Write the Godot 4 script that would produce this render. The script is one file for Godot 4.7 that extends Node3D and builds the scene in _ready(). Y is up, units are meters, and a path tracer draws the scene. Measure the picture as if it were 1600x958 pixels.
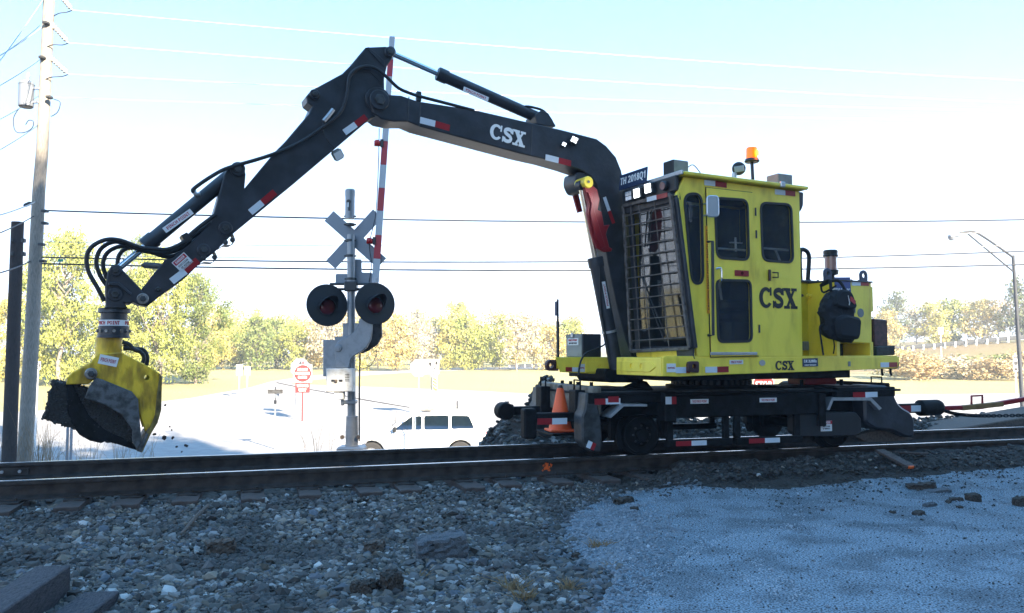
extends Node3D
# A railway crossing on an autumn day: a yellow rail excavator works in the shade, the road beyond lies in full sun.
# World: x to the right, y up, -z away from the camera. Track and machine have frames of their own (see below).

const EYE := 1.6
const RAIL_TOP := 0.35
const TRACK_TURN := 17.5        # degrees; the track runs away to the right
const SWING := 9.5              # the upper works are swung this much against the track
const TRACK_MID := Vector3(0, 0, -10.485)
const MACHINE_AT := Vector3(2.75, 0.35, -11.36)

var rng := RandomNumberGenerator.new()
var M := {}


func _ready() -> void:
	rng.seed = 20181
	build_camera_and_light()
	build_materials()
	build_ground()
	build_track()
	build_ballast()
	build_far_land()
	build_trees()
	build_shade_trees()
	build_excavator()
	build_crossing_signal()
	build_poles_and_wires()
	build_signs()
	build_van()
	build_right_side()
	build_foreground_things()


func build_camera_and_light() -> void:
	var cam := Camera3D.new()
	cam.name = "camera"
	cam.position = Vector3(0, EYE, 0)
	cam.rotation_degrees = Vector3(3.264, 0, 0)
	cam.fov = 41.03
	cam.near = 0.05
	cam.far = 1500.0
	add_child(cam)
	cam.current = true

	var sky_mat := ProceduralSkyMaterial.new()
	sky_mat.sky_top_color = Color(0.062, 0.165, 0.32).linear_to_srgb()
	sky_mat.sky_horizon_color = Color(0.34, 0.41, 0.51).linear_to_srgb()
	sky_mat.sky_curve = 0.155
	sky_mat.ground_bottom_color = Color(0.07, 0.07, 0.06).linear_to_srgb()
	sky_mat.ground_horizon_color = Color(0.2, 0.22, 0.22).linear_to_srgb()
	sky_mat.sky_energy_multiplier = 1.0
	sky_mat.sun_angle_max = 25.0
	sky_mat.sun_curve = 0.1
	var sky := Sky.new()
	sky.sky_material = sky_mat
	var env := Environment.new()
	env.background_mode = Environment.BG_SKY
	env.sky = sky
	env.tonemap_mode = Environment.TONE_MAPPER_LINEAR
	env.tonemap_exposure = 5.6
	env.sdfgi_enabled = true
	env.ssao_enabled = true
	env.ssil_enabled = true
	env.fog_enabled = true
	env.fog_density = 0.0013
	env.fog_light_color = Color(0.93, 0.96, 1.0)
	var we := WorldEnvironment.new()
	we.name = "world_environment"
	we.environment = env
	add_child(we)

	var sun := DirectionalLight3D.new()
	sun.name = "sun"
	sun.light_energy = 1.6
	sun.light_color = Color(1.0, 0.93, 0.82)
	sun.light_angular_distance = 0.5
	sun.shadow_enabled = true
	add_child(sun)
	# low behind the camera and to its right: shadows fall away and to the left
	sun.look_at_from_position(Vector3.ZERO, SUN_DIR, Vector3.UP)


const SUN_DIR := Vector3(-0.486, -0.469, -0.737)



# ---------------------------------------------------------------- shapes

class Shape:
	var v := PackedVector3Array()
	var n := PackedVector3Array()
	var c := PackedColorArray()
	var xf := Transform3D()
	var tint := Color.WHITE
	var coloured := false

	func at(t: Transform3D) -> Shape:
		xf = t
		return self

	func put(a: Vector3, b: Vector3, d: Vector3, na: Vector3, nb: Vector3, nd: Vector3) -> void:
		if (b - a).cross(d - a).dot(na + nb + nd) > 0.0:
			v.append(xf * a); v.append(xf * d); v.append(xf * b)
			n.append((xf.basis * na).normalized()); n.append((xf.basis * nd).normalized()); n.append((xf.basis * nb).normalized())
		else:
			v.append(xf * a); v.append(xf * b); v.append(xf * d)
			n.append((xf.basis * na).normalized()); n.append((xf.basis * nb).normalized()); n.append((xf.basis * nd).normalized())
		if coloured:
			c.append(tint); c.append(tint); c.append(tint)

	func quad(a: Vector3, b: Vector3, d: Vector3, e: Vector3, nn: Vector3) -> void:
		put(a, b, d, nn, nn, nn)
		put(a, d, e, nn, nn, nn)

	func box(centre: Vector3, size: Vector3, bevel := 0.0) -> Shape:
		var h := size / 2.0
		var b := minf(bevel, minf(h.x, minf(h.y, h.z)) * 0.6)
		var p := func(s: Vector3, cut: Vector3) -> Vector3: return centre + Vector3(s.x * (h.x - cut.x * b), s.y * (h.y - cut.y * b), s.z * (h.z - cut.z * b))
		for ax in 3:
			for sg in [-1.0, 1.0]:
				var k := []
				for q in [[-1, -1], [1, -1], [1, 1], [-1, 1]]:
					var s := Vector3(q[0], q[1], q[0])
					s[ax] = sg
					s[(ax + 1) % 3] = q[0]
					s[(ax + 2) % 3] = q[1]
					var cut := Vector3.ONE
					cut[ax] = 0
					k.append(p.call(s, cut))
				var nn := Vector3.ZERO
				nn[ax] = sg
				quad(k[0], k[1], k[2], k[3], nn)
		if b > 0.0:
			for ax in 3:
				var u := (ax + 1) % 3
				var w := (ax + 2) % 3
				for su in [-1.0, 1.0]:
					for sw in [-1.0, 1.0]:
						var lo := Vector3.ZERO
						lo[ax] = -1; lo[u] = su; lo[w] = sw
						var hi := lo
						hi[ax] = 1
						var ca := Vector3.ONE; ca[u] = 0
						var cb := Vector3.ONE; cb[w] = 0
						var nn := Vector3.ZERO
						nn[u] = su; nn[w] = sw
						quad(p.call(lo, ca), p.call(hi, ca), p.call(hi, cb), p.call(lo, cb), nn.normalized())
			for sx in [-1.0, 1.0]:
				for sy in [-1.0, 1.0]:
					for sz in [-1.0, 1.0]:
						var s := Vector3(sx, sy, sz)
						var nn := s.normalized()
						put(p.call(s, Vector3(0, 1, 1)), p.call(s, Vector3(1, 0, 1)), p.call(s, Vector3(1, 1, 0)), nn, nn, nn)
		return self

	static func ccw(poly: PackedVector2Array) -> PackedVector2Array:
		var q := poly.duplicate()
		if Geometry2D.is_polygon_clockwise(q):
			q.reverse()
		return q

	static func inset(poly: PackedVector2Array, by: float) -> PackedVector2Array:
		var out := PackedVector2Array()
		var k := poly.size()
		for i in k:
			var e0 := (poly[i] - poly[(i + k - 1) % k]).normalized()
			var e1 := (poly[(i + 1) % k] - poly[i]).normalized()
			var n0 := Vector2(-e0.y, e0.x)
			var n1 := Vector2(-e1.y, e1.x)
			var mid := (n0 + n1)
			var l := maxf(mid.length_squared(), 0.5)
			out.append(poly[i] + mid * (2.0 * by / l))
		return out

	static func split(poly: PackedVector2Array, holes: Array) -> Array:
		var pieces := [poly]
		for hole: PackedVector2Array in holes:
			var mid := 0.0
			for q in hole:
				mid += q.x / hole.size()
			var made := []
			for one: PackedVector2Array in pieces:
				for side in [PackedVector2Array([Vector2(mid - 500, -500), Vector2(mid, -500), Vector2(mid, 500), Vector2(mid - 500, 500)]), PackedVector2Array([Vector2(mid, -500), Vector2(mid + 500, -500), Vector2(mid + 500, 500), Vector2(mid, 500)])]:
					for half in Geometry2D.intersect_polygons(one, side):
						made.append_array(Geometry2D.clip_polygons(half, hole))
			pieces = made
		return pieces

	# a plate: the outline (x, y) from z0 to z1, its rims chamfered, holes cut through
	func prism(outline: Variant, z0: float, z1: float, bevel := 0.0, holes := []) -> Shape:
		var poly := ccw(PackedVector2Array(outline))
		var k := poly.size()
		var inner := inset(poly, bevel) if bevel > 0.0 else poly
		for piece: PackedVector2Array in split(inner, holes):
			var t := Geometry2D.triangulate_polygon(piece)
			for i in range(0, t.size(), 3):
				for zz in [[z1, Vector3.BACK], [z0, Vector3.FORWARD]]:
					put(Vector3(piece[t[i]].x, piece[t[i]].y, zz[0]), Vector3(piece[t[i + 1]].x, piece[t[i + 1]].y, zz[0]), Vector3(piece[t[i + 2]].x, piece[t[i + 2]].y, zz[0]), zz[1], zz[1], zz[1])
		_rim(poly, z0 + bevel, z1 - bevel, 1.0)
		if bevel > 0.0:
			for i in k:
				var j := (i + 1) % k
				var e := (poly[j] - poly[i]).normalized()
				var nn := Vector3(e.y, -e.x, 0)
				quad(Vector3(poly[i].x, poly[i].y, z1 - bevel), Vector3(poly[j].x, poly[j].y, z1 - bevel), Vector3(inner[j].x, inner[j].y, z1), Vector3(inner[i].x, inner[i].y, z1), (nn + Vector3.BACK).normalized())
				quad(Vector3(poly[i].x, poly[i].y, z0 + bevel), Vector3(poly[j].x, poly[j].y, z0 + bevel), Vector3(inner[j].x, inner[j].y, z0), Vector3(inner[i].x, inner[i].y, z0), (nn + Vector3.FORWARD).normalized())
		for hole in holes:
			_rim(ccw(PackedVector2Array(hole)), z0, z1, -1.0)
		return self

	func _rim(poly: PackedVector2Array, z0: float, z1: float, way: float) -> void:
		var k := poly.size()
		var en := []
		for i in k:
			var e := (poly[(i + 1) % k] - poly[i]).normalized()
			en.append(Vector3(e.y, -e.x, 0) * way)
		for i in k:
			var j := (i + 1) % k
			var na: Vector3 = en[i]
			var nb: Vector3 = en[i]
			if na.dot(en[(i + k - 1) % k]) > 0.82:
				na = (na + en[(i + k - 1) % k]).normalized()
			if nb.dot(en[j]) > 0.82:
				nb = (nb + en[j]).normalized()
			var a := Vector3(poly[i].x, poly[i].y, z0)
			var b := Vector3(poly[j].x, poly[j].y, z0)
			var cc := Vector3(poly[j].x, poly[j].y, z1)
			var d := Vector3(poly[i].x, poly[i].y, z1)
			put(a, b, cc, na, nb, nb)
			put(a, cc, d, na, nb, na)

	# a round bar or hose along points
	func tube(pts: Array, radius: Variant, seg := 10, caps := true) -> Shape:
		var k := pts.size()
		var side := Vector3.ZERO
		var rings := []
		var norms := []
		for i in k:
			var dir: Vector3 = (pts[mini(i + 1, k - 1)] - pts[maxi(i - 1, 0)]).normalized()
			if i == 0:
				side = dir.cross(Vector3.UP if absf(dir.y) < 0.9 else Vector3.RIGHT).normalized()
			else:
				side = (side - dir * side.dot(dir)).normalized()
			var other := dir.cross(side)
			var r: float = radius[i] if radius is Array else radius
			var ring := PackedVector3Array()
			var nr := PackedVector3Array()
			for s in seg:
				var a := TAU * s / seg
				var o := side * cos(a) + other * sin(a)
				ring.append(pts[i] + o * r)
				nr.append(o)
			rings.append(ring)
			norms.append(nr)
		for i in k - 1:
			for s in seg:
				var t := (s + 1) % seg
				put(rings[i][s], rings[i + 1][s], rings[i + 1][t], norms[i][s], norms[i + 1][s], norms[i + 1][t])
				put(rings[i][s], rings[i + 1][t], rings[i][t], norms[i][s], norms[i + 1][t], norms[i][t])
		if caps:
			for e in [0, k - 1]:
				var dir: Vector3 = (pts[0] - pts[1]).normalized() if e == 0 else (pts[k - 1] - pts[k - 2]).normalized()
				for s in seg:
					put(pts[e], rings[e][s], rings[e][(s + 1) % seg], dir, dir, dir)
		return self

	# turned about the local y axis: profile of (radius, height)
	func lathe(profile: Array, seg := 20, smooth := false) -> Shape:
		var k := profile.size()
		var pn := []
		for i in k - 1:
			var d: Vector2 = profile[i + 1] - profile[i]
			pn.append(Vector2(d.y, -d.x).normalized())
		for i in k - 1:
			var a: Vector2 = profile[i]
			var b: Vector2 = profile[i + 1]
			var n0: Vector2 = pn[i]
			var n1: Vector2 = pn[i]
			if smooth:
				if i > 0: n0 = (pn[i] + pn[i - 1]).normalized()
				if i < k - 2: n1 = (pn[i] + pn[i + 1]).normalized()
			for s in seg:
				var u := Vector2.from_angle(TAU * s / seg)
				var w := Vector2.from_angle(TAU * (s + 1) / seg)
				var p0 := Vector3(u.x * a.x, a.y, u.y * a.x)
				var p1 := Vector3(w.x * a.x, a.y, w.y * a.x)
				var p2 := Vector3(w.x * b.x, b.y, w.y * b.x)
				var p3 := Vector3(u.x * b.x, b.y, u.y * b.x)
				var m0 := Vector3(u.x * n0.x, n0.y, u.y * n0.x)
				var m1 := Vector3(w.x * n0.x, n0.y, w.y * n0.x)
				var m2 := Vector3(w.x * n1.x, n1.y, w.y * n1.x)
				var m3 := Vector3(u.x * n1.x, n1.y, u.y * n1.x)
				if a.x > 1e-5: put(p0, p1, p2, m0, m1, m2)
				if b.x > 1e-5: put(p0, p2, p3, m0, m2, m3)
		return self

	func disc_z(centre: Vector3, r: float, z0: float, z1: float, bevel := 0.0, seg := 20) -> Shape:
		var poly := PackedVector2Array()
		for s in seg:
			poly.append(Vector2(centre.x, centre.y) + Vector2.from_angle(TAU * s / seg) * r)
		return prism(poly, z0, z1, bevel)

	func mesh() -> ArrayMesh:
		var arr := []
		arr.resize(Mesh.ARRAY_MAX)
		arr[Mesh.ARRAY_VERTEX] = v
		arr[Mesh.ARRAY_NORMAL] = n
		if coloured:
			arr[Mesh.ARRAY_COLOR] = c
		var am := ArrayMesh.new()
		am.add_surface_from_arrays(Mesh.PRIMITIVE_TRIANGLES, arr)
		return am


static func ring2(cx: float, cy: float, r: float, seg := 20, from := 0.0, to := TAU) -> PackedVector2Array:
	var p := PackedVector2Array()
	for s in seg:
		p.append(Vector2(cx, cy) + Vector2.from_angle(from + (to - from) * s / (seg if to - from > 6.28 else seg - 1)) * r)
	return p


# corners rounded off; corners: Array of Vector2
static func rounded(corners: Array, r: float, steps := 4) -> PackedVector2Array:
	var out := PackedVector2Array()
	var k := corners.size()
	for i in k:
		var p: Vector2 = corners[i]
		var a: Vector2 = (corners[(i + k - 1) % k] - p)
		var b: Vector2 = (corners[(i + 1) % k] - p)
		var ra := minf(r, a.length() * 0.48)
		var rb := minf(r, b.length() * 0.48)
		var q0 := p + a.normalized() * ra
		var q1 := p + b.normalized() * rb
		for s in steps + 1:
			var t := float(s) / steps
			out.append(q0.lerp(p, t).lerp(p.lerp(q1, t), t))
	return out


# a smooth curve through the points
static func curve(pts: Array, per := 6) -> Array:
	var out := []
	var k := pts.size()
	for i in k - 1:
		var p0: Vector3 = pts[maxi(i - 1, 0)]
		var p3: Vector3 = pts[mini(i + 2, k - 1)]
		for s in per:
			out.append((pts[i] as Vector3).cubic_interpolate(pts[i + 1], p0, p3, float(s) / per))
	out.append(pts[k - 1])
	return out


static func v3(p: Vector2, z: float) -> Vector3:
	return Vector3(p.x, p.y, z)


static func move(x: float, y: float, z: float) -> Transform3D:
	return Transform3D(Basis(), Vector3(x, y, z))


static func turned(at: Vector3, degrees: Vector3) -> Transform3D:
	return Transform3D(Basis.from_euler(degrees * PI / 180.0), at)


# ---------------------------------------------------------------- nodes

func node(called: String, shape: Variant, mat: Variant, parent: Node = self, xf := Transform3D()) -> MeshInstance3D:
	var o := MeshInstance3D.new()
	o.name = called
	o.mesh = shape.mesh() if shape is Shape else shape
	o.material_override = M[mat] if mat is String else mat
	o.transform = xf
	parent.add_child(o, true)
	return o


func tag(o: Node, label: String, category: String, group := "", kind := "") -> Node:
	o.set_meta("label", label)
	if category: o.set_meta("category", category)
	if group: o.set_meta("group", group)
	if kind: o.set_meta("kind", kind)
	return o


func thing(called: String, label: String, category: String, where := Vector3.ZERO, turn := 0.0, group := "") -> Node3D:
	var o := Node3D.new()
	o.name = called
	o.position = where
	o.rotation_degrees.y = turn
	add_child(o, true)
	tag(o, label, category, group)
	return o


func structure(called: String, shape: Variant, mat: Variant, label := "", xf := Transform3D()) -> MeshInstance3D:
	var o := node(called, shape, mat, self, xf)
	o.set_meta("kind", "structure")
	if label: o.set_meta("label", label)
	return o


# raised lettering: width and cap height in metres, facing +z of xf
func lettering(words: String, width: float, height: float, mat: Variant, parent: Node, xf: Transform3D, serif := false, fat := 0.0, depth := 0.004) -> MeshInstance3D:
	var f := SystemFont.new()
	f.font_names = PackedStringArray(["Droid Serif" if serif else "Droid Sans"])
	f.font_weight = 700
	var font: Font = f
	if fat > 0.0:
		var fv := FontVariation.new()
		fv.base_font = f
		fv.variation_embolden = fat
		font = fv
	var t := TextMesh.new()
	t.text = words
	t.font = font
	t.font_size = 48
	t.pixel_size = 0.01
	t.curve_step = 2.0
	t.depth = depth
	t.horizontal_alignment = HORIZONTAL_ALIGNMENT_CENTER
	t.vertical_alignment = VERTICAL_ALIGNMENT_CENTER
	var box := t.get_aabb()
	var sx := width / maxf(box.size.x, 0.001)
	var sy := height / maxf(box.size.y, 0.001)
	var mid := box.get_center()
	return node("lettering", t, mat, parent, xf * Transform3D(Basis.from_scale(Vector3(sx, sy, 1.0)), Vector3(-mid.x * sx, -mid.y * sy, 0)))


func noise_texture(freq: float, seed_: int, ramp: Array, size := 512, octaves := 4, normal := 0.0, kind := FastNoiseLite.TYPE_SIMPLEX_SMOOTH) -> NoiseTexture2D:
	var fn := FastNoiseLite.new()
	fn.seed = seed_
	fn.frequency = freq
	fn.noise_type = kind
	fn.fractal_octaves = octaves
	var t := NoiseTexture2D.new()
	t.width = size
	t.height = size
	t.seamless = true
	t.noise = fn
	if normal > 0.0:
		t.as_normal_map = true
		t.bump_strength = normal
	elif ramp.size():
		var g := Gradient.new()
		var offs := PackedFloat32Array()
		var cols := PackedColorArray()
		for r in ramp:
			offs.append(r[0])
			cols.append((r[1] as Color).linear_to_srgb())
		g.offsets = offs
		g.colors = cols
		t.color_ramp = g
	return t


func plain(called: String, lin: Color, rough := 0.6, metal := 0.0) -> StandardMaterial3D:
	var m := StandardMaterial3D.new()
	m.resource_name = called
	var a := lin.a
	m.albedo_color = lin.linear_to_srgb()
	m.albedo_color.a = a
	m.roughness = rough
	m.metallic = metal
	M[called] = m
	return m


# a worn surface: colour broken by noise, in the object's own axes or the world's
func worn(called: String, lin: Color, rough: float, metal: float, tex: Texture2D, scale: float, bump: Texture2D = null, bump_scale := 0.5, world := false) -> StandardMaterial3D:
	var m := plain(called, lin, rough, metal)
	m.albedo_texture = tex
	m.uv1_triplanar = true
	m.uv1_world_triplanar = world
	m.uv1_scale = Vector3.ONE * scale
	if bump:
		m.normal_enabled = true
		m.normal_texture = bump
		m.normal_scale = bump_scale
	return m


func build_materials() -> void:
	var grey := func(a: float) -> Color: return Color(a, a, a)
	var dirt := noise_texture(0.006, 3, [[0.0, Color(0.62, 0.56, 0.48)], [0.28, Color(0.88, 0.86, 0.82)], [0.5, Color(0.98, 0.98, 0.97)], [1.0, Color(1, 1, 1)]], 512, 7)
	var grime := noise_texture(0.009, 8, [[0.0, Color(0.22, 0.19, 0.17)], [0.42, Color(0.66, 0.62, 0.57)], [0.65, Color(1, 1, 1)], [1.0, Color(1.0, 1.0, 1.0)]], 512, 7)
	var fine := noise_texture(0.15, 5, [], 1024, 4, 9.0)
	var lumpy := noise_texture(0.05, 6, [], 512, 5, 9.0)
	var streak := noise_texture(0.008, 12, [[0.0, grey.call(0.75)], [0.5, grey.call(0.93)], [1.0, grey.call(1.0)]], 512, 7)
	var smear := noise_texture(0.009, 17, [[0.0, grey.call(0.38)], [0.42, grey.call(0.55)], [0.62, grey.call(0.72)], [1.0, grey.call(1.0)]], 512, 7)
	worn("yellow_paint", Color(0.98, 0.74, 0.07), 0.36, 0.0, dirt, 0.55, lumpy, 0.03)
	M["yellow_paint"].uv1_scale = Vector3(0.9, 0.3, 0.9)
	M["yellow_paint"].clearcoat_enabled = true
	M["yellow_paint"].clearcoat = 0.25
	worn("dirty_yellow", Color(0.80, 0.50, 0.025), 0.5, 0.0, grime, 0.75, lumpy, 0.15)
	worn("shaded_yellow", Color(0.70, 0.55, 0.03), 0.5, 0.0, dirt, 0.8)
	worn("black_paint", Color(0.040, 0.044, 0.056), 0.40, 0.0, smear, 0.6, lumpy, 0.04)
	M["dirty_yellow"].uv1_scale = Vector3(1.3, 0.45, 1.3)
	worn("grimy_yellow", Color(0.22, 0.155, 0.03), 0.6, 0.0, grime, 1.8, lumpy, 0.3)
	worn("jaw_steel", Color(0.105, 0.11, 0.118), 0.6, 0.15, grime, 2.0, lumpy, 0.5)
	worn("chassis_black", Color(0.011, 0.011, 0.012), 0.6, 0.0, grime, 1.1, lumpy, 0.15)
	M["chassis_black"].metallic_specular = 0.25
	worn("plate_grey", Color(0.05, 0.053, 0.057), 0.5, 0.1, grime, 1.2, lumpy, 0.1)
	worn("tan_grey", Color(0.19, 0.17, 0.14), 0.6, 0.0, grime, 1.2)
	plain("rubber", Color(0.014, 0.014, 0.016), 0.55)
	plain("black_plastic", Color(0.018, 0.018, 0.02), 0.45)
	plain("chrome", Color(0.75, 0.76, 0.78), 0.14, 1.0)
	worn("zinc", Color(0.55, 0.56, 0.58), 0.38, 0.75, streak, 2.0)
	worn("worn_steel", Color(0.30, 0.29, 0.28), 0.42, 0.6, grime, 2.2, lumpy, 0.25)
	worn("red_paint", Color(0.27, 0.01, 0.016), 0.4, 0.0, dirt, 1.5)
	worn("tan_paint", Color(0.26, 0.15, 0.05), 0.55, 0.0, dirt, 1.5)
	worn("maroon_paint", Color(0.075, 0.022, 0.026), 0.5, 0.0, grime, 1.6)
	plain("white_tape", Color(0.62, 0.66, 0.70), 0.35)
	plain("red_tape", Color(0.30, 0.008, 0.014), 0.35)
	plain("white_label", Color(0.72, 0.72, 0.72), 0.45)
	plain("red_print", Color(0.42, 0.015, 0.03), 0.5)
	plain("black_print", Color(0.012, 0.012, 0.014), 0.5)
	plain("white_print", Color(0.80, 0.80, 0.78), 0.5)
	plain("blue_board", Color(0.016, 0.035, 0.085), 0.4)
	plain("blue_label", Color(0.025, 0.06, 0.22), 0.4)
	plain("orange_label", Color(0.75, 0.28, 0.01), 0.45)
	worn("box_grey", Color(0.24, 0.24, 0.23), 0.55, 0.0, dirt, 1.5)
	worn("dark_green_grey", Color(0.03, 0.045, 0.045), 0.6, 0.0, grime, 2.0)
	worn("cage_brown", Color(0.13, 0.115, 0.11), 0.5, 0.1, grime, 2.0)
	plain("interior", Color(0.05, 0.052, 0.056), 0.8)
	plain("lamp_steel", Color(0.032, 0.038, 0.048), 0.6, 0.0)
	plain("guard_steel", Color(0.030, 0.036, 0.045), 0.7)
	plain("seat_cloth", Color(0.06, 0.06, 0.066), 0.9)
	var glass := plain("cab_glass", Color(0.03, 0.042, 0.07, 0.28), 0.03)
	glass.transparency = BaseMaterial3D.TRANSPARENCY_ALPHA
	glass.metallic_specular = 0.7
	var sg := glass.duplicate()
	sg.albedo_color = Color(0.05, 0.07, 0.09, 0.25)
	sg.metallic_specular = 0.95
	M["screen_glass"] = sg
	plain("mirror_shell", Color(0.55, 0.57, 0.6), 0.25, 0.4)
	plain("rust_red", Color(0.42, 0.13, 0.08), 0.5)
	var clear := plain("clear_glass", Color(0.7, 0.75, 0.75, 0.15), 0.05)
	clear.transparency = BaseMaterial3D.TRANSPARENCY_ALPHA
	var amber := plain("amber_lens", Color(0.9, 0.25, 0.01), 0.2)
	amber.emission_enabled = true
	amber.emission = Color(1.0, 0.33, 0.02)
	amber.emission_energy_multiplier = 0.22
	var hot := plain("amber_core", Color(1, 0.7, 0.2), 0.3)
	hot.emission_enabled = true
	hot.emission = Color(1.0, 0.72, 0.2)
	hot.emission_energy_multiplier = 0.6
	var lit := plain("lit_lamp", Color(0.9, 0.9, 0.9), 0.3)
	lit.emission_enabled = true
	lit.emission = Color(0.95, 0.98, 1.0)
	lit.emission_energy_multiplier = 0.8
	plain("lamp_lens", Color(0.50, 0.52, 0.55), 0.15, 0.3)
	plain("dull_red_lens", Color(0.10, 0.006, 0.012), 0.15)
	plain("red_lens", Color(0.45, 0.01, 0.015), 0.15)
	# track and ground
	worn("rail_steel", Color(0.055, 0.042, 0.036), 0.6, 0.25, grime, 1.3, lumpy, 0.2, true)
	plain("rail_head", Color(0.42, 0.43, 0.45), 0.24, 1.0)
	var grain := noise_texture(0.02, 21, [[0.0, grey.call(0.4)], [0.5, grey.call(0.85)], [1.0, grey.call(1.15)]], 512, 6)
	worn("tie_wood", Color(0.085, 0.06, 0.05), 0.85, 0.0, grain, 1.0, lumpy, 0.5)
	M["tie_wood"].uv1_scale = Vector3(0.35, 3.0, 3.0)
	worn("new_tie_wood", Color(0.034, 0.034, 0.042), 0.75, 0.0, grain, 1.0, lumpy, 0.35)
	M["new_tie_wood"].uv1_scale = Vector3(0.35, 3.0, 3.0)
	var soil := noise_texture(0.03, 31, [[0.0, Color(0.35, 0.3, 0.26)], [0.5, Color(0.8, 0.74, 0.68)], [1.0, Color(1.3, 1.25, 1.2)]], 512, 6)
	var gr := worn("ground_soil", Color(1, 1, 1), 0.95, 0.0, soil, 0.4, lumpy, 0.8, true)
	gr.vertex_color_use_as_albedo = true
	worn("dirt", Color(0.075, 0.066, 0.058), 0.95, 0.0, soil, 0.5, lumpy, 0.9, true)
	worn("dug_dirt", Color(0.04, 0.036, 0.032), 0.95, 0.0, soil, 1.4, lumpy, 1.0, true)
	var speck := noise_texture(0.045, 41, [[0.0, grey.call(0.10)], [0.36, grey.call(0.22)], [0.48, grey.call(0.60)], [0.58, grey.call(0.85)], [1.0, grey.call(1.0)]], 1024, 3)
	var patch := noise_texture(0.005, 44, [[0.0, grey.call(0.48)], [0.36, grey.call(0.68)], [0.5, grey.call(0.90)], [0.7, grey.call(1.0)], [1.0, grey.call(0.9)]], 1024, 9)
	M["speck"] = speck
	M["patch"] = patch
	for a in [["apron_asphalt", Color(0.30, 0.38, 0.44)], ["upper_asphalt", Color(0.36, 0.45, 0.52)]]:
		var ma := worn(a[0], a[1], 0.9, 0.0, speck, 1.1, fine, 0.8, true)
		ma.detail_enabled = true
		ma.detail_blend_mode = BaseMaterial3D.BLEND_MODE_MUL
		ma.detail_albedo = patch
		ma.detail_uv_layer = BaseMaterial3D.DETAIL_UV_2
		ma.uv2_triplanar = true
		ma.uv2_world_triplanar = true
		ma.uv2_scale = Vector3.ONE * 0.30
	worn("road_asphalt", Color(0.33, 0.32, 0.315), 0.9, 0.0, noise_texture(0.02, 51, [[0.0, grey.call(0.75)], [1.0, grey.call(1.1)]], 512, 6), 0.15, fine, 0.2, true)
	worn("lawn", Color(0.30, 0.29, 0.075), 0.95, 0.0, noise_texture(0.03, 52, [[0.0, Color(0.55, 0.55, 0.5)], [0.5, Color(0.9, 0.9, 0.8)], [1.0, Color(1.3, 1.2, 1.1)]], 512, 6), 0.06, lumpy, 0.5, true)
	worn("scrub_ground", Color(0.20, 0.16, 0.09), 0.95, 0.0, soil, 0.15, lumpy, 0.9, true)
	var stone := plain("stone", Color(1, 1, 1), 0.85)
	stone.vertex_color_use_as_albedo = true
	var leaf := plain("leaf", Color(1, 1, 1), 0.65)
	leaf.vertex_color_use_as_albedo = true
	leaf.backlight_enabled = true
	leaf.backlight = Color(0.5, 0.5, 0.5)
	worn("bark", Color(0.27, 0.235, 0.20), 0.95, 0.0, grain, 1.0, lumpy, 0.8)
	worn("pole_wood", Color(0.33, 0.30, 0.26), 0.9, 0.0, grain, 1.0, lumpy, 0.4)
	M["pole_wood"].uv1_scale = Vector3(5.0, 0.5, 5.0)
	worn("dark_pole_wood", Color(0.05, 0.038, 0.035), 0.9, 0.0, grain, 1.0, lumpy, 0.4)
	M["dark_pole_wood"].uv1_scale = Vector3(5.0, 0.5, 5.0)
	worn("signal_aluminium", Color(0.30, 0.315, 0.335), 0.42, 0.45, streak, 1.5)
	worn("signal_paint", Color(0.55, 0.56, 0.56), 0.5, 0.1, dirt, 1.5)
	plain("signal_black", Color(0.02, 0.022, 0.026), 0.45)
	plain("sign_back", Color(0.21, 0.235, 0.27), 0.45, 0.3)
	plain("sign_white", Color(0.78, 0.78, 0.76), 0.45)
	plain("sign_red", Color(0.55, 0.03, 0.03), 0.45)
	plain("stop_red", Color(0.12, 0.006, 0.008), 0.9)
	plain("sign_yellow", Color(0.30, 0.19, 0.004), 0.45)
	plain("arm_white", Color(0.46, 0.48, 0.51), 0.4)
	plain("arm_red", Color(0.42, 0.015, 0.03), 0.4)
	plain("wire_black", Color(0.018, 0.022, 0.03), 0.6)
	plain("wire_grey", Color(0.40, 0.40, 0.40), 0.45, 0.3)
	var car := plain("car_white", Color(0.80, 0.81, 0.82), 0.25)
	car.clearcoat_enabled = true
	plain("car_glass", Color(0.50, 0.55, 0.62), 0.05, 1.0)
	plain("tyre", Color(0.025, 0.025, 0.026), 0.8)
	plain("cone_orange", Color(0.92, 0.12, 0.025), 0.5)
	plain("backpack_cloth", Color(0.011, 0.011, 0.014), 0.9)
	plain("orange_spray", Color(0.8, 0.12, 0.01), 0.6)
	worn("tar", Color(0.036, 0.033, 0.031), 0.85, 0.0, soil, 2.5, lumpy, 1.0)
	worn("clod", Color(0.075, 0.064, 0.056), 0.95, 0.0, soil, 3.0, lumpy, 1.0)
	worn("clinker", Color(0.17, 0.18, 0.195), 0.9, 0.0, speck, 3.0, lumpy, 1.0)
	plain("dry_grass", Color(0.26, 0.17, 0.08), 0.9)
	worn("rotten_wood", Color(0.13, 0.10, 0.08), 0.9, 0.0, grain, 2.0, lumpy, 0.6)
	plain("copper_green", Color(0.05, 0.32, 0.22), 0.5)



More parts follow.
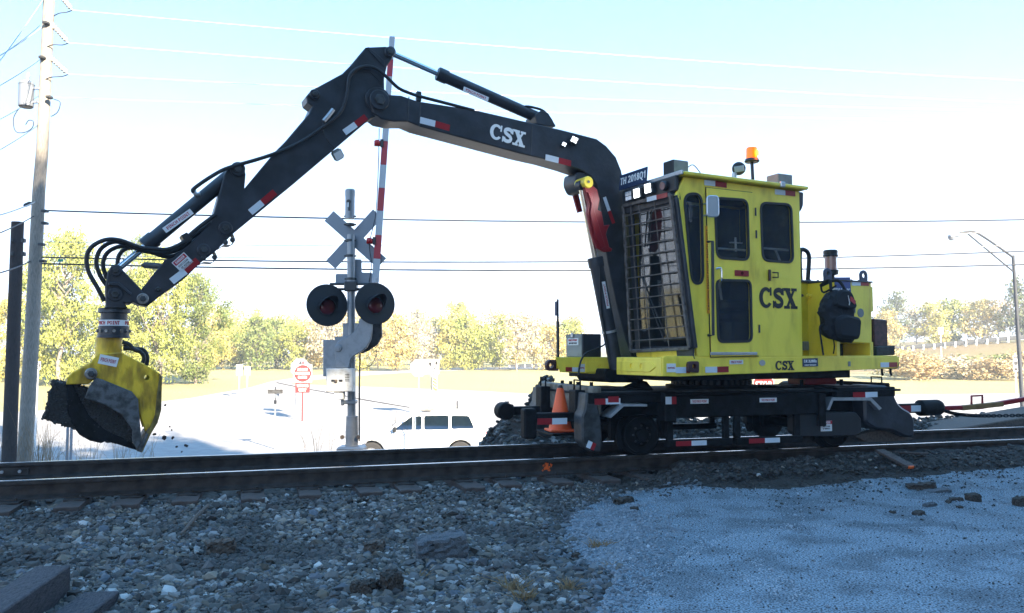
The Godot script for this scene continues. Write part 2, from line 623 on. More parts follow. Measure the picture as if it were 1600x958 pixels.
# heavy slab-serif capitals C, S and X drawn as outlines, each one unit high
static func slab_letter(which: String) -> Array:
	var bits := []
	var rect := func(x0: float, y0: float, x1: float, y1: float) -> PackedVector2Array: return PackedVector2Array([Vector2(x0, y0), Vector2(x1, y0), Vector2(x1, y1), Vector2(x0, y1)])
	if which == "C":
		var o := PackedVector2Array()
		for k in 25:
			var a := deg_to_rad(lerpf(38, 325, k / 24.0))
			o.append(Vector2(0.52 + 0.52 * cos(a), 0.5 + 0.5 * sin(a)))
		for k in 25:
			var a := deg_to_rad(lerpf(318, 48, k / 24.0))
			o.append(Vector2(0.55 + 0.27 * cos(a), 0.5 + 0.335 * sin(a)))
		bits = [o, rect.call(0.84, 0.60, 0.97, 0.99)]
	elif which == "S":
		var p := PackedVector2Array()
		for q in curve([Vector3(0.80, 0.70, 0), Vector3(0.70, 0.84, 0), Vector3(0.48, 0.885, 0), Vector3(0.24, 0.82, 0), Vector3(0.20, 0.68, 0), Vector3(0.34, 0.57, 0), Vector3(0.60, 0.47, 0), Vector3(0.74, 0.33, 0), Vector3(0.68, 0.18, 0), Vector3(0.46, 0.115, 0), Vector3(0.24, 0.16, 0), Vector3(0.13, 0.31, 0)], 4):
			p.append(Vector2(q.x, q.y))
		bits = Array(Geometry2D.offset_polyline(p, 0.115, Geometry2D.JOIN_ROUND, Geometry2D.END_BUTT))
		bits.append(rect.call(0.78, 0.64, 0.89, 0.99))
		bits.append(rect.call(0.02, 0.01, 0.13, 0.37))
	else:
		bits = [PackedVector2Array([Vector2(0.05, 0.95), Vector2(0.40, 0.95), Vector2(0.98, 0.05), Vector2(0.63, 0.05)]), PackedVector2Array([Vector2(0.72, 0.95), Vector2(0.90, 0.95), Vector2(0.31, 0.05), Vector2(0.12, 0.05)]), rect.call(-0.02, 0.86, 0.50, 1.0), rect.call(0.58, 0.86, 1.02, 1.0), rect.call(-0.02, 0.0, 0.44, 0.14), rect.call(0.52, 0.0, 1.06, 0.14)]
	var whole := [bits[0]]
	for b in bits.slice(1):
		whole = Array(Geometry2D.merge_polygons(whole[0], b))
	return whole


func company_letters(width: float, height: float, mat: String, parent: Node, xf: Transform3D) -> void:
	var at := {"C": 0.0, "S": 1.05, "X": 1.98}
	var k := width / 3.02
	for w in at:
		var sh := Shape.new()
		var outer := PackedVector2Array()
		var holes := []
		for p: PackedVector2Array in slab_letter(w):
			var q := PackedVector2Array()
			for v in p: q.append(Vector2((v.x + at[w] - 1.51) * k, (v.y - 0.5) * height))
			if Geometry2D.is_polygon_clockwise(p): holes.append(q)
			else: outer = q
		node("letter", sh.prism(outer, 0.0, 0.003, 0.0, holes), mat, parent, xf)



# ---------------------------------------------------------------- the land, in track coordinates
# s runs along the track to the right, q across it towards the camera; both from TRACK_MID

const PROFILE := [[60.0, 0.0], [3.0, 0.0], [1.8, 0.05], [1.45, 0.08], [-1.5, 0.08], [-2.2, 0.0], [-3.5, -0.15], [-5.0, -0.5], [-8.0, -1.1], [-13.0, -1.75], [-18.0, -2.0], [-28.0, -2.0], [-40.0, -1.7], [-50.0, -1.35], [-75.0, -0.65], [-100.0, -0.4], [-150.0, 0.0], [-450.0, 1.0]]
var bumps := FastNoiseLite.new()


static func to_sq(x: float, z: float) -> Vector2:
	var a := deg_to_rad(TRACK_TURN)
	var d := -z + TRACK_MID.z
	return Vector2(x * cos(a) + d * sin(a), x * sin(a) - d * cos(a))


static func from_sq(s: float, q: float) -> Vector2:
	var a := deg_to_rad(TRACK_TURN)
	return Vector2(s * cos(a) + q * sin(a), TRACK_MID.z - s * sin(a) + q * cos(a))


func track_frame() -> Transform3D:
	return Transform3D(Basis(Vector3.UP, deg_to_rad(TRACK_TURN)), TRACK_MID)


func hump(x: float, a: float, b: float) -> float:
	return smoothstep(a, b, x)


# height of the ground at world x, z
func land(x: float, z: float) -> float:
	var w := to_sq(x, z)
	var q := w.y
	var h := 1.0
	for i in PROFILE.size() - 1:
		if q >= PROFILE[i + 1][0]:
			h = remap(clampf(q, PROFILE[i + 1][0], PROFILE[i][0]), PROFILE[i][0], PROFILE[i + 1][0], PROFILE[i][1], PROFILE[i + 1][1])
			break
	if q > -8.0:
		h += bumps.get_noise_2d(x * 40.0, z * 40.0) * (0.035 - 0.022 * hump(x, 0.2, 1.2) * hump(-z, 9.0, 7.0))
	if q > 0.7 and q < 30.0:
		# the paved apron lies higher than the stones beside it
		h += 0.075 * hump(x + (z + 6.0) * 0.25, 0.35, 1.1)
		# dug spoil heaped against the near rail, with pits between the heaps
		var along := hump(w.x, 0.9, 1.8)
		h += along * hump(q, 2.2, 1.4) * (0.075 + 0.10 * absf(bumps.get_noise_2d(w.x * 90.0, q * 60.0)))
		for pit in [0.88, 1.58, 2.31, 3.09, 3.84]:
			h -= 0.22 * exp(-pow((w.x - pit) / 0.20, 4.0)) * exp(-pow((q - 0.93) / 0.22, 4.0))
	if q < 0.7 and q > -8.0:
		# spoil windrow on the far side of the track
		var ridge := 0.55 * hump(w.x, 0.2, 1.0) + 0.62 * exp(-pow((w.x - 1.5) / 0.65, 2.0)) - 0.14 * hump(w.x, 5.5, 8.5)
		h += ridge * exp(-pow((q + 2.95) / 1.0, 2.0)) * (0.85 + 0.5 * bumps.get_noise_2d(x * 60.0, z * 60.0))
	if q < -60.0:
		# a road bank that climbs to the right
		var rise := 3.9 * hump(x, 28.0, 95.0) + 0.55 * hump(x, 2.0, 30.0)
		h += rise * hump(q, -70.0, -86.0)
	return h


func build_ground() -> void:
	bumps.seed = 9
	bumps.frequency = 0.03
	bumps.fractal_octaves = 3
	var ss := [-420.0, -250.0, -150.0, -100.0, -70.0, -50.0, -35.0, -25.0, -17.0, -12.0, -9.5]
	for i in 50: ss.append(-8.0 + 0.16 * i)
	for i in 70: ss.append(0.0 + 0.07 * i)
	for i in 49: ss.append(4.9 + 0.16 * i)
	for e in [13.5, 16.0, 19.0, 23.0, 28.0, 34.0, 40.0, 47.0, 55.0, 65.0, 75.0, 85.0, 95.0, 110.0, 130.0, 170.0, 250.0, 420.0]: ss.append(e)
	var qq := [60.0, 40.0, 25.0, 16.0, 12.0, 10.0]
	for i in 46: qq.append(9.0 - 0.15 * i)
	for i in 26: qq.append(2.2 - 0.06 * i)
	for i in 51: qq.append(0.6 - 0.15 * i)
	for e in [-8.0, -9.5, -11.0, -13.0, -15.5, -18.0, -22.0, -28.0, -34.0, -40.0, -45.0, -50.0, -55.0, -60.0, -65.0, -70.0, -73.0, -76.0, -79.0, -82.0, -86.0, -92.0, -100.0, -120.0, -150.0, -220.0, -320.0, -450.0]: qq.append(e)
	var v := PackedVector3Array()
	var c := PackedColorArray()
	var index := PackedInt32Array()
	for q: float in qq:
		for s: float in ss:
			var p := from_sq(s, q)
			v.append(Vector3(p.x, land(p.x, p.y), p.y))
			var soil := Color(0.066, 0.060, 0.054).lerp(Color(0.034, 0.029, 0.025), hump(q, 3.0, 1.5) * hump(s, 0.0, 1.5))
			var green := Color(0.36, 0.36, 0.17).lerp(Color(0.46, 0.43, 0.22), 0.5 + 0.5 * bumps.get_noise_2d(p.x * 3.0, p.y * 3.0))
			var scrub := Color(0.25, 0.17, 0.09).lerp(Color(0.16, 0.17, 0.07), clampf(0.5 + bumps.get_noise_2d(p.x * 5.0, p.y * 5.0 + 90.0), 0.0, 1.0))
			var far := green.lerp(scrub, hump(q, -69.0, -73.0) * hump(p.x, 22.0, 34.0))
			c.append(soil.lerp(Color(0.19, 0.16, 0.09), hump(q, -4.5, -6.0)).lerp(far, hump(q, -20.0, -30.0)))
	var w := ss.size()
	for j in qq.size() - 1:
		for i in w - 1:
			var a := j * w + i
			index.append_array([a, a + w, a + 1, a + 1, a + w, a + w + 1])
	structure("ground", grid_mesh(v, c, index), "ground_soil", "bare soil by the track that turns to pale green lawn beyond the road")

	# the road beyond the track, a side road that swings away behind the lawn
	var road := PackedVector2Array([Vector2(-31.81, -43.12), Vector2(-26.58, -46.24), Vector2(-23.12, -49.59), Vector2(-21.39, -55.02), Vector2(-20.72, -64.94), Vector2(-21.37, -73.22), Vector2(-20.32, -81.56), Vector2(-17.78, -95.12), Vector2(-14.33, -102.22), Vector2(-8.51, -109.18), Vector2(0.00, -117.32), Vector2(7.69, -123.33), Vector2(7.03, -112.73), Vector2(0.00, -106.60), Vector2(-7.67, -98.41), Vector2(-11.50, -92.31), Vector2(-15.40, -82.38), Vector2(-18.57, -74.54), Vector2(-18.94, -69.93), Vector2(-14.82, -68.00), Vector2(-8.18, -65.73), Vector2(-1.96, -63.03), Vector2(4.61, -59.24), Vector2(19.14, -61.53), Vector2(35.57, -65.34), Vector2(50.65, -68.54)])
	var e0 := from_sq(75, -9.5)
	var e1 := from_sq(-34, -9.5)
	road.append(e0)
	road.append(e1)
	structure("road", sheet(road, 3.0, 0.012), "road_asphalt", "pale sunlit road beyond the track that forks round the lawn")

	var seam := PackedVector2Array([Vector2(-20.60, -71.91), Vector2(-16.46, -65.07), Vector2(-13.08, -60.08), Vector2(-10.43, -55.91), Vector2(-6.27, -50.39), Vector2(-6.19, -49.79), Vector2(-10.29, -55.13), Vector2(-12.90, -59.24), Vector2(-16.19, -64.04), Vector2(-20.23, -70.63)])
	structure("road_seam", sheet(seam, 2.0, 0.018), "tar", "dark tarred seam running along the sunlit road")

	# paved apron at the crossing, broken along its edge
	var edge := []
	for p: Vector2 in [Vector2(0.51, -4.95), Vector2(0.60, -5.32), Vector2(0.71, -5.71), Vector2(0.59, -6.12), Vector2(0.51, -6.66), Vector2(0.46, -7.18), Vector2(0.57, -7.92), Vector2(0.82, -8.48), Vector2(1.18, -8.91), Vector2(1.61, -9.07), Vector2(2.08, -8.97), Vector2(2.62, -8.91), Vector2(3.16, -9.09), Vector2(3.60, -9.33), Vector2(4.14, -9.58), Vector2(4.75, -9.75), Vector2(5.55, -10.11), Vector2(6.47, -10.46), Vector2(8.54, -11.04)]:
		edge.append(p)
	var ragged := PackedVector2Array()
	for i in edge.size() - 1:
		for k in 8:
			var p: Vector2 = (edge[i] as Vector2).lerp(edge[i + 1], k / 8.0)
			ragged.append(p + Vector2(rng.randf_range(-0.035, 0.035), rng.randf_range(-0.035, 0.035)))
	ragged.append_array([Vector2(9.5, -11.0), Vector2(12.0, -2.0), Vector2(12.0, 6.0), Vector2(-0.6, 6.0), Vector2(-0.2, -3.0)])
	structure("pavement_apron", sheet(ragged, 0.14, 0.03, 0.06), "apron_asphalt", "worn grey blue asphalt apron that crumbles into the gravel at its edge")
	edge = []
	for p: Vector2 in [Vector2(0.74, -4.85), Vector2(0.91, -5.32), Vector2(1.16, -5.92), Vector2(1.49, -6.51), Vector2(1.83, -6.81), Vector2(2.31, -6.97), Vector2(2.84, -7.08), Vector2(3.56, -7.11), Vector2(4.35, -7.07), Vector2(5.37, -6.97)]:
		edge.append(p)
	ragged = PackedVector2Array()
	for i in edge.size() - 1:
		for k in 6:
			ragged.append((edge[i] as Vector2).lerp(edge[i + 1], k / 6.0) + Vector2(rng.randf_range(-0.012, 0.012), rng.randf_range(-0.012, 0.012)))
	ragged.append_array([Vector2(12.0, -7.0), Vector2(12.0, 6.0), Vector2(-0.1, 6.0), Vector2(0.3, -3.0)])
	structure("pavement_upper_layer", sheet(ragged, 0.2, 0.046, 0.018), "upper_asphalt", "newer layer of asphalt with a low lip across the apron")


static func grid_mesh(v: PackedVector3Array, c: PackedColorArray, index: PackedInt32Array) -> ArrayMesh:
	var nn := PackedVector3Array()
	nn.resize(v.size())
	for i in range(0, index.size(), 3):
		var n := (v[index[i + 1]] - v[index[i]]).cross(v[index[i + 2]] - v[index[i]])
		if n.y < 0.0:
			n = -n
		else:
			var t := index[i + 1]
			index[i + 1] = index[i + 2]
			index[i + 2] = t
		for k in 3:
			nn[index[i + k]] += n
	for i in nn.size():
		nn[i] = nn[i].normalized()
	var arr := []
	arr.resize(Mesh.ARRAY_MAX)
	arr[Mesh.ARRAY_VERTEX] = v
	arr[Mesh.ARRAY_NORMAL] = nn
	arr[Mesh.ARRAY_COLOR] = c
	arr[Mesh.ARRAY_INDEX] = index
	var am := ArrayMesh.new()
	am.add_surface_from_arrays(Mesh.PRIMITIVE_TRIANGLES, arr)
	return am


# a sheet (x, z outline) laid on the land, cut into cells so that it follows it
func sheet(poly: PackedVector2Array, cell: float, lift: float, skirt := 0.0) -> Shape:
	var sh := Shape.new()
	var lo := poly[0]
	var hi := poly[0]
	for p in poly:
		lo = lo.min(p)
		hi = hi.max(p)
	var e := 0.05
	for i in ceili((hi.x - lo.x) / cell):
		for j in ceili((hi.y - lo.y) / cell):
			var a := lo + Vector2(i, j) * cell
			var box := PackedVector2Array([a, a + Vector2(cell, 0), a + Vector2(cell, cell), a + Vector2(0, cell)])
			for bit: PackedVector2Array in Geometry2D.intersect_polygons(box, poly):
				var t := Geometry2D.triangulate_polygon(bit)
				var pv := PackedVector3Array()
				var nv := PackedVector3Array()
				for p in bit:
					var h := land(p.x, p.y)
					pv.append(Vector3(p.x, h + lift, p.y))
					nv.append(Vector3((h - land(p.x + e, p.y)) / e, 1.0, (h - land(p.x, p.y + e)) / e).normalized())
				for k in range(0, t.size(), 3):
					sh.put(pv[t[k]], pv[t[k + 1]], pv[t[k + 2]], nv[t[k]], nv[t[k + 1]], nv[t[k + 2]])
	if skirt > 0.0:
		var way := -1.0 if Geometry2D.is_polygon_clockwise(poly) else 1.0
		for i in poly.size():
			var p := poly[i]
			var r := poly[(i + 1) % poly.size()]
			var d := (r - p).normalized() * way
			var a := Vector3(p.x, land(p.x, p.y) + lift, p.y)
			var b := Vector3(r.x, land(r.x, r.y) + lift, r.y)
			sh.quad(a, b, b + Vector3.DOWN * skirt, a + Vector3.DOWN * skirt, Vector3(d.y, 0.3, -d.x).normalized())
	return sh


# ---------------------------------------------------------------- track

func build_track() -> void:
	var track := Node3D.new()
	track.name = "railway_track"
	track.transform = track_frame()
	add_child(track)
	tag(track, "single railway track on wooden ties with worn bright rail heads", "", "", "structure")
	var prof := PackedVector2Array([Vector2(-0.076, 0), Vector2(0.076, 0), Vector2(0.076, 0.012), Vector2(0.03, 0.026), Vector2(0.0095, 0.042), Vector2(0.0088, 0.13), Vector2(0.012, 0.141), Vector2(0.036, 0.148), Vector2(0.0365, 0.178), Vector2(0.03, 0.186), Vector2(-0.03, 0.186), Vector2(-0.0365, 0.178), Vector2(-0.036, 0.148), Vector2(-0.012, 0.141), Vector2(-0.0088, 0.13), Vector2(-0.0095, 0.042), Vector2(-0.03, 0.026), Vector2(-0.076, 0.012)])
	var along := Transform3D(Basis(Vector3(0, 0, 1), Vector3(0, 1, 0), Vector3(-1, 0, 0)), Vector3.ZERO)   # profile x to track z, extrusion along the track
	var rails := []
	for q in [0.755, -0.755]:
		var r := node("rail", Shape.new().at(along).prism(prof, -60.0, 40.0), "rail_steel", track, move(0, RAIL_TOP - 0.186, q))
		node("rail_head", Shape.new().box(Vector3(10, 0.1865, 0.002), Vector3(100, 0.003, 0.052), 0.001), "rail_head", r)
		rails.append(r)
	# joint bars with bolts on the far rail
	var far_rail: Node3D = rails[1]
	var bar := Shape.new().box(Vector3(-6.05, 0.085, 0.017), Vector3(0.92, 0.09, 0.018), 0.004)
	var jb := node("joint_bar", bar, "rail_steel", far_rail)
	for x in [-6.42, -6.24, -5.86, -5.68]:
		node("bolt", Shape.new().at(turned(Vector3(x, 0.085, 0.026), Vector3(90, 0, 0))).lathe([Vector2(0, 0.022), Vector2(0.017, 0.022), Vector2(0.02, 0.016), Vector2(0.02, 0), Vector2(0, 0)], 6), "zinc", jb)
	# orange marking paint on the near rail
	var spray := Shape.new()
	var blobs := [[0.35, 0.085, 0.026, 0.036]]
	for i in 26:
		blobs.append([0.35 + rng.randfn(0.0, 0.032), clampf(0.085 + rng.randfn(0.0, 0.024), 0.048, 0.125), rng.randf_range(0.004, 0.014), rng.randf_range(0.004, 0.016)])
	for b in blobs:
		var o := PackedVector2Array()
		for k in 12:
			o.append(Vector2(b[0] - 0.35 + 0.0, b[1]) + Vector2(cos(TAU * k / 12) * b[2], sin(TAU * k / 12) * b[3]) * rng.randf_range(0.7, 1.25))
		spray.prism(o, 0.0095, 0.0105 + 0.0006 * spray.v.size() / 400.0)
	node("orange_paint_mark", spray, "orange_spray", rails[0], move(0.19, 0, 0))
	# ties
	var shapes := []
	for k in 4:
		var sh := Shape.new()
		var o := PackedVector2Array([Vector2(-0.115, -0.09), Vector2(0.115, -0.09), Vector2(0.115 + rng.randf_range(-0.01, 0.008), 0.085), Vector2(0.05, 0.09 + rng.randf_range(-0.012, 0.0)), Vector2(-0.03, 0.09), Vector2(-0.115 + rng.randf_range(-0.01, 0.01), 0.083)])
		sh.prism(o, -1.3 + rng.randf_range(-0.05, 0.05), 1.3 + rng.randf_range(-0.07, 0.1), 0.008)
		shapes.append(sh.mesh())
	var plate := Shape.new().box(Vector3(0, 0.004, 0), Vector3(0.19, 0.018, 0.35), 0.004).mesh()
	var spike := Shape.new().box(Vector3(0, 0.03, 0), Vector3(0.022, 0.035, 0.03), 0.006).mesh()
	for i in 40:
		var s := -9.3 + 0.56 * i + rng.randf_range(-0.05, 0.05)
		var t := node("wooden_tie", shapes[i % 4], "tie_wood", track, turned(Vector3(s, RAIL_TOP - 0.186 - 0.104, 0), Vector3(0, rng.randf_range(-1.5, 1.5), 0)))
		for q in [0.755, -0.755]:
			node("tie_plate", plate, "rail_steel", t, move(0, 0.09, q))
			for w in [-0.1, 0.1]:
				node("rail_spike", spike, "rail_steel", t, move(0.05 * signf(w), 0.09, q + w))


# ---------------------------------------------------------------- stones

func rock_templates(count: int, rough := 0.35) -> Array:
	var gold := (1.0 + sqrt(5.0)) / 2.0
	var base := []
	for a in [[-1, gold, 0], [1, gold, 0], [-1, -gold, 0], [1, -gold, 0], [0, -1, gold], [0, 1, gold], [0, -1, -gold], [0, 1, -gold], [gold, 0, -1], [gold, 0, 1], [-gold, 0, -1], [-gold, 0, 1]]:
		base.append(Vector3(a[0], a[1], a[2]).normalized())
	var faces := [[0, 11, 5], [0, 5, 1], [0, 1, 7], [0, 7, 10], [0, 10, 11], [1, 5, 9], [5, 11, 4], [11, 10, 2], [10, 7, 6], [7, 1, 8], [3, 9, 4], [3, 4, 2], [3, 2, 6], [3, 6, 8], [3, 8, 9], [4, 9, 5], [2, 4, 11], [6, 2, 10], [8, 6, 7], [9, 8, 1]]
	var out := []
	for k in count:
		var sc := Vector3(rng.randf_range(0.8, 1.3), rng.randf_range(0.55, 0.95), rng.randf_range(0.7, 1.1))
		var p := []
		for b: Vector3 in base:
			p.append(b * rng.randf_range(1.0 - rough, 1.0 + rough) * sc)
		var sh := Shape.new()
		for f in faces:
			var n: Vector3 = (p[f[1]] - p[f[0]]).cross(p[f[2]] - p[f[0]]).normalized()
			if n.dot(p[f[0]] + p[f[1]] + p[f[2]]) < 0.0: n = -n
			sh.put(p[f[0]], p[f[1]], p[f[2]], n, n, n)
		out.append(sh)
	return out


# many stones in one mesh; spots: [Vector3, radius, Color]
func stones(spots: Array, kinds: Array) -> ArrayMesh:
	var v := PackedVector3Array()
	var n := PackedVector3Array()
	var c := PackedColorArray()
	for e in spots:
		var t: Shape = kinds[rng.randi() % kinds.size()]
		var b := Basis.from_euler(Vector3(rng.randf_range(-0.5, 0.5), rng.randf() * TAU, rng.randf_range(-0.5, 0.5)))
		v.append_array(Transform3D(b.scaled(Vector3.ONE * e[1]), e[0]) * t.v)
		n.append_array(Transform3D(b, Vector3.ZERO) * t.n)
		var cc := PackedColorArray()
		cc.resize(t.v.size())
		cc.fill(e[2])
		c.append_array(cc)
	var arr := []
	arr.resize(Mesh.ARRAY_MAX)
	arr[Mesh.ARRAY_VERTEX] = v
	arr[Mesh.ARRAY_NORMAL] = n
	arr[Mesh.ARRAY_COLOR] = c
	var am := ArrayMesh.new()
	am.add_surface_from_arrays(Mesh.PRIMITIVE_TRIANGLES, arr)
	return am


func stone_colour() -> Color:
	var pick := rng.randf()
	var c := Color(0.140, 0.130, 0.117)
	if pick < 0.30: c = Color(0.080, 0.076, 0.071)
	elif pick < 0.42: c = Color(0.27, 0.265, 0.255)
	elif pick < 0.56: c = Color(0.21, 0.175, 0.135)
	elif pick < 0.60: c = Color(0.42, 0.41, 0.39)
	elif pick < 0.66: c = Color(0.12, 0.135, 0.155)
	return c * rng.randf_range(0.5, 1.15)


var apron_edge := PackedVector2Array([Vector2(0.49, -4.79), Vector2(0.60, -5.32), Vector2(0.71, -5.71), Vector2(0.59, -6.12), Vector2(0.51, -6.66), Vector2(0.46, -7.18), Vector2(0.57, -7.92), Vector2(0.82, -8.48), Vector2(1.18, -8.91), Vector2(1.61, -9.07), Vector2(2.08, -8.97), Vector2(2.62, -8.91), Vector2(3.16, -9.09), Vector2(3.60, -9.33), Vector2(4.14, -9.58), Vector2(4.75, -9.75), Vector2(5.55, -10.11), Vector2(6.47, -10.46), Vector2(9.68, -11.37), Vector2(3.51, -3.84), Vector2(0.40, -3.84)])


var upper_edge := PackedVector2Array([Vector2(0.73, -4.79), Vector2(0.91, -5.32), Vector2(1.16, -5.92), Vector2(1.49, -6.51), Vector2(1.83, -6.81), Vector2(2.31, -6.97), Vector2(2.84, -7.08), Vector2(3.56, -7.11), Vector2(4.35, -7.07), Vector2(5.88, -6.94), Vector2(3.51, -3.84), Vector2(0.59, -3.84)])


func build_ballast() -> void:
	var kinds := rock_templates(10)
	var spots := []
	var tries := 0
	# near side, from the rail to the edge of the picture
	while spots.size() < 34000 and tries < 150000:
		tries += 1
		var d := 4.7 + 6.6 * pow(rng.randf(), 1.3)
		var p := Vector2(rng.randf_range(-0.68, 0.42) * d, -d)
		var w := to_sq(p.x, p.y)
		if w.y < 0.86 or w.y > 6.5: continue
		if Geometry2D.is_point_in_polygon(p + Vector2(rng.randfn(0.0, 0.10), rng.randfn(0.0, 0.12)), apron_edge): continue
		var dirty := bumps.get_noise_2d(p.x * 16.0 + 300.0, p.y * 22.0)
		var size := rng.randf_range(0.011, 0.029) * (1.7 if rng.randf() < 0.10 else 1.0)
		var right := smoothstep(0.15, 0.8, p.x + rng.randf_range(-0.3, 0.3) - (w.y - 2.0) * 0.1)
		if right > 0.5: size *= rng.randf_range(0.25, 0.7)
		if w.x > 1.0 and w.y < 2.3 and rng.randf() < 0.88: continue
		var c := stone_colour()
		if dirty < 0.02: c = c.lerp(Color(0.055, 0.05, 0.046), clampf((0.02 - dirty) * 3.4, 0.0, 0.8))
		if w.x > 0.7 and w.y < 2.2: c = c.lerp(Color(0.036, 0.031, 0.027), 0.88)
		var h := land(p.x, p.y)
		if w.y < 1.4: h = maxf(h, 0.09)
		spots.append([Vector3(p.x, h + size * rng.randf_range(-0.25, 0.45) + maxf(dirty, 0.0) * 0.03, p.y), size, c])
	# between and beyond the rails
	for i in 3600:
		var s := rng.randf_range(-8.5, 12.0)
		var q := rng.randf_range(-2.4, 0.68)
		var p := from_sq(s, q)
		var size := rng.randf_range(0.018, 0.04)
		spots.append([Vector3(p.x, 0.09 + rng.randf_range(-0.02, 0.045), p.y), size, stone_colour() * 0.8])
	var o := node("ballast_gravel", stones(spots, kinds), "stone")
	tag(o, "loose grey crushed stone ballast beside and between the rails", "gravel", "", "stuff")

	# the windrow of dug gravel beyond the track
	spots = []
	for i in 9000:
		var s := rng.randf_range(-0.2, 13.0)
		var q := -2.95 + rng.randfn(0.0, 0.8)
		var p := from_sq(s, q)
		var size := rng.randf_range(0.02, 0.055)
		var h := land(p.x, p.y)
		if h < 0.02 and rng.randf() < 0.6: continue
		spots.append([Vector3(p.x, h + size * 0.2, p.y), size, stone_colour() * 0.55])
	for e in [[1.45, -2.5, 0.15], [1.1, -2.7, 0.10], [3.4, -2.3, 0.12], [9.3, -2.4, 0.12], [10.2, -2.6, 0.09], [6.1, -2.5, 0.1]]:
		var p := from_sq(e[0], e[1])
		spots.append([Vector3(p.x, land(p.x, p.y) + e[2] * 0.4, p.y), e[2], Color(0.10, 0.105, 0.11)])
	o = node("gravel_heap", stones(spots, kinds), "stone")
	tag(o, "long dark heap of dug gravel along the far side of the track", "gravel", "", "stuff")

	# crumbs of dirt and fine chippings over the apron and its broken edge
	spots = []
	for i in 5200:
		var s := rng.randf_range(0.9, 8.5)
		var q := 0.95 + absf(rng.randfn(0.0, 0.85))
		var p := from_sq(s, q)
		if s < 1.6 and q > 2.4: continue
		var size := rng.randf_range(0.006, 0.03) * (1.0 if q < 1.9 else 0.55)
		spots.append([Vector3(p.x, land(p.x, p.y) + size * 0.3 + (0.03 if q > 1.75 else 0.0), p.y), size, Color(0.036, 0.031, 0.027) * rng.randf_range(0.6, 1.6) if rng.randf() < 0.95 else stone_colour()])
	for i in 9000:
		var p := Vector2(rng.randf_range(0.3, 7.0), -rng.randf_range(4.8, 10.6))
		if absf(p.x) > -p.y * 0.68 or not Geometry2D.is_point_in_polygon(p, apron_edge): continue
		var size := rng.randf_range(0.003, 0.0075) * (2.4 if rng.randf() < 0.02 else 1.0)
		var lift := 0.048 if Geometry2D.is_point_in_polygon(p, upper_edge) else 0.032
		spots.append([Vector3(p.x, land(p.x, p.y) + lift + size * 0.3, p.y), size, (Color(0.07, 0.07, 0.072) if rng.randf() < 0.35 else Color(0.30, 0.34, 0.38)) * rng.randf_range(0.7, 1.3)])
	# scuffs left by tyres and tracks: pale crushed chips along curved lines
	var scuffs := [[Vector2(1.18, -5.87), Vector2(1.38, -6.32), Vector2(1.64, -6.64), Vector2(2.11, -6.86)], [Vector2(1.57, -5.61), Vector2(1.61, -5.32), Vector2(1.67, -4.95)], [Vector2(0.69, -6.60), Vector2(0.76, -6.17), Vector2(0.82, -5.75)], [Vector2(1.11, -5.92), Vector2(0.92, -5.46), Vector2(0.81, -5.13)], [Vector2(1.73, -5.92), Vector2(1.74, -5.46), Vector2(1.80, -5.01)], [Vector2(2.14, -7.04), Vector2(2.54, -7.18), Vector2(2.92, -7.15)]]
	for line in scuffs:
		for j in line.size() - 1:
			for i in 50:
				var t := (line[j] as Vector2).lerp(line[j + 1], rng.randf()) + Vector2(rng.randfn(0.0, 0.045), rng.randfn(0.0, 0.06))
				var up := 0.048 if Geometry2D.is_point_in_polygon(t, upper_edge) else 0.032
				spots.append([Vector3(t.x, land(t.x, t.y) + up, t.y), rng.randf_range(0.003, 0.007), Color(0.42, 0.45, 0.48)])
	# fragments broken from the edge
	for i in 420:
		var j := rng.randi() % 10
		var t := apron_edge[j].lerp(apron_edge[j + 1], rng.randf()) + Vector2(rng.randfn(0.0, 0.10), rng.randfn(0.0, 0.10))
		var size := rng.randf_range(0.008, 0.04)
		spots.append([Vector3(t.x, land(t.x, t.y) + 0.02, t.y), size, Color(0.12, 0.13, 0.14) * rng.randf_range(0.4, 1.4)])
	for i in 9000:
		var k := rng.randf()
		var p := Vector2(lerpf(0.35, 0.95, k) + rng.randfn(0.0, 0.28), -lerpf(4.9, 8.2, k) + rng.randfn(0.0, 0.3))
		var size := rng.randf_range(0.005, 0.016)
		spots.append([Vector3(p.x, land(p.x, p.y) + (0.03 if Geometry2D.is_point_in_polygon(p, apron_edge) else 0.0) + size * 0.3, p.y), size * 0.8, stone_colour().lerp(Color(0.25, 0.30, 0.35), 0.6)])
	o = node("dirt_crumbs", stones(spots, kinds), "stone")
	tag(o, "dark crumbs of dirt and fine chippings strewn over the asphalt edge", "dirt", "", "stuff")



# ---------------------------------------------------------------- the rail excavator
# Its own axes: x to the rear, y up from the rail head, z towards the cab side; the boom points to -x.

var digger: Node3D
const BOOM_NEAR := 0.05
const BOOM_FAR := -0.29
const BOOM_MID := -0.12


# a flat sticker along p0-p1 on the plane z, with lettering if words are given
func sticker(parent: Node, p0: Vector2, p1: Vector2, h: float, z: float, mat: String, words := "", ink := "red_print", called := "sticker", fill := 0.8, tall := 0.55) -> MeshInstance3D:
	var mid := (p0 + p1) / 2.0
	var t := Transform3D(Basis(Vector3.BACK, (p1 - p0).angle()), Vector3(mid.x, mid.y, z))
	var o := node(called, Shape.new().box(Vector3.ZERO, Vector3(p0.distance_to(p1), h, 0.004)), mat, parent, t)
	if words:
		lettering(words, p0.distance_to(p1) * fill, h * tall, ink, parent, t.translated_local(Vector3(0, 0, 0.0025)), false, 0.0, 0.002)
	return o


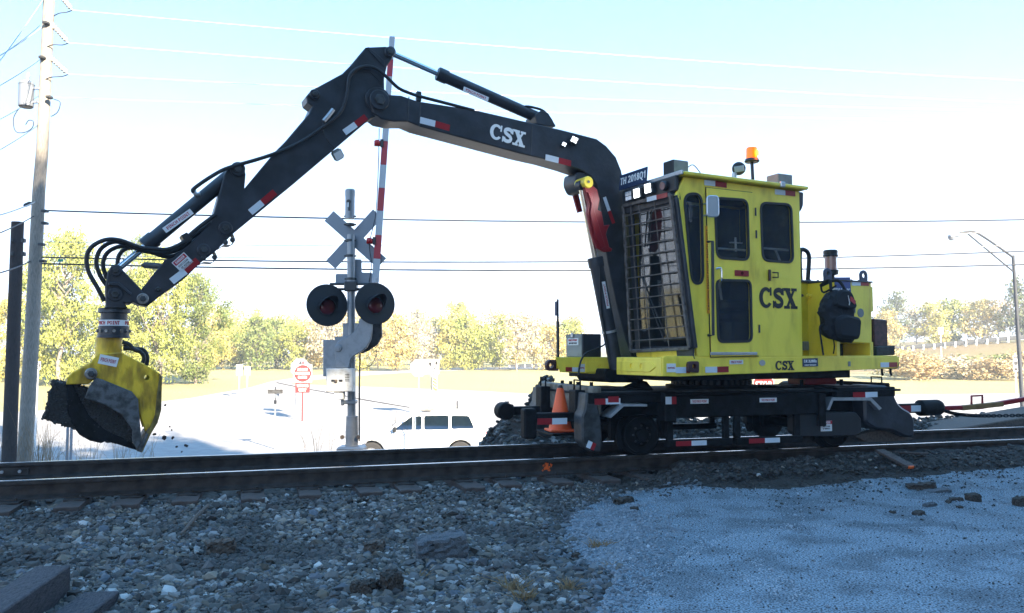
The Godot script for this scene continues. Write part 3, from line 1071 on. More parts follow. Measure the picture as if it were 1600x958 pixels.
func boss(parent: Node, called: String, c: Vector2, r: float, z0: float, z1: float, mat := "black_paint", bolt := true) -> void:
	var sh := Shape.new().disc_z(v3(c, 0), r, z0, z1, 0.008, 24)
	var o := node(called, sh, mat, parent)
	if bolt:
		var b := Shape.new().at(move(c.x, c.y, 0)).disc_z(Vector3.ZERO, r * 0.55, z1, z1 + 0.02, 0.006, 6)
		node("bolt", b, "plate_grey", o)


func cylinder(called: String, a: Vector3, b: Vector3, share: float, r: float, rod: float, parent: Node) -> MeshInstance3D:
	# barrel from a over the share of the way to b, then the chromed rod
	var d := (b - a).normalized()
	var m := a.lerp(b, share)
	var sh := Shape.new().tube([a + d * 0.02, a + d * 0.03, m - d * 0.13, m - d * 0.125, m - d * 0.01, m], [r * 0.9, r, r, r * 1.16, r * 1.16, r], 18)
	var o := node(called, sh, "black_paint", parent)
	node("piston_rod", Shape.new().tube([m - d * 0.02, b], rod, 14), "chrome", o)
	var eye := Shape.new()
	eye.disc_z(a, r * 0.95, -0.07 + a.z, 0.07 + a.z, 0.01, 20)
	eye.disc_z(b, rod * 1.7, -0.06 + b.z, 0.06 + b.z, 0.01, 20)
	node("end_eye", eye, "black_paint", o)
	return o


func build_excavator() -> void:
	digger = thing("rail_excavator", "big yellow and black rail excavator standing on the track with its boom reaching left", "excavator", MACHINE_AT, TRACK_TURN + SWING)
	build_chassis()
	build_deck()
	build_cab()
	build_engine()
	build_boom()
	build_grapple()


func build_chassis() -> void:
	var turn := Transform3D(Basis(Vector3.UP, deg_to_rad(-SWING)), Vector3.ZERO)
	var frame := Shape.new()
	frame.box(Vector3(0.0, 0.60, 0), Vector3(4.2, 0.26, 1.5), 0.02)
	frame.box(Vector3(0.06, 0.755, 0), Vector3(4.5, 0.03, 2.0), 0.008)
	frame.box(Vector3(-0.12, 0.60, 0.99), Vector3(2.15, 0.27, 0.14), 0.015)
	frame.box(Vector3(-0.12, 0.60, -0.99), Vector3(2.15, 0.27, 0.14), 0.015)
	frame.box(Vector3(-0.05, 0.45, 0), Vector3(3.4, 0.1, 0.7), 0.02)
	frame.box(Vector3(-1.22, 0.60, 1.0), Vector3(0.16, 0.36, 0.2), 0.012)
	frame.box(Vector3(0.98, 0.52, 1.0), Vector3(0.1, 0.42, 0.18), 0.012)
	var fr := node("chassis_frame", frame, "chassis_black", digger, turn)
	var C := fr
	# ladder frame hung below each side
	for side in [1.0, -1.0]:
		var lad := Shape.new()
		for x in [-1.2, -0.42, -0.26, 0.62]:
			lad.box(Vector3(x, 0.34, 1.02 * side), Vector3(0.085, 0.34, 0.05), 0.006)
		lad.box(Vector3(-0.80, 0.155, 1.02 * side), Vector3(0.90, 0.085, 0.10), 0.01)
		lad.box(Vector3(0.19, 0.155, 1.02 * side), Vector3(0.98, 0.085, 0.10), 0.01)
		var l := node("side_ladder", lad, "chassis_black", digger, turn)
		if side > 0:
			sticker(l, Vector2(-1.14, 0.155), Vector2(-0.93, 0.155), 0.06, 1.073, "red_tape")
			sticker(l, Vector2(-0.93, 0.155), Vector2(-0.72, 0.155), 0.06, 1.073, "white_tape")
			sticker(l, Vector2(-0.12, 0.155), Vector2(0.11, 0.155), 0.06, 1.073, "red_tape")
			sticker(l, Vector2(0.11, 0.155), Vector2(0.33, 0.155), 0.06, 1.073, "white_tape")
	sticker(C, Vector2(-0.93, 0.66), Vector2(-0.68, 0.66), 0.055, 1.063, "white_label", "THIS PINCH POINT", "red_print")
	sticker(C, Vector2(0.05, 0.66), Vector2(0.30, 0.66), 0.055, 1.063, "white_label", "THIS PINCH POINT", "red_print")
	sticker(C, Vector2(-1.29, 0.68), Vector2(-1.21, 0.68), 0.09, 1.103, "white_tape")
	sticker(C, Vector2(-1.21, 0.68), Vector2(-1.145, 0.68), 0.09, 1.103, "red_tape")
	# turntable
	var tt := Shape.new().lathe([Vector2(0, 0.77), Vector2(0.62, 0.77), Vector2(0.62, 0.82), Vector2(0.50, 0.82), Vector2(0.50, 0.99), Vector2(0.66, 0.99), Vector2(0.66, 1.05), Vector2(0, 1.05)], 40)
	node("turntable", tt, "chassis_black", digger)
	var teeth := Shape.new()
	for k in 36:
		var a := TAU * k / 36
		teeth.at(turned(Vector3(cos(a) * 0.52, 0.86, sin(a) * 0.52), Vector3(0, -rad_to_deg(a), 0))).box(Vector3.ZERO, Vector3(0.05, 0.06, 0.045), 0.006)
	node("ring_gear", teeth, "plate_grey", digger)
	# wheels
	for w in [[-1.47, 1.0], [-1.47, -1.0], [1.37, 1.0], [1.37, -1.0]]:
		var t := turn * Transform3D(Basis(Vector3.RIGHT, PI / 2.0 * w[1]), Vector3(w[0], 0.25, 0.755 * w[1]))
		var wh := Shape.new().lathe([Vector2(0, -0.08), Vector2(0.275, -0.08), Vector2(0.285, -0.06), Vector2(0.275, -0.045), Vector2(0.25, -0.038), Vector2(0.243, 0.06), Vector2(0.225, 0.066), Vector2(0.215, 0.045), Vector2(0.14, 0.03), Vector2(0.12, 0.05), Vector2(0, 0.05)], 40)
		var wn := node("rail_wheel", wh, "chassis_black", digger, t)
		node("axle_hub", Shape.new().lathe([Vector2(0, 0.05), Vector2(0.085, 0.05), Vector2(0.085, 0.10), Vector2(0.07, 0.115), Vector2(0, 0.115)], 20), "chassis_black", wn)
		for k in 8:
			node("wheel_bolt", Shape.new().at(turned(Vector3(cos(TAU * k / 8) * 0.112, 0.055, sin(TAU * k / 8) * 0.112), Vector3.ZERO)).lathe([Vector2(0.014, -0.01), Vector2(0.014, 0.012), Vector2(0, 0.012)], 6), "plate_grey", wn)
	# axle boxes, springs and brake rigging that fill the space round each wheel
	for w in [[-1.47, 1.0], [-1.47, -1.0], [1.37, 1.0], [1.37, -1.0]]:
		var ab := Shape.new().box(Vector3(w[0], 0.27, 0.62 * w[1]), Vector3(0.34, 0.26, 0.1), 0.03).box(Vector3(w[0] - 0.33, 0.36, 0.7 * w[1]), Vector3(0.1, 0.34, 0.12), 0.015).box(Vector3(w[0] + 0.34, 0.36, 0.7 * w[1]), Vector3(0.1, 0.34, 0.12), 0.015)
		node("axle_box", ab, "chassis_black", digger, turn)
		for dx in [-0.2, 0.2]:
			var sp := []
			for k in 33: sp.append(Vector3(w[0] + dx + cos(k * 0.9) * 0.05, 0.40 + k * 0.0045, 0.62 * w[1] + sin(k * 0.9) * 0.05))
			node("coil_spring", Shape.new().tube(sp, 0.011, 6), "chassis_black", digger, turn)
		node("brake_shoe", Shape.new().prism(ring2(0, 0, 0.33, 9, 2.6, 3.7) + ring2(0, 0, 0.27, 9, 3.7, 2.6), -0.05, 0.05, 0.004), "chassis_black", digger, turn * move(w[0], 0.25, 0.75 * w[1]))
	node("drive_shaft", Shape.new().tube([Vector3(-1.47, 0.25, -0.2), Vector3(-1.0, 0.42, -0.2)], 0.05, 12).tube([Vector3(-1.47, 0.25, -0.7), Vector3(-1.47, 0.25, 0.7)], 0.07, 12).tube([Vector3(1.37, 0.25, -0.7), Vector3(1.37, 0.25, 0.7)], 0.07, 12), "chassis_black", digger, turn)
	# bent mudguards
	for g in [[-1.47, 1.0, 1], [1.37, 1.0, 1], [-1.47, -1.0, 0], [1.37, -1.0, 0]]:
		var left: bool = g[0] < 0
		var o := PackedVector2Array()
		if left:
			for p in [Vector2(-2.024, 0.500), Vector2(-1.838, 0.649), Vector2(-1.515, 0.639), Vector2(-1.515, 0.612), Vector2(-1.822, 0.618), Vector2(-1.991, 0.484)]: o.append(p)
		else:
			for p in [Vector2(1.059, 0.521), Vector2(1.143, 0.674), Vector2(1.765, 0.664), Vector2(1.928, 0.521), Vector2(1.885, 0.496), Vector2(1.744, 0.626), Vector2(1.162, 0.636), Vector2(1.099, 0.512)]: o.append(p)
		node("mudguard", Shape.new().prism(o, 0.78 if g[1] > 0 else -1.06, 1.06 if g[1] > 0 else -0.78), "zinc", digger, turn)
	# cover over the rear wheel drive
	var cov := Shape.new().prism(rounded([Vector2(0.593, 0.429), Vector2(0.711, 0.484), Vector2(1.548, 0.474), Vector2(1.637, 0.380), Vector2(1.632, 0.212), Vector2(1.528, 0.165), Vector2(0.684, 0.174), Vector2(0.589, 0.234)], 0.03), 0.86, 1.02, 0.012)
	var cv := node("drive_cover", cov, "black_plastic", digger, turn)
	var dp := [Vector2(0.987, 0.307), Vector2(1.160, 0.307)]
	sticker(cv, dp[0], dp[1], 0.135, 1.022, "white_label")
	var dm := ((dp[0] + dp[1]) / 2.0) as Vector2
	sticker(cv, Vector2(dp[0].x, dm.y + 0.045), Vector2(dp[1].x, dm.y + 0.045), 0.042, 1.0255, "red_print", "DANGER", "white_print", "danger_band", 0.7, 0.7)
	lettering("KEEP CLEAR", 0.11, 0.018, "black_print", cv, move(dm.x, dm.y - 0.005, 1.0245))
	lettering("OF WHEELS", 0.11, 0.018, "black_print", cv, move(dm.x, dm.y - 0.035, 1.0245))
	# headstocks and the bent guard plates that sweep in front of the wheels
	for e in [-1, 1]:
		var hs := Shape.new()
		var x0 := -2.12 if e < 0 else 2.12
		hs.box(Vector3(x0, 0.68, 0), Vector3(0.12, 0.34, 1.9), 0.015)
		var hn := node("headstock", hs, "tan_grey" if e < 0 else "chassis_black", digger, turn)
		for side in [1.0, -1.0]:
			var hook := Shape.new()
			hook.box(Vector3(x0 + 0.12 * e, 0.62, 0.62 * side), Vector3(0.14, 0.36, 0.22), 0.012)
			node("stop_block", hook, "chassis_black", hn)
			var loop := Shape.new().tube([Vector3(x0 + 0.12 * e, 0.8, 0.62 * side - 0.1), Vector3(x0 + 0.12 * e, 0.92, 0.62 * side - 0.1), Vector3(x0 + 0.12 * e, 0.92, 0.62 * side + 0.1), Vector3(x0 + 0.12 * e, 0.8, 0.62 * side + 0.1)], 0.011, 8)
			node("grab_loop", loop, "chassis_black", hn)
	sticker(C, Vector2(-2.0, 0.70), Vector2(-1.86, 0.70), 0.07, 1.003, "red_tape")
	var lower := PackedVector2Array([Vector2(-2.271, 0.788), Vector2(-2.148, 0.749), Vector2(-2.108, 0.582), Vector2(-2.076, 0.430), Vector2(-2.065, 0.225), Vector2(-2.078, 0.079), Vector2(-2.152, 0.070), Vector2(-2.258, 0.127), Vector2(-2.323, 0.211), Vector2(-2.324, 0.503), Vector2(-2.288, 0.585)])
	var gp := node("guard_plate", Shape.new().prism(rounded(Array(lower), 0.03, 2), 0.70, 0.98, 0.02), "plate_grey", digger, turn)
	var st := [Vector2(-2.262, 0.184), Vector2(-2.209, 0.160), Vector2(-2.164, 0.139)]
	sticker(gp, st[0], st[1], 0.085, 0.983, "white_tape")
	sticker(gp, st[1], st[2], 0.085, 0.983, "red_tape")
	node("guard_plate", Shape.new().prism(rounded(Array(lower), 0.03, 2), -0.98, -0.70, 0.02), "plate_grey", digger, turn)
	var rear := PackedVector2Array([Vector2(1.716, 0.740), Vector2(1.843, 0.823), Vector2(2.094, 0.821), Vector2(2.207, 0.725), Vector2(2.277, 0.578), Vector2(2.349, 0.516), Vector2(2.486, 0.453), Vector2(2.553, 0.339), Vector2(2.539, 0.107), Vector2(2.368, 0.120), Vector2(2.169, 0.203), Vector2(1.887, 0.237), Vector2(1.725, 0.334)])
	for z in [[0.55, 0.98], [-0.98, -0.55]]:
		node("guard_plate", Shape.new().prism(rounded(Array(rear), 0.05, 3), z[0], z[1], 0.03), "black_paint", digger, turn)
	var wedge := Shape.new().prism([Vector2(1.665, 0.142), Vector2(2.066, 0.216), Vector2(2.655, 0.077), Vector2(2.556, 0.054), Vector2(1.850, 0.050)], 0.70, 0.84, 0.01)
	node("wheel_wedge", wedge, "rotten_wood", digger, turn)
	var up := Shape.new().prism([Vector2(-2.163, 0.791), Vector2(0.972, 0.797), Vector2(0.970, 0.722), Vector2(-0.093, 0.689), Vector2(-2.163, 0.692)], 0.86, 0.93, 0.008)
	node("frame_rib", up, "plate_grey", digger, turn)
	var strips := [Vector2(-2.172, 0.675), Vector2(-2.031, 0.676), Vector2(-1.839, 0.678), Vector2(1.523, 0.699), Vector2(1.718, 0.700), Vector2(1.916, 0.701)]
	sticker(C, strips[0], strips[1], 0.07, 1.0, "red_tape")
	sticker(C, strips[1], strips[2], 0.07, 1.0, "white_tape")
	sticker(C, strips[3], strips[4], 0.07, 1.0, "red_tape")
	sticker(C, strips[4], strips[5], 0.07, 1.0, "white_tape")
	node("side_skirt", Shape.new().box(Vector3(-1.75, 0.715, 0.94), Vector3(1.0, 0.13, 0.1), 0.012), "chassis_black", digger, turn)
	node("side_skirt", Shape.new().box(Vector3(1.75, 0.735, 0.94), Vector3(0.95, 0.13, 0.1), 0.012), "chassis_black", digger, turn)
	# drawbars with round and square ends
	for z in [[0.62, 0], [-0.62, 1]]:
		var o := Shape.new()
		var far_one: bool = z[1] == 1
		var reach := -2.87 if not far_one else -2.80
		o.box(Vector3((reach - 2.1) / 2.0, 0.475, z[0]), Vector3(absf(reach + 2.1), 0.11, 0.12), 0.012)
		if far_one:
			o.at(turned(Vector3(reach, 0.475, z[0]), Vector3(90, 0, 0))).lathe([Vector2(0, -0.12), Vector2(0.1, -0.12), Vector2(0.115, -0.1), Vector2(0.115, 0.1), Vector2(0.1, 0.12), Vector2(0, 0.12)], 20)
		else:
			o.box(Vector3(reach, 0.41, z[0]), Vector3(0.16, 0.36, 0.16), 0.02)
		var db := node("drawbar", o, "chassis_black", digger, turn)
		if not far_one:
			var bt := [Vector2(-2.780, 0.432), Vector2(-2.592, 0.431), Vector2(-2.398, 0.430)]
			sticker(db, bt[0], bt[1], 0.075, z[0] + 0.063, "red_tape")
			sticker(db, bt[1], bt[2], 0.075, z[0] + 0.063, "white_tape")
	var rd := Shape.new().box(Vector3(2.7, 0.47, 0.55), Vector3(1.1, 0.13, 0.12), 0.012)
	rd.at(turned(Vector3(3.2, 0.47, 0.55), Vector3(0, 0, 90))).lathe([Vector2(0, -0.2), Vector2(0.1, -0.2), Vector2(0.115, -0.16), Vector2(0.115, 0.16), Vector2(0.07, 0.2), Vector2(0, 0.2)], 18)
	var rdn := node("drawbar", rd, "chassis_black", digger, turn)
	sticker(rdn, Vector2(2.62, 0.47), Vector2(2.83, 0.47), 0.085, 0.613, "red_tape")
	sticker(rdn, Vector2(2.83, 0.47), Vector2(3.0, 0.47), 0.085, 0.613, "white_tape")
	# a low step where the cone stands
	node("front_step", Shape.new().box(Vector3(-2.32, 0.25, 0.2), Vector3(0.42, 0.03, 0.65), 0.006).box(Vector3(-2.14, 0.40, 0.2), Vector3(0.03, 0.32, 0.5), 0.006), "chassis_black", digger, turn)
	# things on the chassis top
	node("red_tank", Shape.new().box(Vector3(1.42, 0.865, 0.3), Vector3(0.52, 0.09, 0.4), 0.015), "red_paint", digger, turn)
	node("top_plate", Shape.new().box(Vector3(1.35, 0.79, 0.35), Vector3(1.3, 0.035, 0.9), 0.008), "chassis_black", digger, turn)
	node("top_plate", Shape.new().box(Vector3(-1.75, 0.79, 0.2), Vector3(0.7, 0.04, 1.1), 0.008), "chassis_black", digger, turn)
	node("lifting_fin", Shape.new().prism([Vector2(-1.55, 0.77), Vector2(-1.0, 0.77), Vector2(-1.1, 0.88), Vector2(-1.2, 0.9), Vector2(-1.32, 0.86)], 0.2, 0.24, 0.005), "chassis_black", digger, turn)
	var bolts := Shape.new()
	for p in [[-2.12, 0.35], [-2.12, 0.1], [-2.0, 0.5], [-2.12, -0.2], [1.1, 0.5], [1.75, 0.5]]:
		bolts.at(move(p[0], 0.83, p[1])).lathe([Vector2(0.025, -0.06), Vector2(0.025, 0.06), Vector2(0, 0.06)], 8)
	node("chassis_bolt", bolts, "chassis_black", digger, turn)
	# hydraulic hoses slung under the frame
	for k in 4:
		var z := 0.5 - 0.2 * k
		node("hose", Shape.new().tube(curve([Vector3(-2.3, 0.5, z), Vector3(-1.9, 0.40, z + 0.08), Vector3(-1.2, 0.46, z), Vector3(-0.3, 0.43, z - 0.05), Vector3(0.6, 0.45, z), Vector3(1.9, 0.45, z)], 5), 0.018, 7), "rubber", digger, turn)


func build_deck() -> void:
	# the deck in plan (x, z): a full-width platform, and a narrow beam that runs on ahead beside the boom
	var plan := [Vector2(-2.46, -0.01), Vector2(-2.1, -0.55), Vector2(-1.7, -0.72), Vector2(-1.7, -1.25), Vector2(2.24, -1.25), Vector2(2.24, 1.23), Vector2(-1.77, 1.23), Vector2(-1.77, 0.32), Vector2(-1.45, 0.25), Vector2(-1.45, -0.01)]
	var flat := Transform3D(Basis(Vector3.RIGHT, PI / 2.0), Vector3.ZERO)
	var dk := node("deck", Shape.new().at(flat).prism(plan, -1.2, -1.05, 0.01), "yellow_paint", digger)
	var side := [Vector2(-1.773, 1.206), Vector2(2.241, 1.215), Vector2(2.237, 1.119), Vector2(2.182, 1.045), Vector2(0.712, 1.016), Vector2(-0.784, 0.996), Vector2(-1.537, 0.978), Vector2(-1.776, 0.986)]
	side[0] = Vector2(-1.775, 1.2)
	side[1] = Vector2(2.25, 1.2)
	node("deck_side", Shape.new().prism(side, 1.23, 1.25, 0.006), "yellow_paint", dk)
	node("deck_front", Shape.new().box(Vector3(-1.775, 1.092, 0.776), Vector3(0.02, 0.215, 0.91), 0.006), "yellow_paint", dk)
	var beam := [Vector2(-2.483, 1.170), Vector2(-1.424, 1.200), Vector2(-1.426, 0.955), Vector2(-1.851, 0.964), Vector2(-1.871, 0.985), Vector2(-2.414, 1.015)]
	beam[0].y = 1.2
	beam[1].y = 1.2
	node("beam_side", Shape.new().prism(beam, -0.008, 0.012, 0.005), "yellow_paint", dk)
	node("deck_rim", Shape.new().box(Vector3(0.23, 1.207, 1.225), Vector3(3.96, 0.02, 0.044), 0.004), "yellow_paint", dk)
	var facing := Transform3D(Basis(Vector3.BACK, Vector3.UP, Vector3.LEFT), Vector3(-1.785, 0, 0))
	node("arrow_plate", Shape.new().at(facing).prism([Vector2(0.34, 1.155), Vector2(1.02, 1.155), Vector2(1.14, 1.095), Vector2(1.02, 1.03), Vector2(0.34, 1.03)], 0.0, 0.012, 0.004, [ring2(0.66, 1.095, 0.034, 14), ring2(0.86, 1.095, 0.034, 14)]), "yellow_paint", dk)
	var hole_at := [Vector2(-1.847, 1.070)]
	node("beam_plate", Shape.new().prism([Vector2(-2.054, 1.141), Vector2(-1.486, 1.138), Vector2(-1.488, 0.993), Vector2(-2.054, 1.007)], 0.012, 0.024, 0.004, [ring2(hole_at[0].x, hole_at[0].y, 0.034, 14)]), "yellow_paint", dk)
	node("under_plate", Shape.new().box(Vector3(-0.1, 0.985, 0), Vector3(3.0, 0.12, 2.3), 0.01), "chassis_black", digger)
	# the curved bracket under the front that carries the lift cylinder
	node("cylinder_bracket", Shape.new().prism(rounded([Vector2(-1.901, 1.066), Vector2(-1.324, 0.987), Vector2(-1.295, 0.872), Vector2(-1.845, 0.881), Vector2(-1.902, 0.946)], 0.06), -0.46, 0.23, 0.01), "chassis_black", digger)
	# stickers along the side
	var z := 1.256
	for e in [[[Vector2(-1.596, 1.054), Vector2(-1.447, 1.054), Vector2(-1.390, 1.054)], 0.07, ["white_tape", "red_tape"]], [[Vector2(-1.161, 1.054), Vector2(-0.981, 1.055), Vector2(-0.803, 1.058)], 0.07, ["white_tape", "red_tape"]], [[Vector2(1.858, 1.092), Vector2(2.023, 1.094), Vector2(2.190, 1.095)], 0.065, ["white_tape", "red_tape"]]]:
		for k in 2:
			sticker(dk, e[0][k], e[0][k + 1], e[1], z, e[2][k])
	var bs := [Vector2(-2.339, 1.050), Vector2(-2.246, 1.047), Vector2(-2.142, 1.043)]
	sticker(dk, bs[0], bs[1], 0.055, 0.0145, "red_tape")
	sticker(dk, bs[1], bs[2], 0.055, 0.0145, "white_tape")
	for e in [[Vector2(-2.140, 1.064), Vector2(-2.059, 1.064), 0.0145], [Vector2(-1.725, 1.081), Vector2(-1.596, 1.080), 1.2535]]:
		var o := sticker(dk, e[0], e[1], 0.1, e[2], "white_label", "SHIPPING", "red_print", "sticker", 0.8, 0.2)
	var pl := [Vector2(-0.786, 1.142), Vector2(-0.574, 1.144)]
	sticker(dk, pl[0], pl[1], 0.05, z, "white_label", "PINCH POINT", "red_print")
	var cs := [Vector2(-0.043, 1.094), Vector2(0.271, 1.100)]
	company_letters(cs[0].distance_to(cs[1]), 0.118, "black_print", dk, move((cs[0].x + cs[1].x) / 2, (cs[0].y + cs[1].y) / 2, 1.2515))
	var wt := [Vector2(0.416, 1.130), Vector2(0.686, 1.135)]
	sticker(dk, wt[0], wt[1], 0.105, z, "blue_board")
	lettering("E.W. 26,000lbs", 0.22, 0.045, "white_print", dk, move((wt[0].x + wt[1].x) / 2, (wt[0].y + wt[1].y) / 2 + 0.015, z + 0.003))
	lettering("LIGHT WEIGHT", 0.2, 0.017, "white_print", dk, move((wt[0].x + wt[1].x) / 2, (wt[0].y + wt[1].y) / 2 - 0.033, z + 0.003))
	var ov := [Vector2(-0.265, 1.132)]
	node("oval_plate", Shape.new().prism(ring2(0, 0, 1.0, 20), 0, 0.004), "zinc", dk, Transform3D(Basis.from_scale(Vector3(0.05, 0.036, 1)), v3(ov[0], z)))
	node("small_plate", Shape.new().box(Vector3(1.26, 1.11, z), Vector3(0.045, 0.065, 0.006), 0.002), "box_grey", dk)
	# lifting lugs: a round eye at each end and a maroon plate at the side
	for e in [[-2.53, -1, -0.04], [2.3, 1, 1.12]]:
		var o := PackedVector2Array([Vector2(0.1 * -e[1], 0.07), Vector2(-0.01 * e[1], 0.07)])
		for k in 9:
			var a := PI / 2 - PI * k / 8
			o.append(Vector2(0.07 * cos(a) * e[1], 0.07 * sin(a)))
		o.append(Vector2(0.1 * -e[1], -0.07))
		node("lifting_eye", Shape.new().prism(o, -0.03, 0.03, 0.004, [ring2(0, 0, 0.033, 12)]), "maroon_paint", digger, move(e[0], 1.10, e[2]))
	node("side_lug", Shape.new().prism(rounded([Vector2(-1.444, 1.139), Vector2(-1.406, 1.157), Vector2(-1.283, 1.156), Vector2(-1.285, 1.018), Vector2(-1.445, 1.035)], 0.03), 1.25, 1.30, 0.006, [ring2(-1.36, 1.1, 0.03, 12)]), "maroon_paint", digger)
	for x in [1.95, 2.12]:
		node("tie_down_hook", Shape.new().tube([Vector3(x, 1.05, 1.2), Vector3(x, 0.98, 1.2), Vector3(x + 0.02, 0.95, 1.2)], 0.016, 8), "chassis_black", digger)
	# boxes and posts at the front end
	var bb := node("battery_box", Shape.new().box(Vector3(-1.875, 1.35, -0.30), Vector3(0.29, 0.30, 0.40), 0.01), "black_paint", digger)
	node("box_front", Shape.new().box(Vector3(-2.025, 1.345, -0.30), Vector3(0.012, 0.28, 0.385), 0.004), "box_grey", bb)
	var face := Transform3D(Basis(Vector3.BACK, Vector3.UP, Vector3.LEFT), Vector3(-2.034, 1.40, -0.31))
	node("sticker", Shape.new().box(Vector3.ZERO, Vector3(0.26, 0.09, 0.004)), "white_label", bb, face)
	lettering("PINCH POINT", 0.22, 0.026, "red_print", bb, face * move(0, 0.02, 0.003))
	lettering("BATTERY BOX", 0.2, 0.024, "black_print", bb, face * move(0, -0.02, 0.003))
	node("box_latch", Shape.new().at(face).box(Vector3(0.0, 0.085, 0.012), Vector3(0.05, 0.06, 0.025), 0.006), "zinc", bb)
	var post := node("marker_post", Shape.new().box(Vector3(-2.42, 1.42, -0.04), Vector3(0.03, 0.46, 0.03), 0.003).box(Vector3(-2.42, 1.78, -0.04), Vector3(0.022, 0.30, 0.022), 0.003), "black_paint", digger)
	node("marker_plate", Shape.new().box(Vector3(-2.445, 1.81, -0.04), Vector3(0.012, 0.18, 0.05), 0.003), "blue_board", post)
	var hz := []
	for p in [Vector2(-2.173, 0.977), Vector2(-2.144, 1.137), Vector2(-2.067, 1.242), Vector2(-1.923, 1.307), Vector2(-1.777, 1.365), Vector2(-1.678, 1.513)]: hz.append(v3(p, 0.05))
	node("hose", Shape.new().tube(curve(hz, 5), 0.012, 7), "rubber", digger)
	# fuel tank on the far side of the boom foot
	var ft := node("fuel_tank", Shape.new().box(Vector3(-0.2, 1.75, -0.80), Vector3(0.9, 1.08, 0.7), 0.03), "box_grey", digger)
	node("tank_cap", Shape.new().box(Vector3(-0.2, 2.33, -0.80), Vector3(0.92, 0.10, 0.72), 0.02), "yellow_paint", ft)


func cage_point(u: float, v: float, back := 0.0) -> Vector3:
	var low := Vector3(-1.44, 1.275, 0.15).lerp(Vector3(-1.39, 1.31, 1.25), u)
	var high := Vector3(-1.545, 3.155, 0.15).lerp(Vector3(-1.645, 3.105, 1.25), u)
	return low.lerp(high, v) + Vector3(back, 0, 0)


# a flat bar between two points of the front
func front_bar(sh: Shape, a: Vector3, b: Vector3, w: float, t: float) -> void:
	var d := (b - a).normalized()
	var n := Vector3(-1, -0.1, 0).normalized()
	var s := d.cross(n).normalized()
	n = s.cross(d).normalized()
	sh.at(Transform3D(Basis(s, d, n), (a + b) / 2.0)).box(Vector3.ZERO, Vector3(w, a.distance_to(b), t), minf(w, t) * 0.2)


func pane_patch(a: Vector3, b: Vector3, c: Vector3, d: Vector3, t: Vector3) -> Shape:
	var sh := Shape.new()
	var n := (b - a).cross(d - a).normalized()
	if n.dot(t) > 0: n = -n
	for e in [[a, b, c, d, n], [a + t, b + t, c + t, d + t, -n]]:
		sh.put(e[0], e[1], e[2], e[4], e[4], e[4])
		sh.put(e[0], e[2], e[3], e[4], e[4], e[4])
	return sh


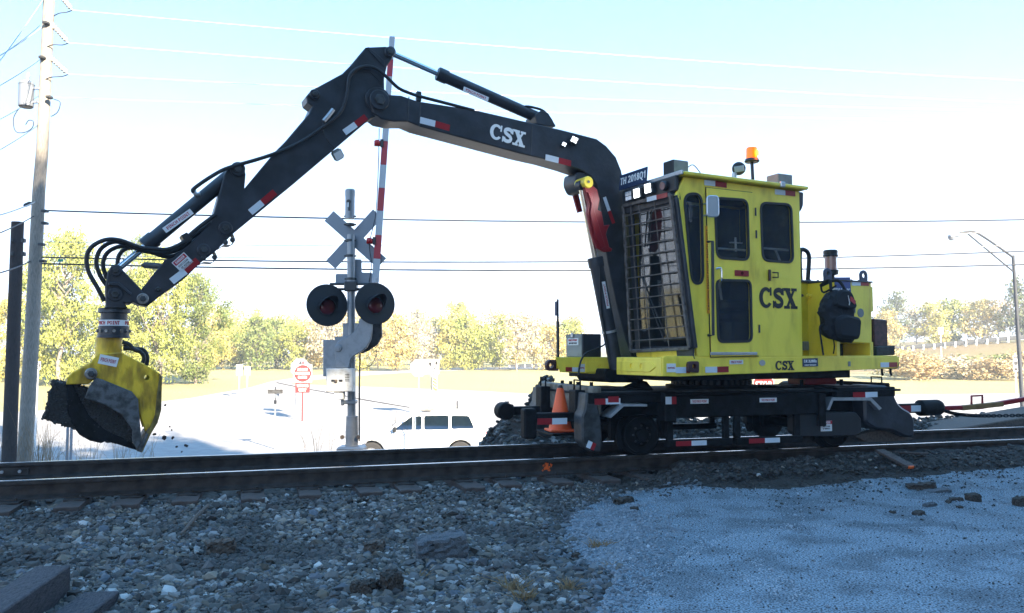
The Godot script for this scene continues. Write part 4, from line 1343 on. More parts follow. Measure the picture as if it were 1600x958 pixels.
func build_cab() -> void:
	var z0 := 1.205
	var z1 := 1.25
	var w_door := rounded([Vector2(-0.978, 3.125), Vector2(-0.454, 3.143), Vector2(-0.444, 2.395), Vector2(-0.956, 2.396)], 0.1, 5)
	var w_rear := rounded([Vector2(-0.244, 3.128), Vector2(0.282, 3.148), Vector2(0.296, 2.401), Vector2(-0.224, 2.403)], 0.1, 5)
	var w_low := rounded([Vector2(-0.971, 2.129), Vector2(-0.424, 2.143), Vector2(-0.420, 1.395), Vector2(-0.955, 1.384)], 0.08, 5)
	var w_slit := rounded([Vector2(-1.449, 3.130), Vector2(-1.174, 3.162), Vector2(-1.168, 2.079), Vector2(-1.341, 2.068)], 0.13, 6)
	var wall := [Vector2(-1.27, 1.21), Vector2(-1.56, 3.10), Vector2(-1.43, 3.335), Vector2(0.43, 3.325), Vector2(0.43, 1.21)]
	var cab := node("cab", Shape.new().prism(wall, z0, z1, 0.006, [w_door, w_rear, w_low, w_slit]), "yellow_paint", digger)
	node("far_wall", Shape.new().prism([Vector2(-1.36, 1.21), Vector2(-1.44, 3.15), Vector2(-1.42, 3.335), Vector2(0.43, 3.325), Vector2(0.43, 1.21)], 0.15, 0.19, 0.006), "yellow_paint", cab)
	node("rear_wall", Shape.new().box(Vector3(0.41, 2.265, 0.6975), Vector3(0.036, 2.10, 1.01)), "yellow_paint", cab)
	node("cab_floor", Shape.new().box(Vector3(-0.45, 1.225, 0.6975), Vector3(1.65, 0.03, 1.01)), "interior", cab)
	node("lining", Shape.new().box(Vector3(-0.48, 2.25, 0.2), Vector3(1.70, 2.0, 0.015)).box(Vector3(0.383, 2.25, 0.70), Vector3(0.012, 2.0, 0.98)).box(Vector3(-0.5, 3.29, 0.70), Vector3(1.75, 0.012, 0.98)), "interior", cab)
	# windows: rubber seal proud of the wall, pane inside it
	for e in [[w_rear, cab, z1], [w_slit, cab, z1]]:
		node("window_seal", Shape.new().prism(Shape.inset(Shape.ccw(e[0]), -0.014), z1 - 0.01, z1 + 0.010, 0.004, [Shape.inset(Shape.ccw(e[0]), 0.016)]), "rubber", cab)
		node("window_pane", Shape.new().prism(e[0], z1 - 0.022, z1 - 0.016), "cab_glass", cab)
	# the door, a skin with two windows
	var dz := 1.272
	var door_o := [Vector2(-1.113, 3.233), Vector2(-0.389, 3.236), Vector2(-0.369, 2.290), Vector2(-0.330, 1.219), Vector2(-1.075, 1.208)]
	var w1 := rounded([Vector2(-0.997, 3.120), Vector2(-0.475, 3.137), Vector2(-0.465, 2.392), Vector2(-0.976, 2.393)], 0.1, 5)
	var w2 := rounded([Vector2(-0.990, 2.126), Vector2(-0.445, 2.141), Vector2(-0.440, 1.395), Vector2(-0.974, 1.383)], 0.08, 5)
	var door := node("cab_door", Shape.new().prism(door_o, 1.256, dz, 0.005, [w1, w2]), "yellow_paint", digger)
	node("door_gap", Shape.new().prism(Shape.inset(Shape.ccw(PackedVector2Array(door_o)), -0.009), 1.2505, 1.2575, 0.0, [w1, w2]), "black_print", door)
	for w in [w1, w2]:
		node("window_seal", Shape.new().prism(Shape.inset(Shape.ccw(w), -0.014), dz - 0.01, dz + 0.010, 0.004, [Shape.inset(Shape.ccw(w), 0.016)]), "rubber", door)
		node("window_pane", Shape.new().prism(w, dz - 0.022, dz - 0.016), "cab_glass", door)
	var hp := [Vector2(-1.007, 2.258), Vector2(-0.953, 2.260), Vector2(-0.945, 2.137), Vector2(-0.703, 2.260), Vector2(-0.480, 2.188), Vector2(-1.108, 1.246), Vector2(-0.356, 1.254)]
	node("door_handle", Shape.new().tube(curve([v3(hp[0], 1.285), v3(hp[1], 1.315), v3(hp[2], 1.315), v3(hp[2] - Vector2(0, 0.03), 1.29)], 5), 0.013, 8), "chrome", door)
	node("red_reflector", Shape.new().prism(rounded([hp[3], Vector2(hp[4].x, hp[3].y), hp[4], Vector2(hp[3].x, hp[4].y)], 0.01, 2), dz, dz + 0.012, 0.003), "red_tape", door)
	node("reflector_spot", Shape.new().disc_z(v3((hp[3] + hp[4]) / 2.0, 0), 0.022, dz + 0.012, dz + 0.018, 0.002, 14), "dull_red_lens", door)
	node("kick_strip", Shape.new().box(Vector3((hp[5].x + hp[6].x) / 2.0, hp[5].y, dz + 0.006), Vector3(hp[6].x - hp[5].x - 0.02, 0.035, 0.012), 0.003), "zinc", door)
	for y in [3.0, 2.72, 1.55]:
		node("hinge", Shape.new().tube([Vector3(-0.345 + (3.0 - y) * 0.02, y - 0.05, 1.272), Vector3(-0.345 + (3.0 - y) * 0.02, y + 0.05, 1.272)], 0.011, 8), "black_paint", door)
	var lt := [Vector2(-0.126, 2.222), Vector2(-0.078, 2.257)]
	var latch := Shape.new().box(v3(lt[0], 1.265), Vector3(0.03, 0.14, 0.03), 0.006)
	latch.tube([v3(lt[1], 1.27), v3(lt[1] + Vector2(0.07, 0.0), 1.29), v3(lt[1] + Vector2(0.07, -0.06), 1.29), v3(lt[1] + Vector2(0, -0.06), 1.27)], 0.009, 7)
	node("door_latch", latch, "maroon_paint", cab)
	# company letters
	var cs := [Vector2(-0.292, 1.925), Vector2(0.346, 1.957)]
	company_letters(cs[0].distance_to(cs[1]), 0.262, "black_print", cab, move((cs[0].x + cs[1].x) / 2.0, (cs[0].y + cs[1].y) / 2.0 + 0.0, 1.2515))
	# roof and its lip
	var roof := node("cab_roof", Shape.new().prism([Vector2(-1.53, 0.12), Vector2(-1.49, 1.33), Vector2(0.50, 1.33), Vector2(0.50, 0.12)], -0.022, 0.022, 0.01), "yellow_paint", digger, Transform3D(Basis(Vector3.RIGHT, PI / 2.0), Vector3(0, 3.365, 0)))
	# the plan was drawn in x, z: turning it about x lays it flat
	node("roof_front_edge", Shape.new().box(Vector3(-1.515, 3.372, 0.72), Vector3(0.03, 0.05, 1.2), 0.006), "zinc", digger)
	for e in [[Vector2(-1.138, 3.296), Vector2(-0.970, 3.297), Vector2(-0.790, 3.294)], [Vector2(-0.000, 3.286), Vector2(0.175, 3.288), Vector2(0.347, 3.289)]]:
		sticker(cab, e[0], e[1], 0.065, 1.2555, "white_tape")
		sticker(cab, e[1], e[2], 0.065, 1.2555, "red_tape")
	# grab rail and the tall orange label beside the door
	var lb := [Vector2(-1.112, 2.772), Vector2(-1.101, 1.722), Vector2(-1.096, 2.580), Vector2(-1.106, 1.463)]
	var lab := sticker(cab, lb[1], lb[0], 0.04, 1.258, "orange_label", "CAUTION PINCH POINT  PINCH POINT", "black_print", "caution_label", 0.92, 0.5)
	var gr := Shape.new().tube([v3(lb[2], 1.256), v3(lb[2], 1.34), v3(lb[3], 1.34), v3(lb[3], 1.256)], 0.018, 10)
	node("grab_rail", gr, "black_paint", cab)
	# rear-view mirror on two arms
	var mp := [Vector2(-1.248, 3.068), Vector2(-1.118, 3.094), Vector2(-1.117, 2.874), Vector2(-1.247, 2.845)]
	var mid := (mp[0] + mp[2]) / 2.0 as Vector2
	var mirror := node("mirror", Shape.new().prism(rounded([Vector2(-0.075, -0.13), Vector2(0.075, -0.13), Vector2(0.075, 0.13), Vector2(-0.075, 0.13)], 0.05), -0.02, 0.02, 0.012), "mirror_shell", digger, turned(Vector3(mid.x, mid.y, 1.45), Vector3(0, -25, 0)))
	node("mirror_arm", Shape.new().tube([Vector3(0.0, 0.06, -0.01), Vector3(0.0, 0.06, -0.06), Vector3(-0.06, 0.06, -0.2)], 0.009, 7).tube([Vector3(0, -0.08, -0.01), Vector3(0, -0.08, -0.06), Vector3(-0.06, -0.08, -0.2)], 0.009, 7), "zinc", mirror)
	# front wall: frame strips round the windscreen, the screen, and the cage before it
	var fw := Shape.new()
	var b := 0.09
	front_bar(fw, cage_point(0.5, -0.02, b) - Vector3(0, 0, 0.55), cage_point(0.5, -0.02, b) + Vector3(0, 0, 0.55), 0.16, 0.03)
	front_bar(fw, cage_point(0.5, 0.985, b) - Vector3(0.0, 0, 0.55), cage_point(0.5, 0.985, b) + Vector3(0, 0, 0.55), 0.10, 0.03)
	front_bar(fw, cage_point(0.03, 0, b), cage_point(0.03, 1, b), 0.10, 0.028)
	front_bar(fw, cage_point(0.965, 0, b), cage_point(0.965, 1, b), 0.09, 0.028)
	node("front_wall", fw, "black_paint", cab)
	var sill := Shape.new()
	front_bar(sill, cage_point(0.03, -0.03, b - 0.022), cage_point(1.0, -0.03, b - 0.022), 0.13, 0.012)
	node("front_sill", sill, "yellow_paint", cab)
	var seal := Shape.new()
	for e in [[0.09, 0.07, 0.92, 0.07], [0.09, 0.945, 0.92, 0.945], [0.09, 0.07, 0.09, 0.945], [0.92, 0.07, 0.92, 0.945]]:
		front_bar(seal, cage_point(e[0], e[1], b - 0.012), cage_point(e[2], e[3], b - 0.012), 0.035, 0.03)
	node("window_seal", seal, "rubber", cab)
	node("windscreen", pane_patch(cage_point(0.08, 0.06, b), cage_point(0.93, 0.06, b), cage_point(0.93, 0.95, b), cage_point(0.08, 0.95, b), Vector3(0.006, 0, 0)), "screen_glass", cab)
	for e in [[[cage_point(0.55, 0.05, b - 0.03), cage_point(0.30, 0.36, b - 0.03)], 0.008], [[cage_point(0.60, 0.07, b - 0.03), cage_point(0.36, 0.34, b - 0.03)], 0.006], [[cage_point(0.46, 0.22, b - 0.025), cage_point(0.22, 0.5, b - 0.025)], 0.010], [[cage_point(0.45, 0.95, b - 0.03), cage_point(0.33, 0.70, b - 0.03)], 0.010], [[cage_point(0.55, 0.95, b - 0.03), cage_point(0.42, 0.74, b - 0.03)], 0.008]]:
		node("wiper", Shape.new().tube(e[0], e[1], 6), "black_plastic", cab)
	var cage := Shape.new()
	for e in [[0.0, 0.0, 1.0, 0.0], [0.0, 1.0, 1.0, 1.0], [0.0, 0.0, 0.0, 1.0], [1.0, 0.0, 1.0, 1.0]]:
		front_bar(cage, cage_point(e[0], e[1]), cage_point(e[2], e[3]), 0.045, 0.035)
	var cg := node("window_cage", cage, "cage_brown", digger)
	for i in 13:
		var v := (i + 1) / 14.0
		var bar := Shape.new()
		front_bar(bar, cage_point(0.01, v), cage_point(0.99, v), 0.014, 0.014)
		node("cage_bar", bar, "cage_brown", cg)
	for u in [0.15, 0.34, 0.66]:
		var bar := Shape.new()
		front_bar(bar, cage_point(u, 0.01, 0.013), cage_point(u, 0.99, 0.013), 0.014, 0.012)
		node("cage_bar", bar, "cage_brown", cg)
	var tp := Shape.new()
	front_bar(tp, cage_point(0.56, 1.0, -0.021), cage_point(0.76, 1.0, -0.021), 0.055, 0.006)
	node("sticker", tp, "white_tape", cg)
	tp = Shape.new()
	front_bar(tp, cage_point(0.76, 1.0, -0.021), cage_point(0.97, 1.0, -0.021), 0.055, 0.006)
	node("sticker", tp, "red_tape", cg)
	var pil := Shape.new()
	front_bar(pil, cage_point(1.03, 0.0, 0.055), cage_point(1.03, 0.98, 0.055), 0.06, 0.05)
	node("corner_pillar", pil, "black_paint", digger)
	# visor with its lamps
	var vz := Shape.new()
	vz.at(Transform3D(Basis(Vector3.BACK, Vector3.UP, Vector3.LEFT), Vector3(-1.53, 3.255, 0.69))).box(Vector3.ZERO, Vector3(1.10, 0.19, 0.06), 0.012)
	var vis := node("visor", vz, "black_plastic", digger)
	for e in [[0.38, 3.245, 0], [0.56, 3.25, 1], [0.79, 3.27, 1], [1.06, 3.25, 2]]:
		var t := Transform3D(Basis(Vector3.BACK, Vector3.UP, Vector3.LEFT), Vector3(-1.56, e[1], e[0])).rotated_local(Vector3.RIGHT, 0.1)
		if e[2] == 2:
			var round := Shape.new().disc_z(Vector3.ZERO, 0.06, 0, 0.05, 0.01, 20)
			var rl := node("round_lamp", round, "black_plastic", digger, t)
			node("lamp_glass", Shape.new().disc_z(Vector3.ZERO, 0.05, 0.05, 0.056, 0.002, 20), "dull_red_lens", rl)
			continue
		var lamp := node("headlight", Shape.new().box(Vector3(0, 0, 0.03), Vector3(0.15, 0.14, 0.07), 0.015), "black_plastic", digger, t)
		var lens := Shape.new()
		for ix in 2:
			for iy in 2:
				lens.box(Vector3(-0.031 + 0.062 * ix, -0.029 + 0.058 * iy, 0.068), Vector3(0.056, 0.052, 0.012), 0.006)
		node("lamp_lens", lens, "lit_lamp" if e[2] == 1 else "lamp_lens", lamp)
		if e[2] == 1:
			var li := SpotLight3D.new()
			li.name = "headlight_beam"
			li.light_energy = 0.12
			li.light_size = 0.05
			li.spot_angle = 60
			li.spot_range = 20
			li.spot_attenuation = 2.0
			li.shadow_enabled = true
			li.transform = Transform3D(Basis(Vector3.UP, PI), Vector3(0, 0, 0.09))
			lamp.add_child(li)
	# number board on the visor
	var nb := [Vector2(-1.615, 3.463)]
	var nt := Transform3D(Basis(Vector3.BACK, Vector3.UP, Vector3.LEFT), Vector3(-1.565, 3.46, 0.40)).rotated_local(Vector3.RIGHT, -0.08)
	var board := node("number_board", Shape.new().box(Vector3.ZERO, Vector3(0.60, 0.20, 0.012), 0.003), "blue_board", digger, nt)
	lettering("TH 2018Q1", 0.54, 0.115, "white_print", board, move(0, 0, 0.007))
	# on the roof: speaker box, work lamp, beacon, small box, wires
	var hornx := node("roof_box", Shape.new().box(Vector3(-1.28, 3.5, 0.90), Vector3(0.24, 0.21, 0.2), 0.01), "black_plastic", digger)
	node("box_side", Shape.new().box(Vector3(-1.28, 3.5, 1.003), Vector3(0.215, 0.185, 0.006), 0.002), "box_grey", hornx)
	var wl := node("work_lamp", Shape.new().at(turned(Vector3(-0.31, 3.61, 0.95), Vector3(18, -35, 8))).disc_z(Vector3.ZERO, 0.085, -0.05, 0.03, 0.02, 20), "black_plastic", digger)
	node("lamp_lens", Shape.new().at(turned(Vector3(-0.31, 3.61, 0.95), Vector3(18, -35, 8))).box(Vector3(0, 0, 0.033), Vector3(0.12, 0.075, 0.012), 0.005), "lamp_lens", wl)
	node("lamp_bracket", Shape.new().box(Vector3(-0.37, 3.47, 0.93), Vector3(0.05, 0.17, 0.05), 0.008), "zinc", wl)
	var bp := Vector3(0.17, 3.39, 0.70)
	var pole := node("beacon_post", Shape.new().tube([bp, bp + Vector3(-0.02, 0.40, 0)], 0.022, 10), "black_paint", digger)
	node("beacon_base", Shape.new().at(move(bp.x - 0.02, bp.y + 0.40, bp.z)).lathe([Vector2(0, 0), Vector2(0.085, 0), Vector2(0.1, 0.015), Vector2(0.085, 0.05), Vector2(0, 0.05)], 24), "black_plastic", pole)
	node("beacon_lamp", Shape.new().at(move(bp.x - 0.02, bp.y + 0.45, bp.z)).lathe([Vector2(0.076, 0), Vector2(0.073, 0.13), Vector2(0.066, 0.15), Vector2(0, 0.155)], 24, true), "amber_lens", pole)
	node("beacon_flash_lamp", Shape.new().box(Vector3(bp.x + 0.015, bp.y + 0.525, bp.z + 0.066), Vector3(0.05, 0.07, 0.02), 0.006), "amber_core", pole)
	var bl := OmniLight3D.new()
	bl.name = "beacon_light"
	bl.light_color = Color(1, 0.5, 0.1)
	bl.light_energy = 0.02
	bl.light_size = 0.06
	bl.omni_range = 20
	bl.omni_attenuation = 2.0
	bl.shadow_enabled = true
	bl.position = bp + Vector3(0.02, 0.525, 0.13)
	pole.add_child(bl)
	var rb := node("roof_box", Shape.new().box(Vector3(0.56, 3.515, 0.78), Vector3(0.26, 0.25, 0.22), 0.01), "box_grey", digger)
	node("wire", Shape.new().tube(curve([Vector3(0.53, 3.47, 0.88), Vector3(0.42, 3.45, 0.9), Vector3(0.3, 3.40, 0.95)], 5), 0.006, 6), "rubber", rb)
	node("wire", Shape.new().tube(curve([Vector3(-1.16, 3.52, 0.95), Vector3(-1.05, 3.58, 0.95), Vector3(-0.95, 3.47, 0.98), Vector3(-0.9, 3.40, 1.0)], 5), 0.006, 6), "rubber", hornx)
	node("roof_clip", Shape.new().box(Vector3(0.06, 3.37, 1.325), Vector3(0.08, 0.07, 0.04), 0.01), "zinc", digger)
	node("roof_bracket", Shape.new().prism(rounded([Vector2(0.43, 3.34), Vector2(0.56, 3.34), Vector2(0.55, 3.16), Vector2(0.5, 3.08), Vector2(0.43, 3.08)], 0.03), 0.8, 1.2, 0.01), "black_paint", digger)
	# seat, screen and levers seen through the glass
	var seat := node("operator_seat", Shape.new().box(Vector3(-0.25, 1.72, 0.70), Vector3(0.5, 0.14, 0.5), 0.05).box(Vector3(-0.02, 2.12, 0.70), Vector3(0.13, 0.75, 0.46), 0.05).box(Vector3(0.0, 2.6, 0.70), Vector3(0.1, 0.2, 0.26), 0.04), "seat_cloth", digger)
	node("seat_base", Shape.new().box(Vector3(-0.2, 1.45, 0.70), Vector3(0.4, 0.42, 0.4), 0.02), "interior", seat)
	var con := node("control_console", Shape.new().box(Vector3(-0.5, 1.85, 0.42), Vector3(0.5, 0.12, 0.12), 0.02).box(Vector3(-0.5, 1.85, 0.98), Vector3(0.5, 0.12, 0.12), 0.02), "interior", digger)
	var wl2 := [Vector2(-0.864, 2.535), Vector2(-0.369, 2.540), Vector2(-0.523, 2.691), Vector2(-0.516, 2.515), Vector2(-0.618, 2.621), Vector2(-0.410, 2.626), Vector2(-0.059, 2.582), Vector2(0.371, 2.582), Vector2(0.138, 2.585), Vector2(0.222, 2.433)]
	for k in 5:
		node("control_rod", Shape.new().tube([v3(wl2[2 * k], 1.1), v3(wl2[2 * k + 1], 1.1)], 0.014 if k != 2 else 0.009, 8), "white_label", con)
	for zz in [0.42, 0.98]:
		node("control_lever", Shape.new().tube([Vector3(-0.65, 1.9, zz), Vector3(-0.68, 2.08, zz), Vector3(-0.68, 2.16, zz)], [0.014, 0.016, 0.028], 8), "zinc", con)


func build_engine() -> void:
	var hood := node("engine_housing", Shape.new().prism([Vector2(0.47, 1.21), Vector2(2.0, 1.21), Vector2(2.0, 2.22), Vector2(0.47, 2.22)], -1.15, 0.72, 0.02), "shaded_yellow", digger)
	var rear := [Vector2(1.10, 1.40), Vector2(1.775, 1.38), Vector2(1.79, 2.205), Vector2(1.105, 2.20)]
	var box := node("hydraulic_tank", Shape.new().prism(rear, 0.70, 1.20, 0.012), "yellow_paint", digger)
	node("tank_leg", Shape.new().box(Vector3(1.13, 1.30, 0.96), Vector3(0.06, 0.2, 0.48), 0.005).box(Vector3(1.765, 1.30, 0.96), Vector3(0.06, 0.2, 0.48), 0.005).box(Vector3(1.44, 1.25, 0.72), Vector3(0.6, 0.08, 0.02), 0.004), "yellow_paint", box)
	node("dark_bay", Shape.new().box(Vector3(1.45, 1.305, 0.74), Vector3(0.6, 0.2, 0.012)), "interior", box)
	# black lid with its row of bolts
	var lid := node("housing_lid", Shape.new().box(Vector3(1.24, 2.235, -0.2), Vector3(1.56, 0.03, 1.9), 0.008).box(Vector3(1.45, 2.215, 0.97), Vector3(0.71, 0.02, 0.49), 0.005), "black_paint", digger)
	var bl := Shape.new()
	for k in 9:
		bl.at(move(0.55 + 0.155 * k, 2.25, 0.7)).lathe([Vector2(0.016, 0), Vector2(0.016, 0.016), Vector2(0, 0.016)], 6)
	for k in 5:
		bl.at(move(1.16 + 0.14 * k, 2.225, 1.17)).lathe([Vector2(0.014, 0), Vector2(0.014, 0.016), Vector2(0, 0.016)], 6)
	node("lid_bolt", bl, "black_paint", lid)
	for e in [[Vector2(1.179, 2.301)], [Vector2(1.873, 2.305)]]:
		var c: Vector2 = e[0]
		var o := PackedVector2Array()
		for k in 11:
			o.append(Vector2(0.075, 0).rotated(PI * k / 10.0) + Vector2(0, 0.02))
		o.append(Vector2(-0.07, -0.075))
		o.append(Vector2(0.07, -0.075))
		node("lifting_eye", Shape.new().prism(o, -0.014, 0.014, 0.004, [ring2(0, 0.02, 0.036, 14)]), "blue_board", digger, move(c.x, maxf(c.y, 2.29), 1.0))
	# blue panel, plates, pressure gauge plate
	var bp := [Vector2(1.085, 2.051), Vector2(1.385, 2.065)]
	sticker(box, bp[0], bp[1], 0.40, 1.2025, "blue_label", "", "white_print", "blue_panel")
	lettering("HYDRAULIC", 0.34, 0.05, "white_print", box, move(bp[1].x - 0.19, bp[1].y + 0.02, 1.205))
	var tp := [Vector2(1.402, 2.182), Vector2(1.573, 2.186), Vector2(1.735, 2.189), Vector2(1.560, 1.791), Vector2(1.432, 1.634)]
	sticker(box, tp[0], tp[1], 0.055, 1.2025, "white_tape")
	sticker(box, tp[1], tp[2], 0.055, 1.2025, "red_tape")
	node("round_plate", Shape.new().disc_z(v3(tp[3], 0), 0.06, 1.2, 1.206, 0.001, 22).disc_z(v3(tp[3], 0), 0.035, 1.206, 1.208, 0.0, 18), "box_grey", box)
	node("small_plate", Shape.new().box(v3(tp[3] + Vector2(-0.14, 0.03), 1.203), Vector3(0.09, 0.06, 0.006), 0.002), "box_grey", box)
	node("white_plate", Shape.new().box(v3(tp[4], 1.203), Vector3(0.09, 0.17, 0.006), 0.002), "white_label", box)
	lettering("OIL", 0.05, 0.03, "blue_label", box, move(tp[4].x, tp[4].y + 0.03, 1.207))
	node("side_flange", Shape.new().prism([Vector2(1.798, 2.161), Vector2(1.938, 2.166), Vector2(1.938, 1.822), Vector2(1.811, 1.810)], 0.80, 1.1, 0.006), "yellow_paint", box)
	# yellow pipe fittings and a hose on the recessed wall
	var pf := Shape.new()
	for x in [0.92, 1.1, 1.3]:
		pf.at(turned(Vector3(x, 2.03, 0.72), Vector3(90, 0, 0))).lathe([Vector2(0.035, 0), Vector2(0.035, 0.04), Vector2(0.02, 0.045), Vector2(0.02, 0.08), Vector2(0, 0.08)], 12)
	node("pipe_fitting", pf, "yellow_paint", hood)
	node("hose", Shape.new().tube(curve([Vector3(0.6, 1.6, 0.76), Vector3(0.62, 1.85, 0.80), Vector3(0.76, 2.0, 0.82), Vector3(0.92, 2.03, 0.80)], 6), 0.02, 8), "rubber", hood)
	node("hood_latch", Shape.new().box(Vector3(1.03, 1.35, 0.735), Vector3(0.1, 0.12, 0.03), 0.006), "box_grey", hood)
	# air pre-cleaner: clear bowl over a rusty red band
	var ac := [Vector2(1.693, 2.284), Vector2(1.706, 2.715)]
	var x: float = ac[0].x
	var y0 := 2.25
	var h: float = ac[1].y - y0
	var pc := node("air_cleaner", Shape.new().at(move(x, y0, 0.6)).lathe([Vector2(0, 0), Vector2(0.05, 0), Vector2(0.05, h * 0.22), Vector2(0.10, h * 0.25), Vector2(0.105, h * 0.38), Vector2(0.06, h * 0.40), Vector2(0, h * 0.40)], 24), "black_plastic", digger)
	node("cleaner_core", Shape.new().at(move(x, y0, 0.6)).lathe([Vector2(0.078, h * 0.38), Vector2(0.078, h * 0.86), Vector2(0, h * 0.86)], 22), "rust_red", pc)
	node("cleaner_bowl", Shape.new().at(move(x, y0, 0.6)).lathe([Vector2(0.094, h * 0.38), Vector2(0.094, h * 0.86)], 24), "clear_glass", pc)
	node("cleaner_cap", Shape.new().at(move(x, y0, 0.6)).lathe([Vector2(0.10, h * 0.80), Vector2(0.104, h * 0.84), Vector2(0.096, h * 0.86), Vector2(0.1, h * 0.97), Vector2(0.085, h), Vector2(0, h)], 24), "black_plastic", pc)
	# hose loop and filter behind the cab
	var hl := [Vector2(1.154, 2.249), Vector2(1.153, 2.653), Vector2(1.252, 2.694), Vector2(1.324, 2.617), Vector2(1.306, 2.390), Vector2(1.289, 2.254)]
	var lp := []
	for p in hl: lp.append(v3(p, 0.55))
	node("hose", Shape.new().tube(curve(lp, 6), 0.03, 10), "rubber", digger)
	node("filter_can", Shape.new().at(move(0.78, 2.25, 0.5)).lathe([Vector2(0.09, 0), Vector2(0.09, 0.25), Vector2(0.07, 0.29), Vector2(0, 0.29)], 18), "black_paint", digger)
	# maroon cooler and grey steps at the rear corner
	node("rear_box", Shape.new().prism([Vector2(2.119, 1.734), Vector2(2.407, 1.721), Vector2(2.406, 1.340), Vector2(2.131, 1.339)], 0.35, 0.95, 0.012), "maroon_paint", digger)
	var st := node("rear_step", Shape.new().prism([Vector2(1.861, 1.337), Vector2(2.233, 1.347), Vector2(2.228, 1.224), Vector2(1.869, 1.215)], 0.85, 1.2, 0.012), "dark_green_grey", digger)
	node("step_rib", Shape.new().box(Vector3(2.05, 1.31, 1.203), Vector3(0.34, 0.012, 0.012)).box(Vector3(2.05, 1.27, 1.203), Vector3(0.34, 0.012, 0.012)).box(Vector3(2.05, 1.35, 1.203), Vector3(0.34, 0.012, 0.012)), "black_plastic", st)


